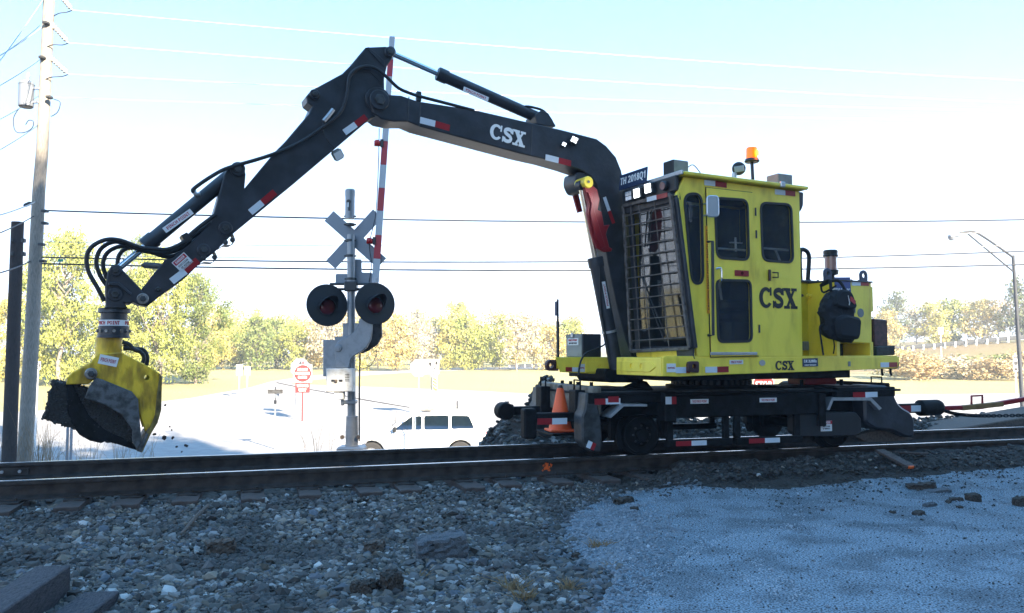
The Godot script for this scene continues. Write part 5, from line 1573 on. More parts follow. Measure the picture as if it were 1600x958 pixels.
func build_boom() -> void:
	var z1 := BOOM_NEAR
	var z0 := BOOM_FAR
	var o := [Vector2(-4.880, 4.158), Vector2(-4.821, 4.200), Vector2(-4.745, 4.188), Vector2(-4.539, 4.207), Vector2(-4.336, 4.169), Vector2(-3.561, 4.161), Vector2(-2.997, 4.118), Vector2(-2.450, 4.078), Vector2(-2.137, 4.048), Vector2(-1.875, 4.021), Vector2(-1.728, 3.946), Vector2(-1.579, 3.815), Vector2(-1.499, 3.653), Vector2(-1.441, 3.425), Vector2(-1.354, 2.948), Vector2(-1.217, 2.278), Vector2(-1.122, 1.604), Vector2(-1.105, 1.284), Vector2(-1.209, 1.166), Vector2(-1.351, 1.200), Vector2(-1.450, 1.433), Vector2(-1.566, 1.805), Vector2(-1.682, 2.258), Vector2(-1.758, 2.628), Vector2(-1.804, 2.999), Vector2(-1.832, 3.247), Vector2(-1.889, 3.425), Vector2(-1.976, 3.525), Vector2(-2.101, 3.583), Vector2(-2.311, 3.623), Vector2(-2.636, 3.670), Vector2(-2.975, 3.701), Vector2(-4.318, 3.875), Vector2(-4.452, 3.913), Vector2(-4.628, 3.890), Vector2(-4.773, 3.901), Vector2(-4.871, 3.961), Vector2(-4.901, 4.059)]
	var boom := node("boom", Shape.new().prism(o, z0, z1, 0.012), "black_paint", digger)
	# flange plates along the underside and weld seams
	var seam := [Vector2(-2.831, 4.067), Vector2(-2.854, 3.695), Vector2(-4.446, 4.206), Vector2(-4.459, 3.912), Vector2(-4.305, 4.162), Vector2(-4.318, 3.870)]
	for k in [0, 2, 4]:
		node("weld_seam", Shape.new().tube([v3(seam[k], z1), v3(seam[k + 1], z1)], 0.006, 6), "plate_grey", boom)
	boss(boom, "pin_boss", ([Vector2(-4.805, 4.110)])[0], 0.115, z1, z1 + 0.035)
	boss(boom, "pin_boss", ([Vector2(-1.248, 1.283)])[0], 0.10, z1, z1 + 0.03)
	var cp := [Vector2(-2.142, 3.393)]
	node("clevis", Shape.new().prism(rounded([Vector2(-2.179, 3.569), Vector2(-1.937, 3.560), Vector2(-1.889, 3.414), Vector2(-2.007, 3.320), Vector2(-2.132, 3.309), Vector2(-2.199, 3.427)], 0.05), -0.28, 0.02, 0.01), "black_paint", boom)
	node("yellow_pin_cap", Shape.new().disc_z(v3(cp[0], 0), 0.075, z1 - 0.02, 0.26, 0.01, 24), "yellow_paint", boom)
	node("cap_bolt", Shape.new().disc_z(v3(cp[0], 0), 0.018, 0.26, 0.27, 0.002, 10), "worn_steel", boom)
	# lettering and reflective strips
	var cs := [Vector2(-3.410, 3.941), Vector2(-2.929, 3.877)]
	company_letters(cs[0].distance_to(cs[1]), 0.195, "white_print", boom, Transform3D(Basis(Vector3.BACK, (cs[1] - cs[0]).angle()), v3((cs[0] + cs[1]) / 2.0, z1 + 0.001)))
	for e in [[[Vector2(-4.309, 3.949), Vector2(-4.122, 3.928), Vector2(-3.940, 3.901)], 0.075], [[Vector2(-2.644, 3.696), Vector2(-2.455, 3.676), Vector2(-2.272, 3.655)], 0.075]]:
		sticker(boom, e[0][0], e[0][1], e[1], z1 + 0.003, "white_tape")
		sticker(boom, e[0][1], e[0][2], e[1], z1 + 0.003, "red_tape")
	var ls := [Vector2(-1.771, 3.268), Vector2(-1.699, 3.094), Vector2(-1.630, 2.936)]
	sticker(boom, ls[0], ls[1], 0.05, z1 + 0.003, "white_tape")
	sticker(boom, ls[1], ls[2], 0.05, z1 + 0.003, "red_tape")
	# lamps on the boom
	var lm := [Vector2(-2.245, 3.944), Vector2(-2.391, 3.874), Vector2(-2.292, 3.967)]
	for k in 2:
		var s := 1.0 if k == 0 else 0.62
		var lamp := node("boom_lamp", Shape.new().box(Vector3(0, 0, 0.02), Vector3(0.11, 0.1, 0.08) * s, 0.015), "black_plastic", digger, turned(v3(lm[k], z1 + 0.02), Vector3(0, -20, -25)))
		var lens := Shape.new()
		for ix in 2:
			for iy in 2:
				lens.box(Vector3((-0.021 + 0.042 * ix) * s, (-0.019 + 0.038 * iy) * s, 0.02 + 0.042 * s), Vector3(0.034, 0.030, 0.012) * s, 0.004)
		node("lamp_lens", lens, "lit_lamp", lamp)
		if k == 0:
			var li := SpotLight3D.new()
			li.name = "boom_lamp_beam"
			li.light_energy = 0.06
			li.light_size = 0.04
			li.spot_angle = 60
			li.spot_range = 15
			li.spot_attenuation = 2.0
			li.shadow_enabled = true
			li.transform = Transform3D(Basis(Vector3.UP, PI), Vector3(0, 0, 0.085))
			lamp.add_child(li)
	# lift cylinder, its red safety lock
	var lc := [Vector2(-1.648, 1.021), Vector2(-1.967, 2.467), Vector2(-2.171, 3.368)]
	var lift := cylinder("lift_cylinder", v3(lc[0], 0.13), v3(lc[2], 0.13), lc[0].distance_to(lc[1]) / lc[0].distance_to(lc[2]), 0.088, 0.04, digger)
	var ps := [Vector2(-1.833, 1.815), Vector2(-1.903, 2.153)]
	sticker(lift, ps[0], ps[1], 0.05, 0.22, "white_label", "PINCH POINT", "red_print")
	node("hose_clamp", Shape.new().tube([v3(lc[0].lerp(lc[1], 0.34), 0.13), v3(lc[0].lerp(lc[1], 0.36), 0.13)], 0.097, 16), "zinc", lift)
	node("cylinder_pipe", Shape.new().tube(curve([v3(lc[0].lerp(lc[1], 0.95), 0.21), v3(lc[0].lerp(lc[1], 0.8) + Vector2(-0.05, 0), 0.22), v3(lc[0].lerp(lc[1], 0.5) + Vector2(-0.1, 0), 0.18), v3(lc[0].lerp(lc[1], 0.1) + Vector2(-0.08, 0), 0.16)], 6), 0.012, 7), "rubber", lift)
	var lock := Shape.new().prism([Vector2(-2.190, 3.349), Vector2(-2.057, 3.362), Vector2(-1.990, 3.319), Vector2(-1.953, 3.191), Vector2(-1.982, 3.058), Vector2(-1.925, 3.038), Vector2(-1.888, 2.870), Vector2(-1.800, 2.884), Vector2(-1.840, 2.816), Vector2(-1.859, 2.757), Vector2(-1.812, 2.597), Vector2(-1.764, 2.575), Vector2(-1.784, 2.541), Vector2(-1.890, 2.527), Vector2(-1.995, 2.570), Vector2(-2.080, 2.751), Vector2(-2.145, 2.997), Vector2(-2.125, 3.128), Vector2(-2.162, 3.246)], 0.18, 0.225, 0.008)
	lock.prism([Vector2(-2.014, 3.351), Vector2(-1.934, 3.383), Vector2(-1.866, 3.132), Vector2(-1.936, 3.110)], -0.36, -0.32, 0.006)
	node("safety_lock", lock, "red_paint", digger)
	node("lock_rib", Shape.new().prism([Vector2(-2.146, 3.269), Vector2(-2.080, 3.250), Vector2(-2.043, 3.034), Vector2(-1.987, 2.876), Vector2(-1.884, 2.598), Vector2(-1.942, 2.554), Vector2(-2.036, 2.711), Vector2(-2.110, 2.988), Vector2(-2.090, 3.128)], 0.222, 0.245, 0.006), "red_paint", digger)
	# stick cylinder on top of the boom
	var sc := [Vector2(-2.604, 4.226), Vector2(-4.040, 4.550), Vector2(-4.625, 4.751)]
	var stick_cyl := cylinder("stick_cylinder", v3(sc[0], BOOM_MID), v3(sc[2], BOOM_MID), sc[0].distance_to(sc[1]) / sc[0].distance_to(sc[2]), 0.072, 0.034, digger)
	var pp := [Vector2(-3.719, 4.437), Vector2(-3.386, 4.351)]
	sticker(stick_cyl, pp[0], pp[1], 0.055, BOOM_MID + 0.072, "white_label", "PINCH POINT", "red_print")
	node("cylinder_pipe", Shape.new().tube(curve([v3(([Vector2(-3.974, 4.595)])[0], BOOM_MID + 0.02), v3(([Vector2(-3.553, 4.494)])[0], BOOM_MID + 0.02), v3(([Vector2(-2.953, 4.314)])[0], BOOM_MID + 0.02), v3(([Vector2(-2.862, 4.343)])[0], BOOM_MID + 0.05), v3(([Vector2(-2.752, 4.342)])[0], BOOM_MID + 0.06), v3(([Vector2(-2.613, 4.319)])[0], BOOM_MID + 0.06), v3(([Vector2(-2.511, 4.234)])[0], BOOM_MID + 0.06), v3(([Vector2(-2.464, 4.157)])[0], BOOM_MID + 0.06)], 5), 0.016, 8), "rubber", stick_cyl)
	node("cylinder_bracket", Shape.new().prism(rounded([Vector2(-2.772, 4.222), Vector2(-2.680, 4.300), Vector2(-2.578, 4.281), Vector2(-2.457, 4.115), Vector2(-2.736, 4.113)], 0.03), -0.25, 0.01, 0.006), "black_paint", boom)
	# the stick
	var so := [Vector2(-4.949, 4.716), Vector2(-4.711, 4.768), Vector2(-4.642, 4.765), Vector2(-4.599, 4.716), Vector2(-4.633, 4.642), Vector2(-4.694, 4.543), Vector2(-4.727, 4.388), Vector2(-4.722, 4.240), Vector2(-4.690, 4.140), Vector2(-4.727, 4.031), Vector2(-4.802, 3.947), Vector2(-4.877, 3.911), Vector2(-5.328, 3.470), Vector2(-5.674, 3.133), Vector2(-6.339, 2.502), Vector2(-6.524, 2.293), Vector2(-6.656, 2.178), Vector2(-6.802, 2.014), Vector2(-6.917, 1.912), Vector2(-7.025, 1.828), Vector2(-7.149, 1.713), Vector2(-7.207, 1.727), Vector2(-7.242, 1.761), Vector2(-7.249, 1.805), Vector2(-7.210, 1.874), Vector2(-7.109, 2.027), Vector2(-7.001, 2.180), Vector2(-6.921, 2.216), Vector2(-6.728, 2.406), Vector2(-6.566, 2.596), Vector2(-6.502, 2.854), Vector2(-6.446, 3.112), Vector2(-6.413, 3.190), Vector2(-6.318, 3.240), Vector2(-6.253, 3.213), Vector2(-6.232, 3.133), Vector2(-6.242, 2.979), Vector2(-5.929, 3.413), Vector2(-5.821, 3.538), Vector2(-5.580, 3.865), Vector2(-5.544, 3.954), Vector2(-5.600, 3.989), Vector2(-5.612, 4.052), Vector2(-5.560, 4.130), Vector2(-5.463, 4.195), Vector2(-5.214, 4.371), Vector2(-5.106, 4.498)]
	var stick := node("stick", Shape.new().prism(so, -0.24, 0.0, 0.010), "black_paint", digger)
	var sz := 0.003
	for e in [["pin_boss", Vector2(-4.804, 4.124), 0.15], ["pin_boss", Vector2(-5.525, 4.086), 0.055], ["pin_boss", Vector2(-4.672, 4.703), 0.06], ["pin_boss", Vector2(-6.317, 3.172), 0.075], ["pin_boss", Vector2(-6.426, 2.543), 0.07], ["pin_boss", Vector2(-6.634, 2.304), 0.065], ["pin_boss", Vector2(-7.191, 1.788), 0.055]]:
		boss(stick, e[0], e[1], e[2], -0.005, 0.03, "black_paint")
	node("lug_plate", Shape.new().prism(rounded([Vector2(-6.511, 2.358), Vector2(-6.350, 2.515), Vector2(-6.316, 2.423), Vector2(-6.366, 2.366), Vector2(-6.436, 2.376), Vector2(-6.479, 2.326)], 0.03, 2), -0.2, -0.02, 0.005), "black_paint", stick)
	node("lug_plate", Shape.new().prism(rounded([Vector2(-6.669, 2.190), Vector2(-6.529, 2.317), Vector2(-6.490, 2.239), Vector2(-6.539, 2.177), Vector2(-6.632, 2.186), Vector2(-6.668, 2.151)], 0.03, 2), -0.2, -0.02, 0.005), "black_paint", stick)
	for p in [Vector2(-6.354, 2.427), Vector2(-6.423, 2.396), Vector2(-6.527, 2.237), Vector2(-6.633, 2.225), Vector2(-7.053, 1.888)]:
		boss(stick, "stud", p, 0.026, -0.005, 0.03, "plate_grey", false)
	node("side_rib", Shape.new().prism([Vector2(-4.949, 4.708), Vector2(-4.915, 4.722), Vector2(-4.725, 4.590), Vector2(-4.732, 4.521)], 0.0, 0.012, 0.003).prism([Vector2(-5.155, 4.358), Vector2(-5.061, 4.446), Vector2(-4.883, 4.475), Vector2(-4.745, 4.348), Vector2(-4.745, 4.311), Vector2(-4.897, 4.436), Vector2(-5.046, 4.412), Vector2(-5.126, 4.341)], 0.0, 0.010, 0.003), "black_paint", stick)
	for e in [[[Vector2(-4.938, 3.917), Vector2(-5.055, 3.814), Vector2(-5.185, 3.706)], ["red_tape", "white_tape"]], [[Vector2(-5.930, 2.970), Vector2(-6.058, 2.845), Vector2(-6.180, 2.730)], ["red_tape", "white_tape"]], [[Vector2(-6.688, 2.199), Vector2(-6.804, 2.082), Vector2(-6.931, 1.970)], ["red_tape", "white_tape"]]]:
		for k in 2:
			sticker(stick, e[0][k], e[0][k + 1], 0.07, sz, e[1][k])
	var dg := [Vector2(-6.920, 2.142), Vector2(-6.805, 2.258)]
	var t := Transform3D(Basis(Vector3.BACK, (dg[1] - dg[0]).angle()), v3((dg[0] + dg[1]) / 2.0, sz) + Vector3(0.03, -0.03, 0))
	node("danger_label", Shape.new().box(Vector3.ZERO, Vector3(0.16, 0.13, 0.004)), "white_label", stick, t)
	node("danger_band", Shape.new().box(Vector3(0, 0.035, 0.003), Vector3(0.145, 0.045, 0.003)), "red_print", stick, t)
	lettering("DANGER", 0.11, 0.026, "white_print", stick, t * move(0, 0.035, 0.0055))
	lettering("STAY CLEAR", 0.12, 0.018, "black_print", stick, t * move(0, -0.01, 0.003))
	lettering("OF BOOM", 0.10, 0.018, "black_print", stick, t * move(0, -0.037, 0.003))
	# hose along boom and stick
	var hp := []
	for p in [Vector2(-6.741, 2.885), Vector2(-6.754, 2.910), Vector2(-6.688, 2.976), Vector2(-6.578, 3.066), Vector2(-6.455, 3.152), Vector2(-6.316, 3.214), Vector2(-6.135, 3.288), Vector2(-5.939, 3.378), Vector2(-5.670, 3.534), Vector2(-5.429, 3.734), Vector2(-5.245, 3.916), Vector2(-5.176, 4.113), Vector2(-5.149, 4.321), Vector2(-5.070, 4.428), Vector2(-4.944, 4.485), Vector2(-4.817, 4.469), Vector2(-4.702, 4.390), Vector2(-4.571, 4.291), Vector2(-4.431, 4.251), Vector2(-4.313, 4.231), Vector2(-4.033, 4.202), Vector2(-3.619, 4.159)]:
		hp.append(v3(p, 0.04))
	node("hose", Shape.new().tube(curve(hp, 4), 0.02, 8), "rubber", digger)
	hp = []
	for p in [Vector2(-5.325, 3.934), Vector2(-5.381, 3.854), Vector2(-5.429, 3.791)]: hp.append(v3(p, 0.045))
	node("hose_coupling", Shape.new().tube(hp, 0.026, 10), "zinc", digger)
	hp = []
	for p in [Vector2(-5.429, 3.791), Vector2(-5.428, 3.684), Vector2(-5.377, 3.583), Vector2(-5.305, 3.506)]: hp.append(v3(p, 0.04))
	node("hose", Shape.new().tube(curve(hp, 4), 0.010, 7), "rubber", digger)
	hp = []
	for p in [Vector2(-6.735, 2.935), Vector2(-6.716, 2.884), Vector2(-6.672, 2.894)]: hp.append(v3(p, -0.06))
	node("hose_elbow", Shape.new().tube(curve(hp, 4), 0.022, 8), "zinc", digger)
	var clamp := [Vector2(-4.318, 4.231)]
	node("hose_clamp", Shape.new().box(v3(clamp[0], 0.02), Vector3(0.06, 0.12, 0.05), 0.008), "black_paint", boom)
	# unlit lamp under the stick
	var ul := [Vector2(-5.241, 3.463)]
	var u := node("stick_lamp", Shape.new().at(turned(v3(ul[0], -0.06), Vector3(20, 0, 35))).box(Vector3.ZERO, Vector3(0.12, 0.12, 0.07), 0.025), "box_grey", digger)
	node("lamp_lens", Shape.new().at(turned(v3(ul[0], -0.06), Vector3(20, 0, 35))).box(Vector3(0, -0.005, 0.036), Vector3(0.09, 0.085, 0.006), 0.003), "white_label", u)
	# grapple tilt cylinder
	var tc := [Vector2(-6.299, 3.198), Vector2(-7.162, 2.304), Vector2(-7.435, 2.068)]
	var tilt := cylinder("tilt_cylinder", v3(tc[0], BOOM_MID), v3(tc[2], BOOM_MID), tc[0].distance_to(tc[1]) / tc[0].distance_to(tc[2]), 0.075, 0.034, digger)
	var tp := [Vector2(-7.007, 2.487), Vector2(-6.751, 2.706)]
	sticker(tilt, tp[0], tp[1], 0.062, BOOM_MID + 0.075, "white_label", "PINCH POINT", "red_print")
	# bundle of hoses to the grapple, held in a bracket
	node("hose_bracket", Shape.new().prism([Vector2(-6.854, 2.442), Vector2(-6.797, 2.478), Vector2(-6.747, 2.409), Vector2(-6.801, 2.360)], -0.2, 0.02, 0.006), "black_plastic", digger)
	for e in [[[Vector2(-6.521, 2.680), Vector2(-6.656, 2.563), Vector2(-6.770, 2.450), Vector2(-6.835, 2.367), Vector2(-6.972, 2.294), Vector2(-7.102, 2.292), Vector2(-7.231, 2.298), Vector2(-7.402, 2.357), Vector2(-7.532, 2.356), Vector2(-7.646, 2.286), Vector2(-7.694, 2.183), Vector2(-7.676, 2.041), Vector2(-7.597, 1.889), Vector2(-7.530, 1.754)], 0.0], [[Vector2(-6.513, 2.642), Vector2(-6.630, 2.533), Vector2(-6.752, 2.426), Vector2(-6.859, 2.313), Vector2(-7.009, 2.259), Vector2(-7.204, 2.274), Vector2(-7.357, 2.336), Vector2(-7.477, 2.341), Vector2(-7.577, 2.265), Vector2(-7.610, 2.138), Vector2(-7.570, 2.001), Vector2(-7.505, 1.903)], -0.06], [[Vector2(-6.517, 2.603), Vector2(-6.622, 2.502), Vector2(-6.732, 2.388), Vector2(-6.853, 2.274), Vector2(-6.962, 2.235), Vector2(-7.094, 2.261), Vector2(-7.184, 2.288), Vector2(-7.331, 2.319), Vector2(-7.440, 2.299), Vector2(-7.527, 2.224), Vector2(-7.550, 2.109), Vector2(-7.512, 1.983)], -0.12], [[Vector2(-6.541, 2.569), Vector2(-6.634, 2.482), Vector2(-6.726, 2.368), Vector2(-6.817, 2.263), Vector2(-6.957, 2.235), Vector2(-7.091, 2.268), Vector2(-7.223, 2.306), Vector2(-7.340, 2.302), Vector2(-7.408, 2.231), Vector2(-7.423, 2.127)], -0.18]]:
		var q := []
		for p in e[0]: q.append(v3(p, e[1]))
		node("hose", Shape.new().tube(curve(q, 4), 0.021, 8), "rubber", digger)


func build_grapple() -> void:
	# head that swings on the stick end
	var head := node("grapple_head", Shape.new().prism([Vector2(-7.445, 2.100), Vector2(-7.382, 2.068), Vector2(-7.201, 1.874), Vector2(-7.165, 1.812), Vector2(-7.175, 1.748), Vector2(-7.220, 1.722), Vector2(-7.278, 1.751), Vector2(-7.312, 1.732), Vector2(-7.351, 1.737), Vector2(-7.322, 1.687), Vector2(-7.535, 1.682), Vector2(-7.519, 1.707), Vector2(-7.529, 1.899), Vector2(-7.511, 2.043), Vector2(-7.478, 2.089)], -0.28, 0.04, 0.012), "black_paint", digger)
	boss(head, "pin_boss", ([Vector2(-7.441, 2.052)])[0], 0.055, 0.04, 0.07)
	boss(head, "pin_boss", ([Vector2(-7.193, 1.785)])[0], 0.055, 0.04, 0.075, "worn_steel")
	boss(head, "pin_boss", ([Vector2(-7.438, 1.821)])[0], 0.07, 0.04, 0.055)
	node("head_rib", Shape.new().prism([Vector2(-7.502, 1.937), Vector2(-7.407, 1.941), Vector2(-7.292, 1.838), Vector2(-7.302, 1.807), Vector2(-7.418, 1.903), Vector2(-7.502, 1.906)], 0.04, 0.065, 0.008), "black_paint", head)
	var ax := [Vector2(-7.440, 1.692), Vector2(-7.433, 1.401), Vector2(-7.437, 1.578), Vector2(-7.439, 1.642)]
	var x: float = ax[0].x
	var yt: float = ax[0].y
	var yb: float = ax[1].y
	var hh := yt - yb
	var t := move(x, yb, BOOM_MID)
	var rot := node("rotator", Shape.new().at(t).lathe([Vector2(0, hh), Vector2(0.145, hh), Vector2(0.148, hh * 0.85), Vector2(0.122, hh * 0.83), Vector2(0.122, hh * 0.62), Vector2(0.132, hh * 0.60), Vector2(0.132, hh * 0.40), Vector2(0.142, hh * 0.38), Vector2(0.142, hh * 0.07), Vector2(0.15, hh * 0.05), Vector2(0.15, 0), Vector2(0, 0)], 32), "black_paint", digger)
	node("label_band", Shape.new().at(t).lathe([Vector2(0.134, hh * 0.40), Vector2(0.134, hh * 0.60)], 32), "white_label", rot)
	for k in 2:
		# letters bent round the band, one by one
		var words := "PINCH POINT"
		for i in words.length():
			if words[i] == " ": continue
			var a := deg_to_rad(-63.0 + i * 9.5 + k * 130.0) + deg_to_rad(27.0) * -1.0 + 0.2
			lettering(words[i], 0.016 if words[i] == "I" else 0.022, 0.036, "red_print", rot, t * Transform3D(Basis(Vector3.UP, a), Vector3(sin(a) * 0.1345, hh * 0.5, cos(a) * 0.1345)), false, 0.3, 0.002)
	var bolts := Shape.new()
	for k in 14:
		var a := TAU * k / 14
		bolts.at(t * Transform3D(Basis(Vector3.UP, a) * Basis(Vector3.RIGHT, PI / 2), Vector3(sin(a) * 0.142, hh * 0.23, cos(a) * 0.142))).lathe([Vector2(0.017, 0), Vector2(0.017, 0.016), Vector2(0, 0.016)], 6)
	node("rotator_bolt", bolts, "worn_steel", rot)
	# yellow body: neck, two cheek plates, bridge plates between
	var y2: float = ([Vector2(-7.431, 1.225)])[0].y
	var neck := node("grapple_body", Shape.new().at(move(x - 0.04, 0, BOOM_MID)).lathe([Vector2(0, y2 - 0.05), Vector2(0.12, y2 - 0.05), Vector2(0.115, yb), Vector2(0, yb)], 28), "dirty_yellow", digger)
	var cheek := [Vector2(-7.571, 1.250), Vector2(-7.371, 1.256), Vector2(-7.308, 1.222), Vector2(-7.079, 1.091), Vector2(-7.032, 1.056), Vector2(-7.027, 0.701), Vector2(-7.067, 0.572), Vector2(-7.145, 0.489), Vector2(-7.193, 0.644), Vector2(-7.248, 0.818), Vector2(-7.278, 0.874), Vector2(-7.584, 1.014), Vector2(-7.647, 0.960), Vector2(-7.833, 0.958), Vector2(-7.824, 1.023), Vector2(-7.783, 1.070), Vector2(-7.641, 1.153)]
	for z in [[0.11, 0.14], [-0.40, -0.37]]:
		node("cheek_plate", Shape.new().prism(cheek, z[0], z[1], 0.008, [ring2(([Vector2(-7.145, 1.014)])[0].x, ([Vector2(-7.145, 1.014)])[0].y, 0.026, 14)]), "dirty_yellow", neck)
	node("bridge_plate", Shape.new().prism([Vector2(-7.589, 1.226), Vector2(-7.336, 1.225), Vector2(-7.107, 1.088), Vector2(-7.106, 1.038), Vector2(-7.368, 1.164), Vector2(-7.588, 1.165)], -0.37, 0.11), "dirty_yellow", neck)
	node("left_bridge_plate", Shape.new().prism([Vector2(-7.589, 1.214), Vector2(-7.631, 1.147), Vector2(-7.778, 1.058), Vector2(-7.813, 1.011), Vector2(-7.797, 0.987), Vector2(-7.756, 1.034), Vector2(-7.614, 1.117), Vector2(-7.572, 1.189)], -0.37, 0.11), "dirty_yellow", neck)
	boss(neck, "hinge_pin", ([Vector2(-7.628, 1.057)])[0], 0.055, 0.13, 0.18, "worn_steel")
	var sg := [Vector2(-7.564, 1.198), Vector2(-7.402, 1.161)]
	sticker(neck, sg[0], sg[1], 0.09, 0.142, "white_label", "PINCH POINT", "red_print", "worn_label", 0.8, 0.4)
	# jaws: a curved yellow-backed shell to the right, a dark one to the left
	node("jaw", Shape.new().prism([Vector2(-7.029, 1.050), Vector2(-7.008, 1.025), Vector2(-7.007, 0.700), Vector2(-7.038, 0.571), Vector2(-7.099, 0.462), Vector2(-7.168, 0.293), Vector2(-7.219, 0.314), Vector2(-7.171, 0.398), Vector2(-7.106, 0.530), Vector2(-7.063, 0.652), Vector2(-7.053, 0.826)], -0.42, 0.165, 0.008), "grimy_yellow", digger)
	node("jaw", Shape.new().prism([Vector2(-7.834, 0.957), Vector2(-7.787, 0.986), Vector2(-7.719, 0.841), Vector2(-7.629, 0.658), Vector2(-7.490, 0.520), Vector2(-7.266, 0.400), Vector2(-7.213, 0.312), Vector2(-7.292, 0.341), Vector2(-7.476, 0.417), Vector2(-7.525, 0.395), Vector2(-7.623, 0.424), Vector2(-7.710, 0.482), Vector2(-7.776, 0.580), Vector2(-7.822, 0.724)], -0.38, 0.11, 0.012), "chassis_black", digger)
	node("jaw_cheek", Shape.new().prism([Vector2(-7.641, 0.937), Vector2(-7.590, 1.021), Vector2(-7.530, 1.002), Vector2(-7.273, 0.882), Vector2(-7.216, 0.807), Vector2(-7.201, 0.647), Vector2(-7.178, 0.401), Vector2(-7.215, 0.317), Vector2(-7.262, 0.417), Vector2(-7.259, 0.514), Vector2(-7.357, 0.664), Vector2(-7.513, 0.766), Vector2(-7.676, 0.830)], 0.145, 0.175, 0.008), "jaw_steel", digger)
	node("jaw_blade", Shape.new().prism([Vector2(-7.140, 0.479), Vector2(-7.112, 0.471), Vector2(-7.175, 0.297), Vector2(-7.215, 0.311)], -0.4, 0.17, 0.006), "jaw_steel", digger)
	# hoses at the neck
	for e in [[[Vector2(-7.351, 1.295), Vector2(-7.275, 1.295), Vector2(-7.204, 1.269), Vector2(-7.162, 1.218), Vector2(-7.172, 1.153)], -0.1], [[Vector2(-7.346, 1.339), Vector2(-7.264, 1.295), Vector2(-7.175, 1.289), Vector2(-7.127, 1.224), Vector2(-7.130, 1.127)], -0.2], [[Vector2(-7.364, 1.359), Vector2(-7.305, 1.340), Vector2(-7.264, 1.295), Vector2(-7.222, 1.269)], 0.0]]:
		var q := []
		for p in e[0]: q.append(v3(p, e[1]))
		node("hose", Shape.new().tube(curve(q, 5), 0.02, 8), "rubber", digger)



# ---------------------------------------------------------------- trees

# a crown one metre high and wide: many leaf faces in clumps, gaps between the clumps
func crown_mesh(seed_: int, clumps: int, leaves: int, leaf: float, spread := 0.085, low := 0.12, airy := 0.5, where := Transform3D(), gaps := []) -> ArrayMesh:
	var r := RandomNumberGenerator.new()
	r.seed = seed_
	var v := PackedVector3Array()
	var n := PackedVector3Array()
	var c := PackedColorArray()
	var index := PackedInt32Array()
	for k in clumps:
		var t := r.randf()
		var y := lerpf(low, 0.97, t)
		var wide := 0.5 * pow(sin(PI * clampf(0.10 + 0.86 * t, 0.0, 1.0)), 0.75) * r.randf_range(0.75, 1.12)
		var a := r.randf() * TAU
		var rad := wide * pow(r.randf(), airy)
		var mid := Vector3(cos(a) * rad, y, sin(a) * rad)
		var tone := r.randf_range(0.72, 1.22)
		var warm := r.randf_range(-0.12, 0.16)
		var size := spread * r.randf_range(0.6, 1.35)
		for i in leaves / clumps:
			var o := Vector3(r.randfn(), r.randfn() * 0.7, r.randfn()) * size
			var p := mid + o
			if gaps.size():
				# an opening in the crown along a line
				var w0 := where * p
				var open := false
				for g in gaps:
					if (w0 - g).cross(SUN_DIR.normalized()).length() < 0.62: open = true
				if open: continue
			var nn := (o.normalized() * 0.7 + Vector3(r.randfn(), r.randfn() + 0.5, r.randfn()) * 0.7).normalized()
			var u := nn.cross(Vector3(r.randfn(), r.randfn(), r.randfn())).normalized()
			var w := nn.cross(u)
			var l := leaf * r.randf_range(0.6, 1.4)
			var b := v.size()
			v.append_array([p - u * l, p + w * l * 0.55, p + u * l, p - w * l * 0.55])
			n.append_array([nn, nn, nn, nn])
			var tt := tone * r.randf_range(0.75, 1.25)
			var col := Color(tt * (1.0 + warm), tt, tt * (1.0 - warm))
			c.append_array([col, col, col, col])
			index.append_array([b, b + 1, b + 2, b, b + 2, b + 3])
	var arr := []
	arr.resize(Mesh.ARRAY_MAX)
	arr[Mesh.ARRAY_VERTEX] = v
	arr[Mesh.ARRAY_NORMAL] = n
	arr[Mesh.ARRAY_COLOR] = c
	arr[Mesh.ARRAY_INDEX] = index
	var am := ArrayMesh.new()
	am.add_surface_from_arrays(Mesh.PRIMITIVE_TRIANGLES, arr)
	return am


# trunk and limbs for a crown one metre high
func trunk_mesh(seed_: int, thick := 0.022, limbs := 9) -> ArrayMesh:
	var r := RandomNumberGenerator.new()
	r.seed = seed_
	var sh := Shape.new()
	var bend := Vector3(r.randfn() * 0.02, 0, r.randfn() * 0.02)
	var pts := [Vector3(0, -0.03, 0), Vector3(0, 0.15, 0) + bend, Vector3(0, 0.42, 0) - bend, Vector3(0, 0.68, 0) + bend * 2.0, Vector3(0, 0.92, 0)]
	sh.tube(curve(pts, 3), [1.25, 1.0, 0.92, 0.85, 0.78, 0.7, 0.62, 0.54, 0.46, 0.38, 0.3, 0.2, 0.12].map(func(x): return x * thick), 7)
	for k in limbs:
		var y := r.randf_range(0.2, 0.75)
		var a := r.randf() * TAU
		var reach := r.randf_range(0.2, 0.4) * (1.0 - y * 0.6)
		var d := Vector3(cos(a), r.randf_range(0.6, 1.2), sin(a))
		sh.tube(curve([Vector3(0, y, 0), Vector3(0, y, 0) + d * reach * 0.5, Vector3(0, y + 0.03, 0) + d * reach], 2), [thick * 0.45, thick * 0.36, thick * 0.28, thick * 0.18, thick * 0.07], 5)
	return sh.mesh()


func leaf_tint(called: String, col: Color, back := 0.5) -> void:
	var m: StandardMaterial3D = M["leaf"].duplicate()
	m.resource_name = called
	m.albedo_color = col.linear_to_srgb()
	m.backlight = Color(back, back, back)
	M[called] = m


var crowns := []
var trunks := []


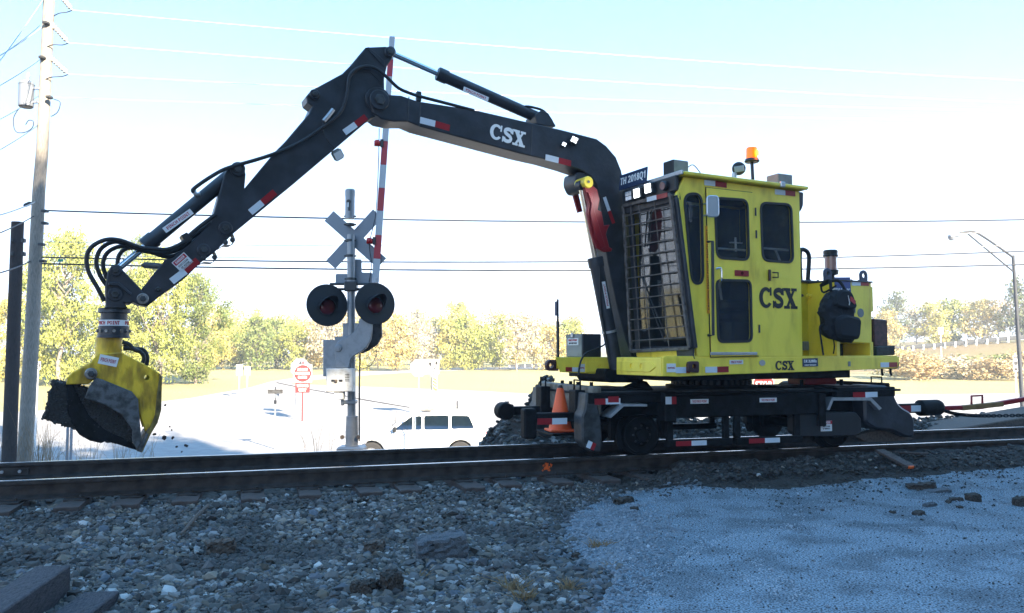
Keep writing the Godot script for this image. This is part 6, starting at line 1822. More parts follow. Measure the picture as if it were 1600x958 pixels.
func tree(called: String, label: String, x: float, d: float, tall: float, wide: float, kind: int, tint: String, group := "", bare := 0.0) -> void:
	var g := land(x, -d)
	var t := thing(called, label, "tree", Vector3(x, g, -d), rng.randf() * 360.0, group)
	node("trunk", trunks[kind % trunks.size()], "bark", t, Transform3D(Basis.from_scale(Vector3(tall * 0.8, tall, tall * 0.8)), Vector3.ZERO))
	node("crown", crowns[kind], tint, t, Transform3D(Basis.from_scale(Vector3(wide, tall, wide)), Vector3.ZERO))


func build_trees() -> void:
	leaf_tint("leaf_green", Color(0.15, 0.19, 0.045))
	leaf_tint("leaf_lime", Color(0.29, 0.32, 0.07))
	leaf_tint("leaf_yellow", Color(0.44, 0.41, 0.11))
	leaf_tint("leaf_gold", Color(0.50, 0.40, 0.14))
	leaf_tint("leaf_rust", Color(0.42, 0.31, 0.15))
	leaf_tint("leaf_pale", Color(0.46, 0.40, 0.28))
	leaf_tint("leaf_dark", Color(0.11, 0.14, 0.05))
	for k in 3: crowns.append(crown_mesh(50 + k, 110, 15500, 0.0125, 0.050, 0.06, 0.45))      # big near trees
	for k in 4: crowns.append(crown_mesh(60 + k, 60, 3300, 0.028, 0.078, 0.08, 0.5))      # belt trees
	for k in 3: crowns.append(crown_mesh(70 + k, 44, 1700, 0.026, 0.085, 0.25, 0.6))      # thin, half bare trees
	for k in 5: trunks.append(trunk_mesh(80 + k, 0.019, 16))
	# px of the foot, depth, height, width, kind, tint
	var big := [
		[-16.5, 66.0, 8.2, 7.0, 3, "leaf_yellow", "hazy yellow tree behind the two poles at the edge of the lawn"],
		[-35.6, 65.0, 12.2, 7.5, 0, "leaf_lime", "tall light green tree just right of the grey utility pole"],
		[-32.2, 70.0, 12.4, 6.4, 1, "leaf_green", "tall green tree with a pale forked trunk behind the grapple hoses"],
		[-28.6, 66.0, 10.9, 6.6, 2, "leaf_lime", "leafy lime tree behind the yellow grapple"],
		[-26.6, 69.0, 9.2, 6.0, 0, "leaf_green", "rounded green tree at the right end of the tall clump"],
		[-38.8, 72.0, 9.0, 6.5, 1, "leaf_green", "shorter green tree seen between the brown pole and the grey pole"],
		[-42.5, 70.0, 7.2, 6.5, 2, "leaf_yellow", "low yellowish tree left of the brown pole stub"],
		[-30.4, 63.0, 5.2, 5.2, 1, "leaf_lime", "low bushy tree below the grapple at the lawn edge"],
	]
	big.remove_at(0)
	for e in big:
		tree("roadside_tree", e[6], e[0], e[1], e[2], e[3], e[4], e[5])
	# the belt of autumn trees beyond the road
	var tints := ["leaf_yellow", "leaf_lime", "leaf_gold", "leaf_pale", "leaf_lime", "leaf_green", "leaf_pale"]
	var words := {"leaf_yellow": "yellow", "leaf_lime": "yellow green", "leaf_gold": "golden", "leaf_pale": "thin pale", "leaf_rust": "rusty brown", "leaf_green": "green", "leaf_dark": "dark green"}
	var ordinal := ["first", "second", "third", "fourth", "fifth", "sixth", "seventh", "eighth", "ninth", "tenth", "eleventh", "twelfth", "thirteenth", "fourteenth", "fifteenth", "sixteenth", "seventeenth", "eighteenth", "nineteenth", "twentieth", "twenty-first", "twenty-second", "twenty-third"]
	for i in 22:
		var px := 322.0 + i * 27.0
		var d := 103.0 + rng.randf_range(-5.0, 7.0)
		var tint: String = tints[rng.randi() % tints.size()]
		var kind := 3 + rng.randi() % 4 if tint != "leaf_pale" else 7 + rng.randi() % 3
		tree("belt_tree", "%s tree beyond the road, %s from left in the front row" % [words[tint], ordinal[i]], (px - 800.0) / 1280.0 * d, d, rng.randf_range(5.0, 7.2), rng.randf_range(4.2, 6.2), kind, tint, "autumn trees beyond the road")
	for i in 20:
		var px := 310.0 + i * 31.0
		var d := 122.0 + rng.randf_range(-4.0, 8.0)
		var tint: String = ["leaf_pale", "leaf_gold", "leaf_yellow", "leaf_pale"][rng.randi() % 4]
		tree("belt_tree", "%s tree in the back row beyond the road, %s from left" % [words[tint], ordinal[i]], (px - 800.0) / 1280.0 * d, d, rng.randf_range(7.0, 9.8), rng.randf_range(4.2, 6.4), (7 + rng.randi() % 3) if rng.randf() < 0.65 else 3 + rng.randi() % 4, tint, "taller trees at the back of the belt")
	# trees behind the road bank on the right
	var right := [[1385, 128, 6.4, 5.5, 3, "leaf_gold"], [1402, 150, 9.8, 7.0, 4, "leaf_dark"], [1432, 132, 6.6, 6.0, 8, "leaf_pale"], [1458, 130, 7.2, 6.5, 5, "leaf_yellow"], [1488, 136, 7.6, 7.0, 6, "leaf_lime"], [1512, 142, 8.0, 6.5, 9, "leaf_pale"], [1536, 130, 7.0, 6.5, 3, "leaf_gold"], [1562, 136, 6.8, 6.5, 7, "leaf_rust"], [1592, 126, 9.6, 6.0, 4, "leaf_dark"], [1625, 130, 7.6, 7.0, 5, "leaf_yellow"]]
	for i in right.size():
		var e: Array = right[i]
		tree("bank_tree", "%s tree above the bank guardrail, %s from left" % [words[e[5]], ordinal[i]], (e[0] - 800.0) / 1280.0 * e[1], e[1], e[2], e[3], e[4], e[5], "trees behind the road bank")
	# brush on the face of the bank
	var brush := crown_mesh(90, 26, 1300, 0.045, 0.14, 0.1, 0.5)
	var spots := [[1398, 86, 2.4, "leaf_gold"], [1418, 83, 2.2, "leaf_rust"], [1440, 84, 2.0, "leaf_rust"], [1462, 88, 1.7, "leaf_pale"], [1458, 92, 1.4, "leaf_lime"], [1486, 86, 1.9, "leaf_pale"], [1505, 90, 1.8, "leaf_green"], [1526, 88, 1.6, "leaf_pale"], [1545, 84, 1.8, "leaf_rust"], [1562, 90, 2.0, "leaf_green"], [1578, 85, 1.6, "leaf_pale"], [1598, 88, 2.2, "leaf_rust"], [1420, 92, 1.6, "leaf_yellow"], [1620, 88, 2.0, "leaf_pale"], [1436, 95, 1.1, "leaf_green"], [1492, 95, 1.2, "leaf_pale"], [1540, 95, 1.2, "leaf_lime"], [1600, 95, 1.2, "leaf_green"]]
	for i in spots.size():
		var e: Array = spots[i]
		var x: float = (e[0] - 800.0) / 1280.0 * e[1]
		tag(node("bank_shrub", brush, e[3], self, Transform3D(Basis(Vector3.UP, rng.randf() * TAU).scaled(Vector3(4.6, e[2] * 1.25, 3.6)), Vector3(x, land(x, -e[1]) - 0.1, -e[1]))), "%s shrub on the road bank, %s counting from the excavator" % [words[e[3]], ordinal[i]], "shrub", "shrubs on the road bank")


# the tall trees behind the photographer whose shade covers the crossing
func build_shade_trees() -> void:
	leaf_tint("leaf_shade", Color(0.20, 0.19, 0.06), 0.45)
	var kinds := [crown_mesh(201, 150, 9500, 0.024, 0.06, 0.10, 0.42), crown_mesh(202, 150, 9500, 0.024, 0.06, 0.10, 0.42)]
	var spots := [[5.5, 15.0, 25.0, 9.0], [10.6, 13.5, 25.6, 9.5], [17.3, 14.5, 28.5, 9.5], [21.0, 12.5, 21.0, 8.0], [24.5, 14.5, 20.5, 9.0], [28.5, 13.5, 19.5, 9.0], [33.0, 15.0, 19.0, 9.0], [14.5, 19.0, 27.0, 9.5], [19.5, 19.5, 30.5, 9.5], [25.0, 20.0, 23.0, 9.5], [29.5, 19.5, 22.0, 9.5], [35.0, 20.0, 21.0, 9.0], [24.0, 7.5, 15.0, 8.0], [29.0, 3.5, 16.0, 8.5], [33.0, 8.0, 19.0, 9.0], [25.5, 0.5, 12.0, 7.0], [34.0, -1.0, 13.0, 8.0], [38.0, 3.0, 18.0, 9.0]]
	var ordinal := ["first", "second", "third", "fourth", "fifth", "sixth", "seventh", "eighth", "ninth", "tenth", "eleventh", "twelfth", "thirteenth", "fourteenth", "fifteenth", "sixteenth", "seventeenth", "eighteenth"]
	# thin places in the crowns, through which the sun reaches the foot of the signal mast
	var gaps := [Vector3(-2.65, 0.25, -13.3), Vector3(-2.65, 1.05, -13.3)]
	for i in spots.size():
		var e: Array = spots[i]
		var t := thing("shade_tree", "tall dense tree behind the viewer shading the crossing, %s of its row" % ordinal[i], "tree", Vector3(e[0], 0, e[1]), rng.randf() * 360.0, "shade trees behind the viewer")
		node("trunk", trunks[i % 5], "bark", t, Transform3D(Basis.from_scale(Vector3(e[2], e[2], e[2])), Vector3.ZERO))
		if i in [1, 2, 7, 8]:
			t.rotation.y = 0.0
			var place := Transform3D(Basis.from_scale(Vector3(e[3], e[2], e[3])), t.position)
			node("crown", crown_mesh(210 + i, 150, 9500, 0.024, 0.06, 0.10, 0.42, place, gaps), "leaf_shade", t, Transform3D(Basis.from_scale(Vector3(e[3], e[2], e[3])), Vector3.ZERO))
			continue
		node("crown", kinds[i % 2], "leaf_shade", t, Transform3D(Basis.from_scale(Vector3(e[3], e[2], e[3])), Vector3.ZERO))


# ---------------------------------------------------------------- guardrail and what stands far off

func build_far_land() -> void:
	# guardrail along the top of the bank: a bent steel band on posts
	for run in [[1392, 545.5, 1640, 523, 92.0, 15, "long grey guardrail on top of the bank to the right"], [796, 572.5, 868, 569.5, 118.0, 6, "short pale guardrail beyond the lawn near the marker post"]]:
		var n: int = run[5]
		var top := thing("guardrail", run[6], "guardrail")
		var prev := Vector3.ZERO
		for i in n + 1:
			var t := float(i) / n
			var px := lerpf(run[0], run[2], t)
			var d: float = run[4]
			var x := (px - 800.0) / 1280.0 * d
			var y := EYE + (552.0 - lerpf(run[1], run[3], t)) * d / 1280.0
			var p := Vector3(x, y, -d)
			node("guardrail_post", Shape.new().box(Vector3(x, y - 0.13, -d + 0.02), Vector3(0.16, 0.6, 0.3)), "sign_white", top)
			if i > 0:
				var dd := (p - prev)
				var sh := Shape.new()
				sh.at(Transform3D(Basis.looking_at(dd.normalized(), Vector3.UP), (p + prev) / 2.0))
				for e in [[0.17, 0.0, 0.12], [0.06, 0.05, 0.12], [-0.06, 0.05, 0.12], [-0.17, 0.0, 0.12]]:
					sh.box(Vector3(e[1], e[0], 0), Vector3(0.05, e[2], dd.length()))
				node("rail_band", sh, "guard_steel", top)
			prev = p
	tag(node("utility_box", Shape.new().box(Vector3(0, 0.5, 0), Vector3(1.5, 0.9, 0.6), 0.05).box(Vector3(0.9, 0.45, 0), Vector3(0.22, 1.0, 0.22), 0.02), "rotten_wood", self, move(-31.3, land(-31.3, -70), -70)), "low brown timber barrier at the left lawn edge", "barrier")


# ---------------------------------------------------------------- crossing signal

func build_crossing_signal() -> void:
	var d := 13.4
	var bx := -2.60
	var base := Vector3(bx, land(bx, -d), -d)
	var sig := thing("crossing_signal", "grey railroad crossing signal with crossbuck, two dark lights and a raised gate arm", "signal", Vector3(bx, 0, -d))
	var O := func(p: Vector2) -> Vector2: return p - Vector2(bx, 0.0)
	var P := func(list: Array) -> Array: return list.map(func(p): return p - Vector2(bx, 0.0))
	var foot := base.y
	var mast := node("mast", Shape.new().tube([Vector3(0.0, foot + 0.1, 0), Vector3(-0.05, 3.55, 0)], [0.068, 0.064], 22), "signal_aluminium", sig)
	node("mast_base", Shape.new().box(Vector3(0, foot + 0.12, 0), Vector3(0.42, 0.3, 0.42), 0.03).at(move(0, 0, 0)).tube([Vector3(0, foot + 0.2, 0), Vector3(0, foot + 0.75, 0)], [0.11, 0.095], 20), "signal_aluminium", mast)
	var bt := Shape.new()
	for q in [[-0.13, 0.1], [0.13, 0.1]]:
		bt.at(turned(Vector3(q[0], foot + 0.42, q[1]), Vector3(90, 0, 0))).lathe([Vector2(0.035, 0), Vector2(0.035, 0.05), Vector2(0, 0.05)], 8)
	node("base_bolt", bt, "rotten_wood", mast)
	# capped top piece with its keyhole
	var capc: Array = P.call([Vector2(-2.675, 4.302), Vector2(-2.674, 4.195), Vector2(-2.674, 3.812), Vector2(-2.676, 3.493)])
	var top := node("mast_top", Shape.new().at(Transform3D(Basis(Vector3.BACK, 0.0), Vector3(capc[1].x, capc[2].y, 0))).lathe([Vector2(0, 0), Vector2(0.078, 0), Vector2(0.078, capc[1].y - capc[2].y), Vector2(0.082, capc[1].y - capc[2].y), Vector2(0.082, capc[0].y - capc[2].y - 0.02), Vector2(0.07, capc[0].y - capc[2].y), Vector2(0, capc[0].y - capc[2].y)], 24), "signal_aluminium", sig)
	node("bell_opening", Shape.new().at(move(capc[1].x - 0.005, (capc[1].y + capc[2].y) / 2.0 + 0.02, 0.072)).disc_z(Vector3(0, 0.06, 0), 0.036, 0, 0.012, 0.0, 16).box(Vector3(0.008, -0.02, 0.006), Vector3(0.035, 0.14, 0.012)), "signal_black", top)
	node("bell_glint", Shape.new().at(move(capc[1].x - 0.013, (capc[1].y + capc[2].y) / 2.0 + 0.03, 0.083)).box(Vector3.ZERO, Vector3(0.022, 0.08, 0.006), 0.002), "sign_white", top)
	# crossbuck: two boards seen from behind
	var mid: Vector2 = capc[3]
	for s in [1.0, -1.0]:
		var o: Array = P.call([Vector2(-3.117, 3.796), Vector2(-2.966, 3.961), Vector2(-2.083, 3.170), Vector2(-2.229, 3.012)] if s > 0 else [Vector2(-2.312, 3.993), Vector2(-2.163, 3.844), Vector2(-2.928, 2.996), Vector2(-3.082, 3.133)])
		var zz := -0.10 if s > 0 else -0.115
		node("crossbuck_board", Shape.new().prism(o, zz - 0.012, zz, 0.002), "sign_back", sig)
	# clamps
	var cl := Shape.new()
	for p in P.call([Vector2(-2.670, 3.854), Vector2(-2.668, 3.716), Vector2(-2.665, 3.451), Vector2(-2.657, 3.197), Vector2(-2.647, 2.817)]):
		cl.at(move(p.x, p.y, 0)).tube([Vector3(0, -0.02, 0), Vector3(0, 0.02, 0)], 0.073, 16).box(Vector3(0, 0, 0.0), Vector3(0.2, 0.025, 0.03), 0.004)
	node("mast_clamp", cl, "plate_grey", sig)
	var pl: Array = P.call([Vector2(-2.704, 3.155), Vector2(-2.493, 3.155), Vector2(-2.491, 2.933), Vector2(-2.312, 2.933), Vector2(-2.310, 2.732), Vector2(-2.920, 2.732), Vector2(-2.922, 2.912), Vector2(-2.701, 2.912)])
	node("sign_plate", Shape.new().prism(rounded(pl, 0.03, 3), -0.12, -0.108, 0.002), "sign_back", sig)
	# light bar and the two discs
	var arm: Array = P.call([Vector2(-2.983, 2.732), Vector2(-2.310, 2.732), Vector2(-2.982, 2.648), Vector2(-2.289, 2.648)])
	node("light_bar", Shape.new().tube([v3(arm[0], 0.02), v3(arm[1], 0.02)], 0.022, 10).tube([v3(arm[2], 0.0), v3(arm[3], 0.0)], 0.022, 10), "signal_black", sig)
	node("bar_bracket", Shape.new().box(v3((arm[0] + arm[3]) / 2.0, 0.03), Vector3(0.2, 0.16, 0.16), 0.015), "signal_black", sig)
	var ls: Array = P.call([Vector2(-2.999, 2.380), Vector2(-2.223, 2.406)])
	for i in 2:
		var c: Vector2 = ls[i]
		var t := turned(v3(c, 0.12), Vector3(-4, 30, 0))
		var disc := node("light_disc", Shape.new().at(t).disc_z(Vector3.ZERO, 0.345, -0.015, 0.0, 0.006, 40), "signal_black", sig)
		node("light_housing", Shape.new().at(t * Transform3D(Basis(Vector3.RIGHT, -PI / 2.0), Vector3(0, 0, -0.015))).lathe([Vector2(0.12, 0), Vector2(0.11, 0.14), Vector2(0, 0.16)], 20), "signal_black", disc)
		node("red_lens", Shape.new().at(t * Transform3D(Basis(Vector3.RIGHT, PI / 2.0), Vector3(0.0, -0.03, 0.0))).lathe([Vector2(0.13, 0.0), Vector2(0.13, 0.02), Vector2(0.1, 0.04), Vector2(0.06, 0.05), Vector2(0, 0.055)], 28, true), "dull_red_lens", disc)
		var rim := Shape.new().at(t)
		var ring := []
		for k in 25: ring.append(Vector3(cos(TAU * k / 24) * 0.135, sin(TAU * k / 24) * 0.135 - 0.03, 0.012))
		rim.tube(ring, 0.009, 6, false)
		node("lens_rim", rim, "plate_grey", disc)
		# hood: half a tapering tube over the lens
		var hood := Shape.new().at(t)
		var seg := 16
		for k in seg:
			var a0 := lerpf(-0.25, PI + 0.25, float(k) / seg)
			var a1 := lerpf(-0.25, PI + 0.25, float(k + 1) / seg)
			var p := func(a: float, z: float, r: float) -> Vector3: return Vector3(cos(a) * r, sin(a) * r - 0.03, z)
			var deep := func(a: float) -> float: return 0.05 + 0.30 * maxf(0.0, sin(a))
			for r in [0.142, 0.149]:
				var nn: Vector3 = Vector3(cos((a0 + a1) / 2), sin((a0 + a1) / 2), 0) * (1.0 if r > 0.145 else -1.0)
				hood.quad(p.call(a0, 0.0, r), p.call(a1, 0.0, r), p.call(a1, deep.call(a1), r), p.call(a0, deep.call(a0), r), nn)
			hood.quad(p.call(a0, deep.call(a0), 0.142), p.call(a1, deep.call(a1), 0.142), p.call(a1, deep.call(a1), 0.149), p.call(a0, deep.call(a0), 0.149), Vector3.BACK)
		node("light_hood", hood, "signal_black", disc)
	# gate mechanism: swept arm casting, housing, box with its lock
	var casting := [P.call([Vector2(-2.473, 2.165), Vector2(-2.263, 2.165), Vector2(-2.261, 1.934), Vector2(-2.281, 1.809), Vector2(-2.342, 1.694), Vector2(-2.446, 1.610), Vector2(-2.550, 1.558), Vector2(-2.601, 1.496), Vector2(-2.631, 1.360), Vector2(-2.840, 1.360), Vector2(-2.865, 1.673), Vector2(-2.814, 1.798), Vector2(-2.668, 1.861), Vector2(-2.544, 1.955), Vector2(-2.482, 2.060)])]
	var mech := node("gate_mechanism", Shape.new().prism(rounded(casting[0], 0.02, 2), 0.10, 0.17, 0.012), "signal_aluminium", sig)
	var back: Array = P.call([Vector2(-2.346, 2.060), Vector2(-2.158, 2.144), Vector2(-2.145, 1.882), Vector2(-2.217, 1.746), Vector2(-2.363, 1.642), Vector2(-2.487, 1.590), Vector2(-2.509, 1.694), Vector2(-2.364, 1.830)])
	node("counter_arm", Shape.new().prism(rounded(back, 0.02, 2), -0.2, -0.10, 0.012), "plate_grey", mech)
	node("pivot_boss", Shape.new().disc_z(v3((P.call([Vector2(-2.802, 1.684)]))[0], 0), 0.06, 0.17, 0.2, 0.008, 22).disc_z(v3((P.call([Vector2(-2.802, 1.684)]))[0], 0), 0.035, 0.2, 0.215, 0.004, 18), "signal_aluminium", mech)
	var hs: Array = P.call([Vector2(-3.065, 1.819), Vector2(-2.804, 1.819), Vector2(-2.797, 1.225), Vector2(-3.057, 1.225)])
	node("motor_housing", Shape.new().prism(hs, -0.2, 0.12, 0.012).prism(P.call([Vector2(-2.878, 1.872), Vector2(-2.637, 1.872), Vector2(-2.636, 1.798), Vector2(-2.877, 1.798)]), -0.1, 0.12, 0.008).prism(P.call([Vector2(-2.765, 2.091), Vector2(-2.482, 2.091), Vector2(-2.480, 1.851), Vector2(-2.762, 1.851)]), -0.14, 0.04, 0.012), "signal_aluminium", mech)
	var bx4: Array = P.call([Vector2(-2.970, 1.355), Vector2(-2.537, 1.355), Vector2(-2.533, 0.986), Vector2(-2.966, 0.986)])
	var jbx := node("lock_box", Shape.new().prism(bx4, 0.06, 0.28, 0.012), "signal_paint", sig)
	var lk: Array = P.call([Vector2(-2.838, 1.163), Vector2(-2.806, 1.157), Vector2(-2.733, 1.163), Vector2(-2.650, 1.204), Vector2(-2.608, 1.121), Vector2(-2.846, 0.986), Vector2(-2.844, 0.861), Vector2(-2.698, 0.861), Vector2(-2.700, 0.986)])
	node("lock_slot", Shape.new().box(v3(lk[0], 0.284), Vector3(0.09, 0.035, 0.012), 0.004).box(v3(lk[2], 0.284), Vector3(0.06, 0.035, 0.012), 0.004), "signal_black", jbx)
	node("padlock", Shape.new().box(v3(lk[1], 0.295), Vector3(0.045, 0.05, 0.025), 0.008), "rotten_wood", jbx)
	var vents := Shape.new()
	for k in 5: vents.box(v3(lk[3] + Vector2(0.02, -0.045 + 0.026 * k), 0.282), Vector3(0.07, 0.01, 0.006))
	node("box_vent", vents, "plate_grey", jbx)
	node("box_foot", Shape.new().prism([lk[5], lk[6], lk[7], lk[8]], 0.08, 0.24, 0.01), "signal_paint", jbx)
	var ck: Array = P.call([Vector2(-2.625, 0.810), Vector2(-2.656, 0.810)])
	node("pipe_clamp", Shape.new().box(v3(ck[0], 0.02), Vector3(0.2, 0.06, 0.2), 0.012).box(v3(ck[1] + Vector2(-0.09, 0), 0.06), Vector3(0.05, 0.11, 0.06), 0.01), "signal_aluminium", mast)
	node("conduit", Shape.new().tube(curve([v3((P.call([Vector2(-2.477, 1.600)]))[0], 0.02), v3((P.call([Vector2(-2.482, 1.100)]))[0], 0.03), v3((P.call([Vector2(-2.472, 0.169)]))[0], 0.03)], 5), 0.014, 8), "plate_grey", mast)
	var lw: Array = P.call([Vector2(-2.216, 1.673), Vector2(-2.226, 1.537), Vector2(-2.298, 1.412), Vector2(-2.401, 1.360), Vector2(-2.496, 1.371)])
	node("lead_wire", Shape.new().tube(curve(lw.map(func(p): return v3(p, 0.0)), 5), 0.006, 6), "wire_black", mech)
	# raised gate arm in red and white lengths with small lamps
	var ga: Array = P.call([Vector2(-2.253, 2.764), Vector2(-2.236, 3.155), Vector2(-2.192, 3.546), Vector2(-2.153, 3.940), Vector2(-2.125, 4.323), Vector2(-2.097, 4.719), Vector2(-2.074, 5.095), Vector2(-2.050, 5.471), Vector2(-2.057, 6.196), Vector2(-2.038, 6.489), Vector2(-2.009, 6.903)])
	var ga2: Array = []
	var a0: Vector2 = ga[0]
	var a1: Vector2 = ga[10]
	var cuts := [0.0, 0.095, 0.19, 0.288, 0.38, 0.474, 0.57, 0.665, 0.76, 0.835, 0.905, 1.0]
	var garm := node("gate_arm", Shape.new().tube([v3(a0, -0.08), v3(a0.lerp(a1, 0.02), -0.08)], 0.05, 12), "arm_white", sig)
	for k in 11:
		var p := a0.lerp(a1, cuts[k])
		var q := a0.lerp(a1, cuts[k + 1])
		var w := lerpf(0.115, 0.09, cuts[k])
		var tt := Transform3D(Basis(Vector3.BACK, (q - p).angle() - PI / 2.0), v3((p + q) / 2.0, -0.06))
		node("arm_length", Shape.new().at(tt).box(Vector3.ZERO, Vector3(w, p.distance_to(q), 0.03), 0.004), "arm_red" if k in [1, 3, 5, 7, 9] else "arm_white", garm)
	for p in P.call([Vector2(-2.238, 5.084), Vector2(-2.349, 3.451)]):
		var lamp := node("arm_lamp", Shape.new().at(move(p.x, p.y, -0.02)).lathe([Vector2(0, -0.05), Vector2(0.05, -0.05), Vector2(0.052, 0.03), Vector2(0.03, 0.05), Vector2(0, 0.05)], 18, true), "red_lens", garm)
		node("lamp_mount", Shape.new().box(Vector3(p.x + 0.075, p.y, -0.04), Vector3(0.05, 0.13, 0.05), 0.006), "signal_black", lamp)
	var cw: Array = P.call([Vector2(-2.349, 3.409), Vector2(-2.314, 3.070), Vector2(-2.363, 2.775)])
	node("arm_cable", Shape.new().tube(curve([v3((P.call([Vector2(-2.208, 5.331)]))[0], -0.03), v3((P.call([Vector2(-2.214, 4.794)]))[0], -0.03), v3((P.call([Vector2(-2.248, 3.940)]))[0], -0.03), v3(cw[0], -0.03), v3(cw[1], -0.03), v3(cw[2], -0.1)], 5), 0.007, 6), "wire_black", garm)


# ---------------------------------------------------------------- poles, wires, street lamp

func wire(label: String, a: Vector3, b: Vector3, sag: float, r: float, mat: String, group := "wires across the sky") -> void:
	var pts := []
	for i in 17:
		var t := i / 16.0
		pts.append(a.lerp(b, t) + Vector3.DOWN * sag * 4.0 * t * (1.0 - t))
	tag(node("overhead_wire", Shape.new().tube(pts, r, 6), mat), label, "wire", group)


func build_poles_and_wires() -> void:
	# tall grey utility pole
	var pb := [Vector3(-11.226, -0.794, -19.000), Vector3(-11.131, 2.074, -19.000), Vector3(-11.083, 5.371, -19.000), Vector3(-11.033, 6.357, -19.000), Vector3(-10.991, 9.972, -19.000), Vector3(-10.984, 10.908, -19.000)]
	var foot: Vector3 = pb[0]
	foot.y = land(foot.x, foot.z) - 0.3
	var up := thing("utility_pole", "tall weathered grey utility pole with a transformer and insulators", "utility pole", foot)
	var rel := func(p: Vector3) -> Vector3: return p - foot
	var shaft := []
	for p: Vector3 in [foot, pb[1], pb[2], pb[3], pb[4], pb[5]]: shaft.append(rel.call(p))
	node("shaft", Shape.new().tube(shaft, [0.165, 0.155, 0.135, 0.13, 0.125, 0.12], 20), "pole_wood", up)
	# suspension insulators: a string of discs hanging out to each wire, with a jumper back to the pole
	var outs := [[Vector3(-10.792, 10.159, -19.000), Vector3(-10.429, 9.724, -19.000)], [Vector3(-10.936, 9.414, -19.000), Vector3(-10.496, 8.934, -19.000)], [Vector3(-10.971, 8.625, -19.000), Vector3(-10.473, 8.178, -19.000)]]
	for e in outs:
		var a: Vector3 = rel.call(e[0])
		var b: Vector3 = rel.call(e[1])
		var sh := Shape.new()
		var d := (b - a).normalized()
		var basis := Basis(Quaternion(Vector3.UP, d))
		for k in 7:
			sh.at(Transform3D(basis, a.lerp(b, 0.12 + 0.12 * k))).lathe([Vector2(0.015, -0.03), Vector2(0.06, -0.012), Vector2(0.055, 0.01), Vector2(0.015, 0.03)], 10)
		sh.xf = Transform3D()
		sh.tube([a, b], 0.014, 6)
		node("insulator", sh, "signal_paint", up)
		node("jumper_wire", Shape.new().tube(curve([b, b + Vector3(-0.14, -0.05, 0), a.lerp(b, 0.3) + Vector3(0, -0.42, 0.1), a + Vector3(-0.02, -0.62, 0.1)], 5), 0.012, 6), "wire_black", up)
	var tf := [Vector3(-11.393, 7.655, -18.900), Vector3(-11.403, 7.930, -18.900), Vector3(-11.386, 8.343, -18.900), Vector3(-11.281, 8.327, -18.900), Vector3(-11.153, 7.655, -18.900)]
	var tc: Vector3 = rel.call(tf[0])
	var can := node("transformer", Shape.new().at(move(tc.x, tc.y - 0.28, tc.z)).lathe([Vector2(0, 0), Vector2(0.16, 0), Vector2(0.165, 0.04), Vector2(0.165, 0.5), Vector2(0.175, 0.52), Vector2(0.15, 0.58), Vector2(0, 0.6)], 24), "sign_back", up)
	node("transformer_bottom", Shape.new().at(move(tc.x, tc.y - 0.285, tc.z)).lathe([Vector2(0, -0.02), Vector2(0.14, -0.02), Vector2(0.155, 0.004)], 24), "signal_black", can)
	node("bushing", Shape.new().at(move(tc.x + 0.03, tc.y + 0.3, tc.z)).lathe([Vector2(0.03, 0), Vector2(0.045, 0.05), Vector2(0.025, 0.09), Vector2(0.04, 0.13), Vector2(0.015, 0.22), Vector2(0, 0.22)], 12), "signal_paint", can)
	node("hanger", Shape.new().box(Vector3(tc.x + 0.22, tc.y + 0.15, tc.z), Vector3(0.18, 0.05, 0.05), 0.006).box(Vector3(tc.x + 0.22, tc.y - 0.18, tc.z), Vector3(0.18, 0.05, 0.05), 0.006), "sign_back", can)
	var lp := []
	for p in [Vector3(-11.501, 7.289, -18.800), Vector3(-11.612, 7.062, -18.800), Vector3(-11.557, 6.760, -18.800), Vector3(-11.348, 6.729, -18.800), Vector3(-11.172, 6.835, -18.800), Vector3(-11.148, 6.986, -18.800), Vector3(-11.253, 7.016, -18.800), Vector3(-11.324, 6.911, -18.800)]: lp.append(rel.call(p))
	node("loop_wire", Shape.new().tube(curve(lp, 4), 0.010, 6), "wire_black", up)
	lp = []
	for p in [Vector3(-10.688, 7.516, -18.800), Vector3(-10.536, 7.441, -18.800), Vector3(-10.588, 7.213, -18.800), Vector3(-10.734, 7.107, -18.800)]: lp.append(rel.call(p))
	node("loop_wire", Shape.new().tube(curve(lp, 4), 0.010, 6), "wire_black", up)
	var rel2 := rel
	for p in [Vector3(-10.828, 4.888, -18.830), Vector3(-10.819, 4.604, -18.830), Vector3(-10.877, 4.112, -18.830), Vector3(-10.835, 3.725, -18.830), Vector3(-11.006, 8.516, -18.830), Vector3(-10.943, 9.344, -18.830), Vector3(-10.811, 7.571, -18.830)]:
		node("pole_bracket", Shape.new().box(rel2.call(p), Vector3(0.12, 0.06, 0.14), 0.01), "plate_grey", up)
	# brown stub pole in front and to its left
	var sb := [Vector3(-10.956, -0.668, -18.000), Vector3(-10.945, 4.500, -18.000)]
	var sf: Vector3 = sb[0]
	sf.y = land(sf.x, sf.z) - 0.3
	var stub := thing("utility_pole", "short dark brown pole stub left of the grey utility pole", "utility pole", sf)
	node("shaft", Shape.new().tube([Vector3.ZERO, sb[1] - sf], [0.15, 0.125], 18), "dark_pole_wood", stub)
	for p in [Vector3(-10.964, 4.070, -17.880), Vector3(-10.725, 4.070, -17.880), Vector3(-10.953, 3.773, -17.880), Vector3(-10.715, 3.773, -17.880)]: node("pole_bracket", Shape.new().box(p - sf, Vector3(0.06, 0.09, 0.1), 0.01), "plate_grey", stub)

	# pale bright wires high up
	wire("topmost bright wire from the tall pole to the right", outs[0][1], ([Vector3(17.884, 9.952, -25.000)])[0], 0.15, 0.011, "wire_grey")
	wire("second bright wire from the top, right of the tall pole", outs[1][1], ([Vector3(17.857, 9.266, -25.000)])[0], 0.15, 0.011, "wire_grey")
	wire("third bright wire from the top, right of the tall pole", outs[2][1], ([Vector3(17.848, 9.064, -25.000)])[0], 0.15, 0.010, "wire_grey")
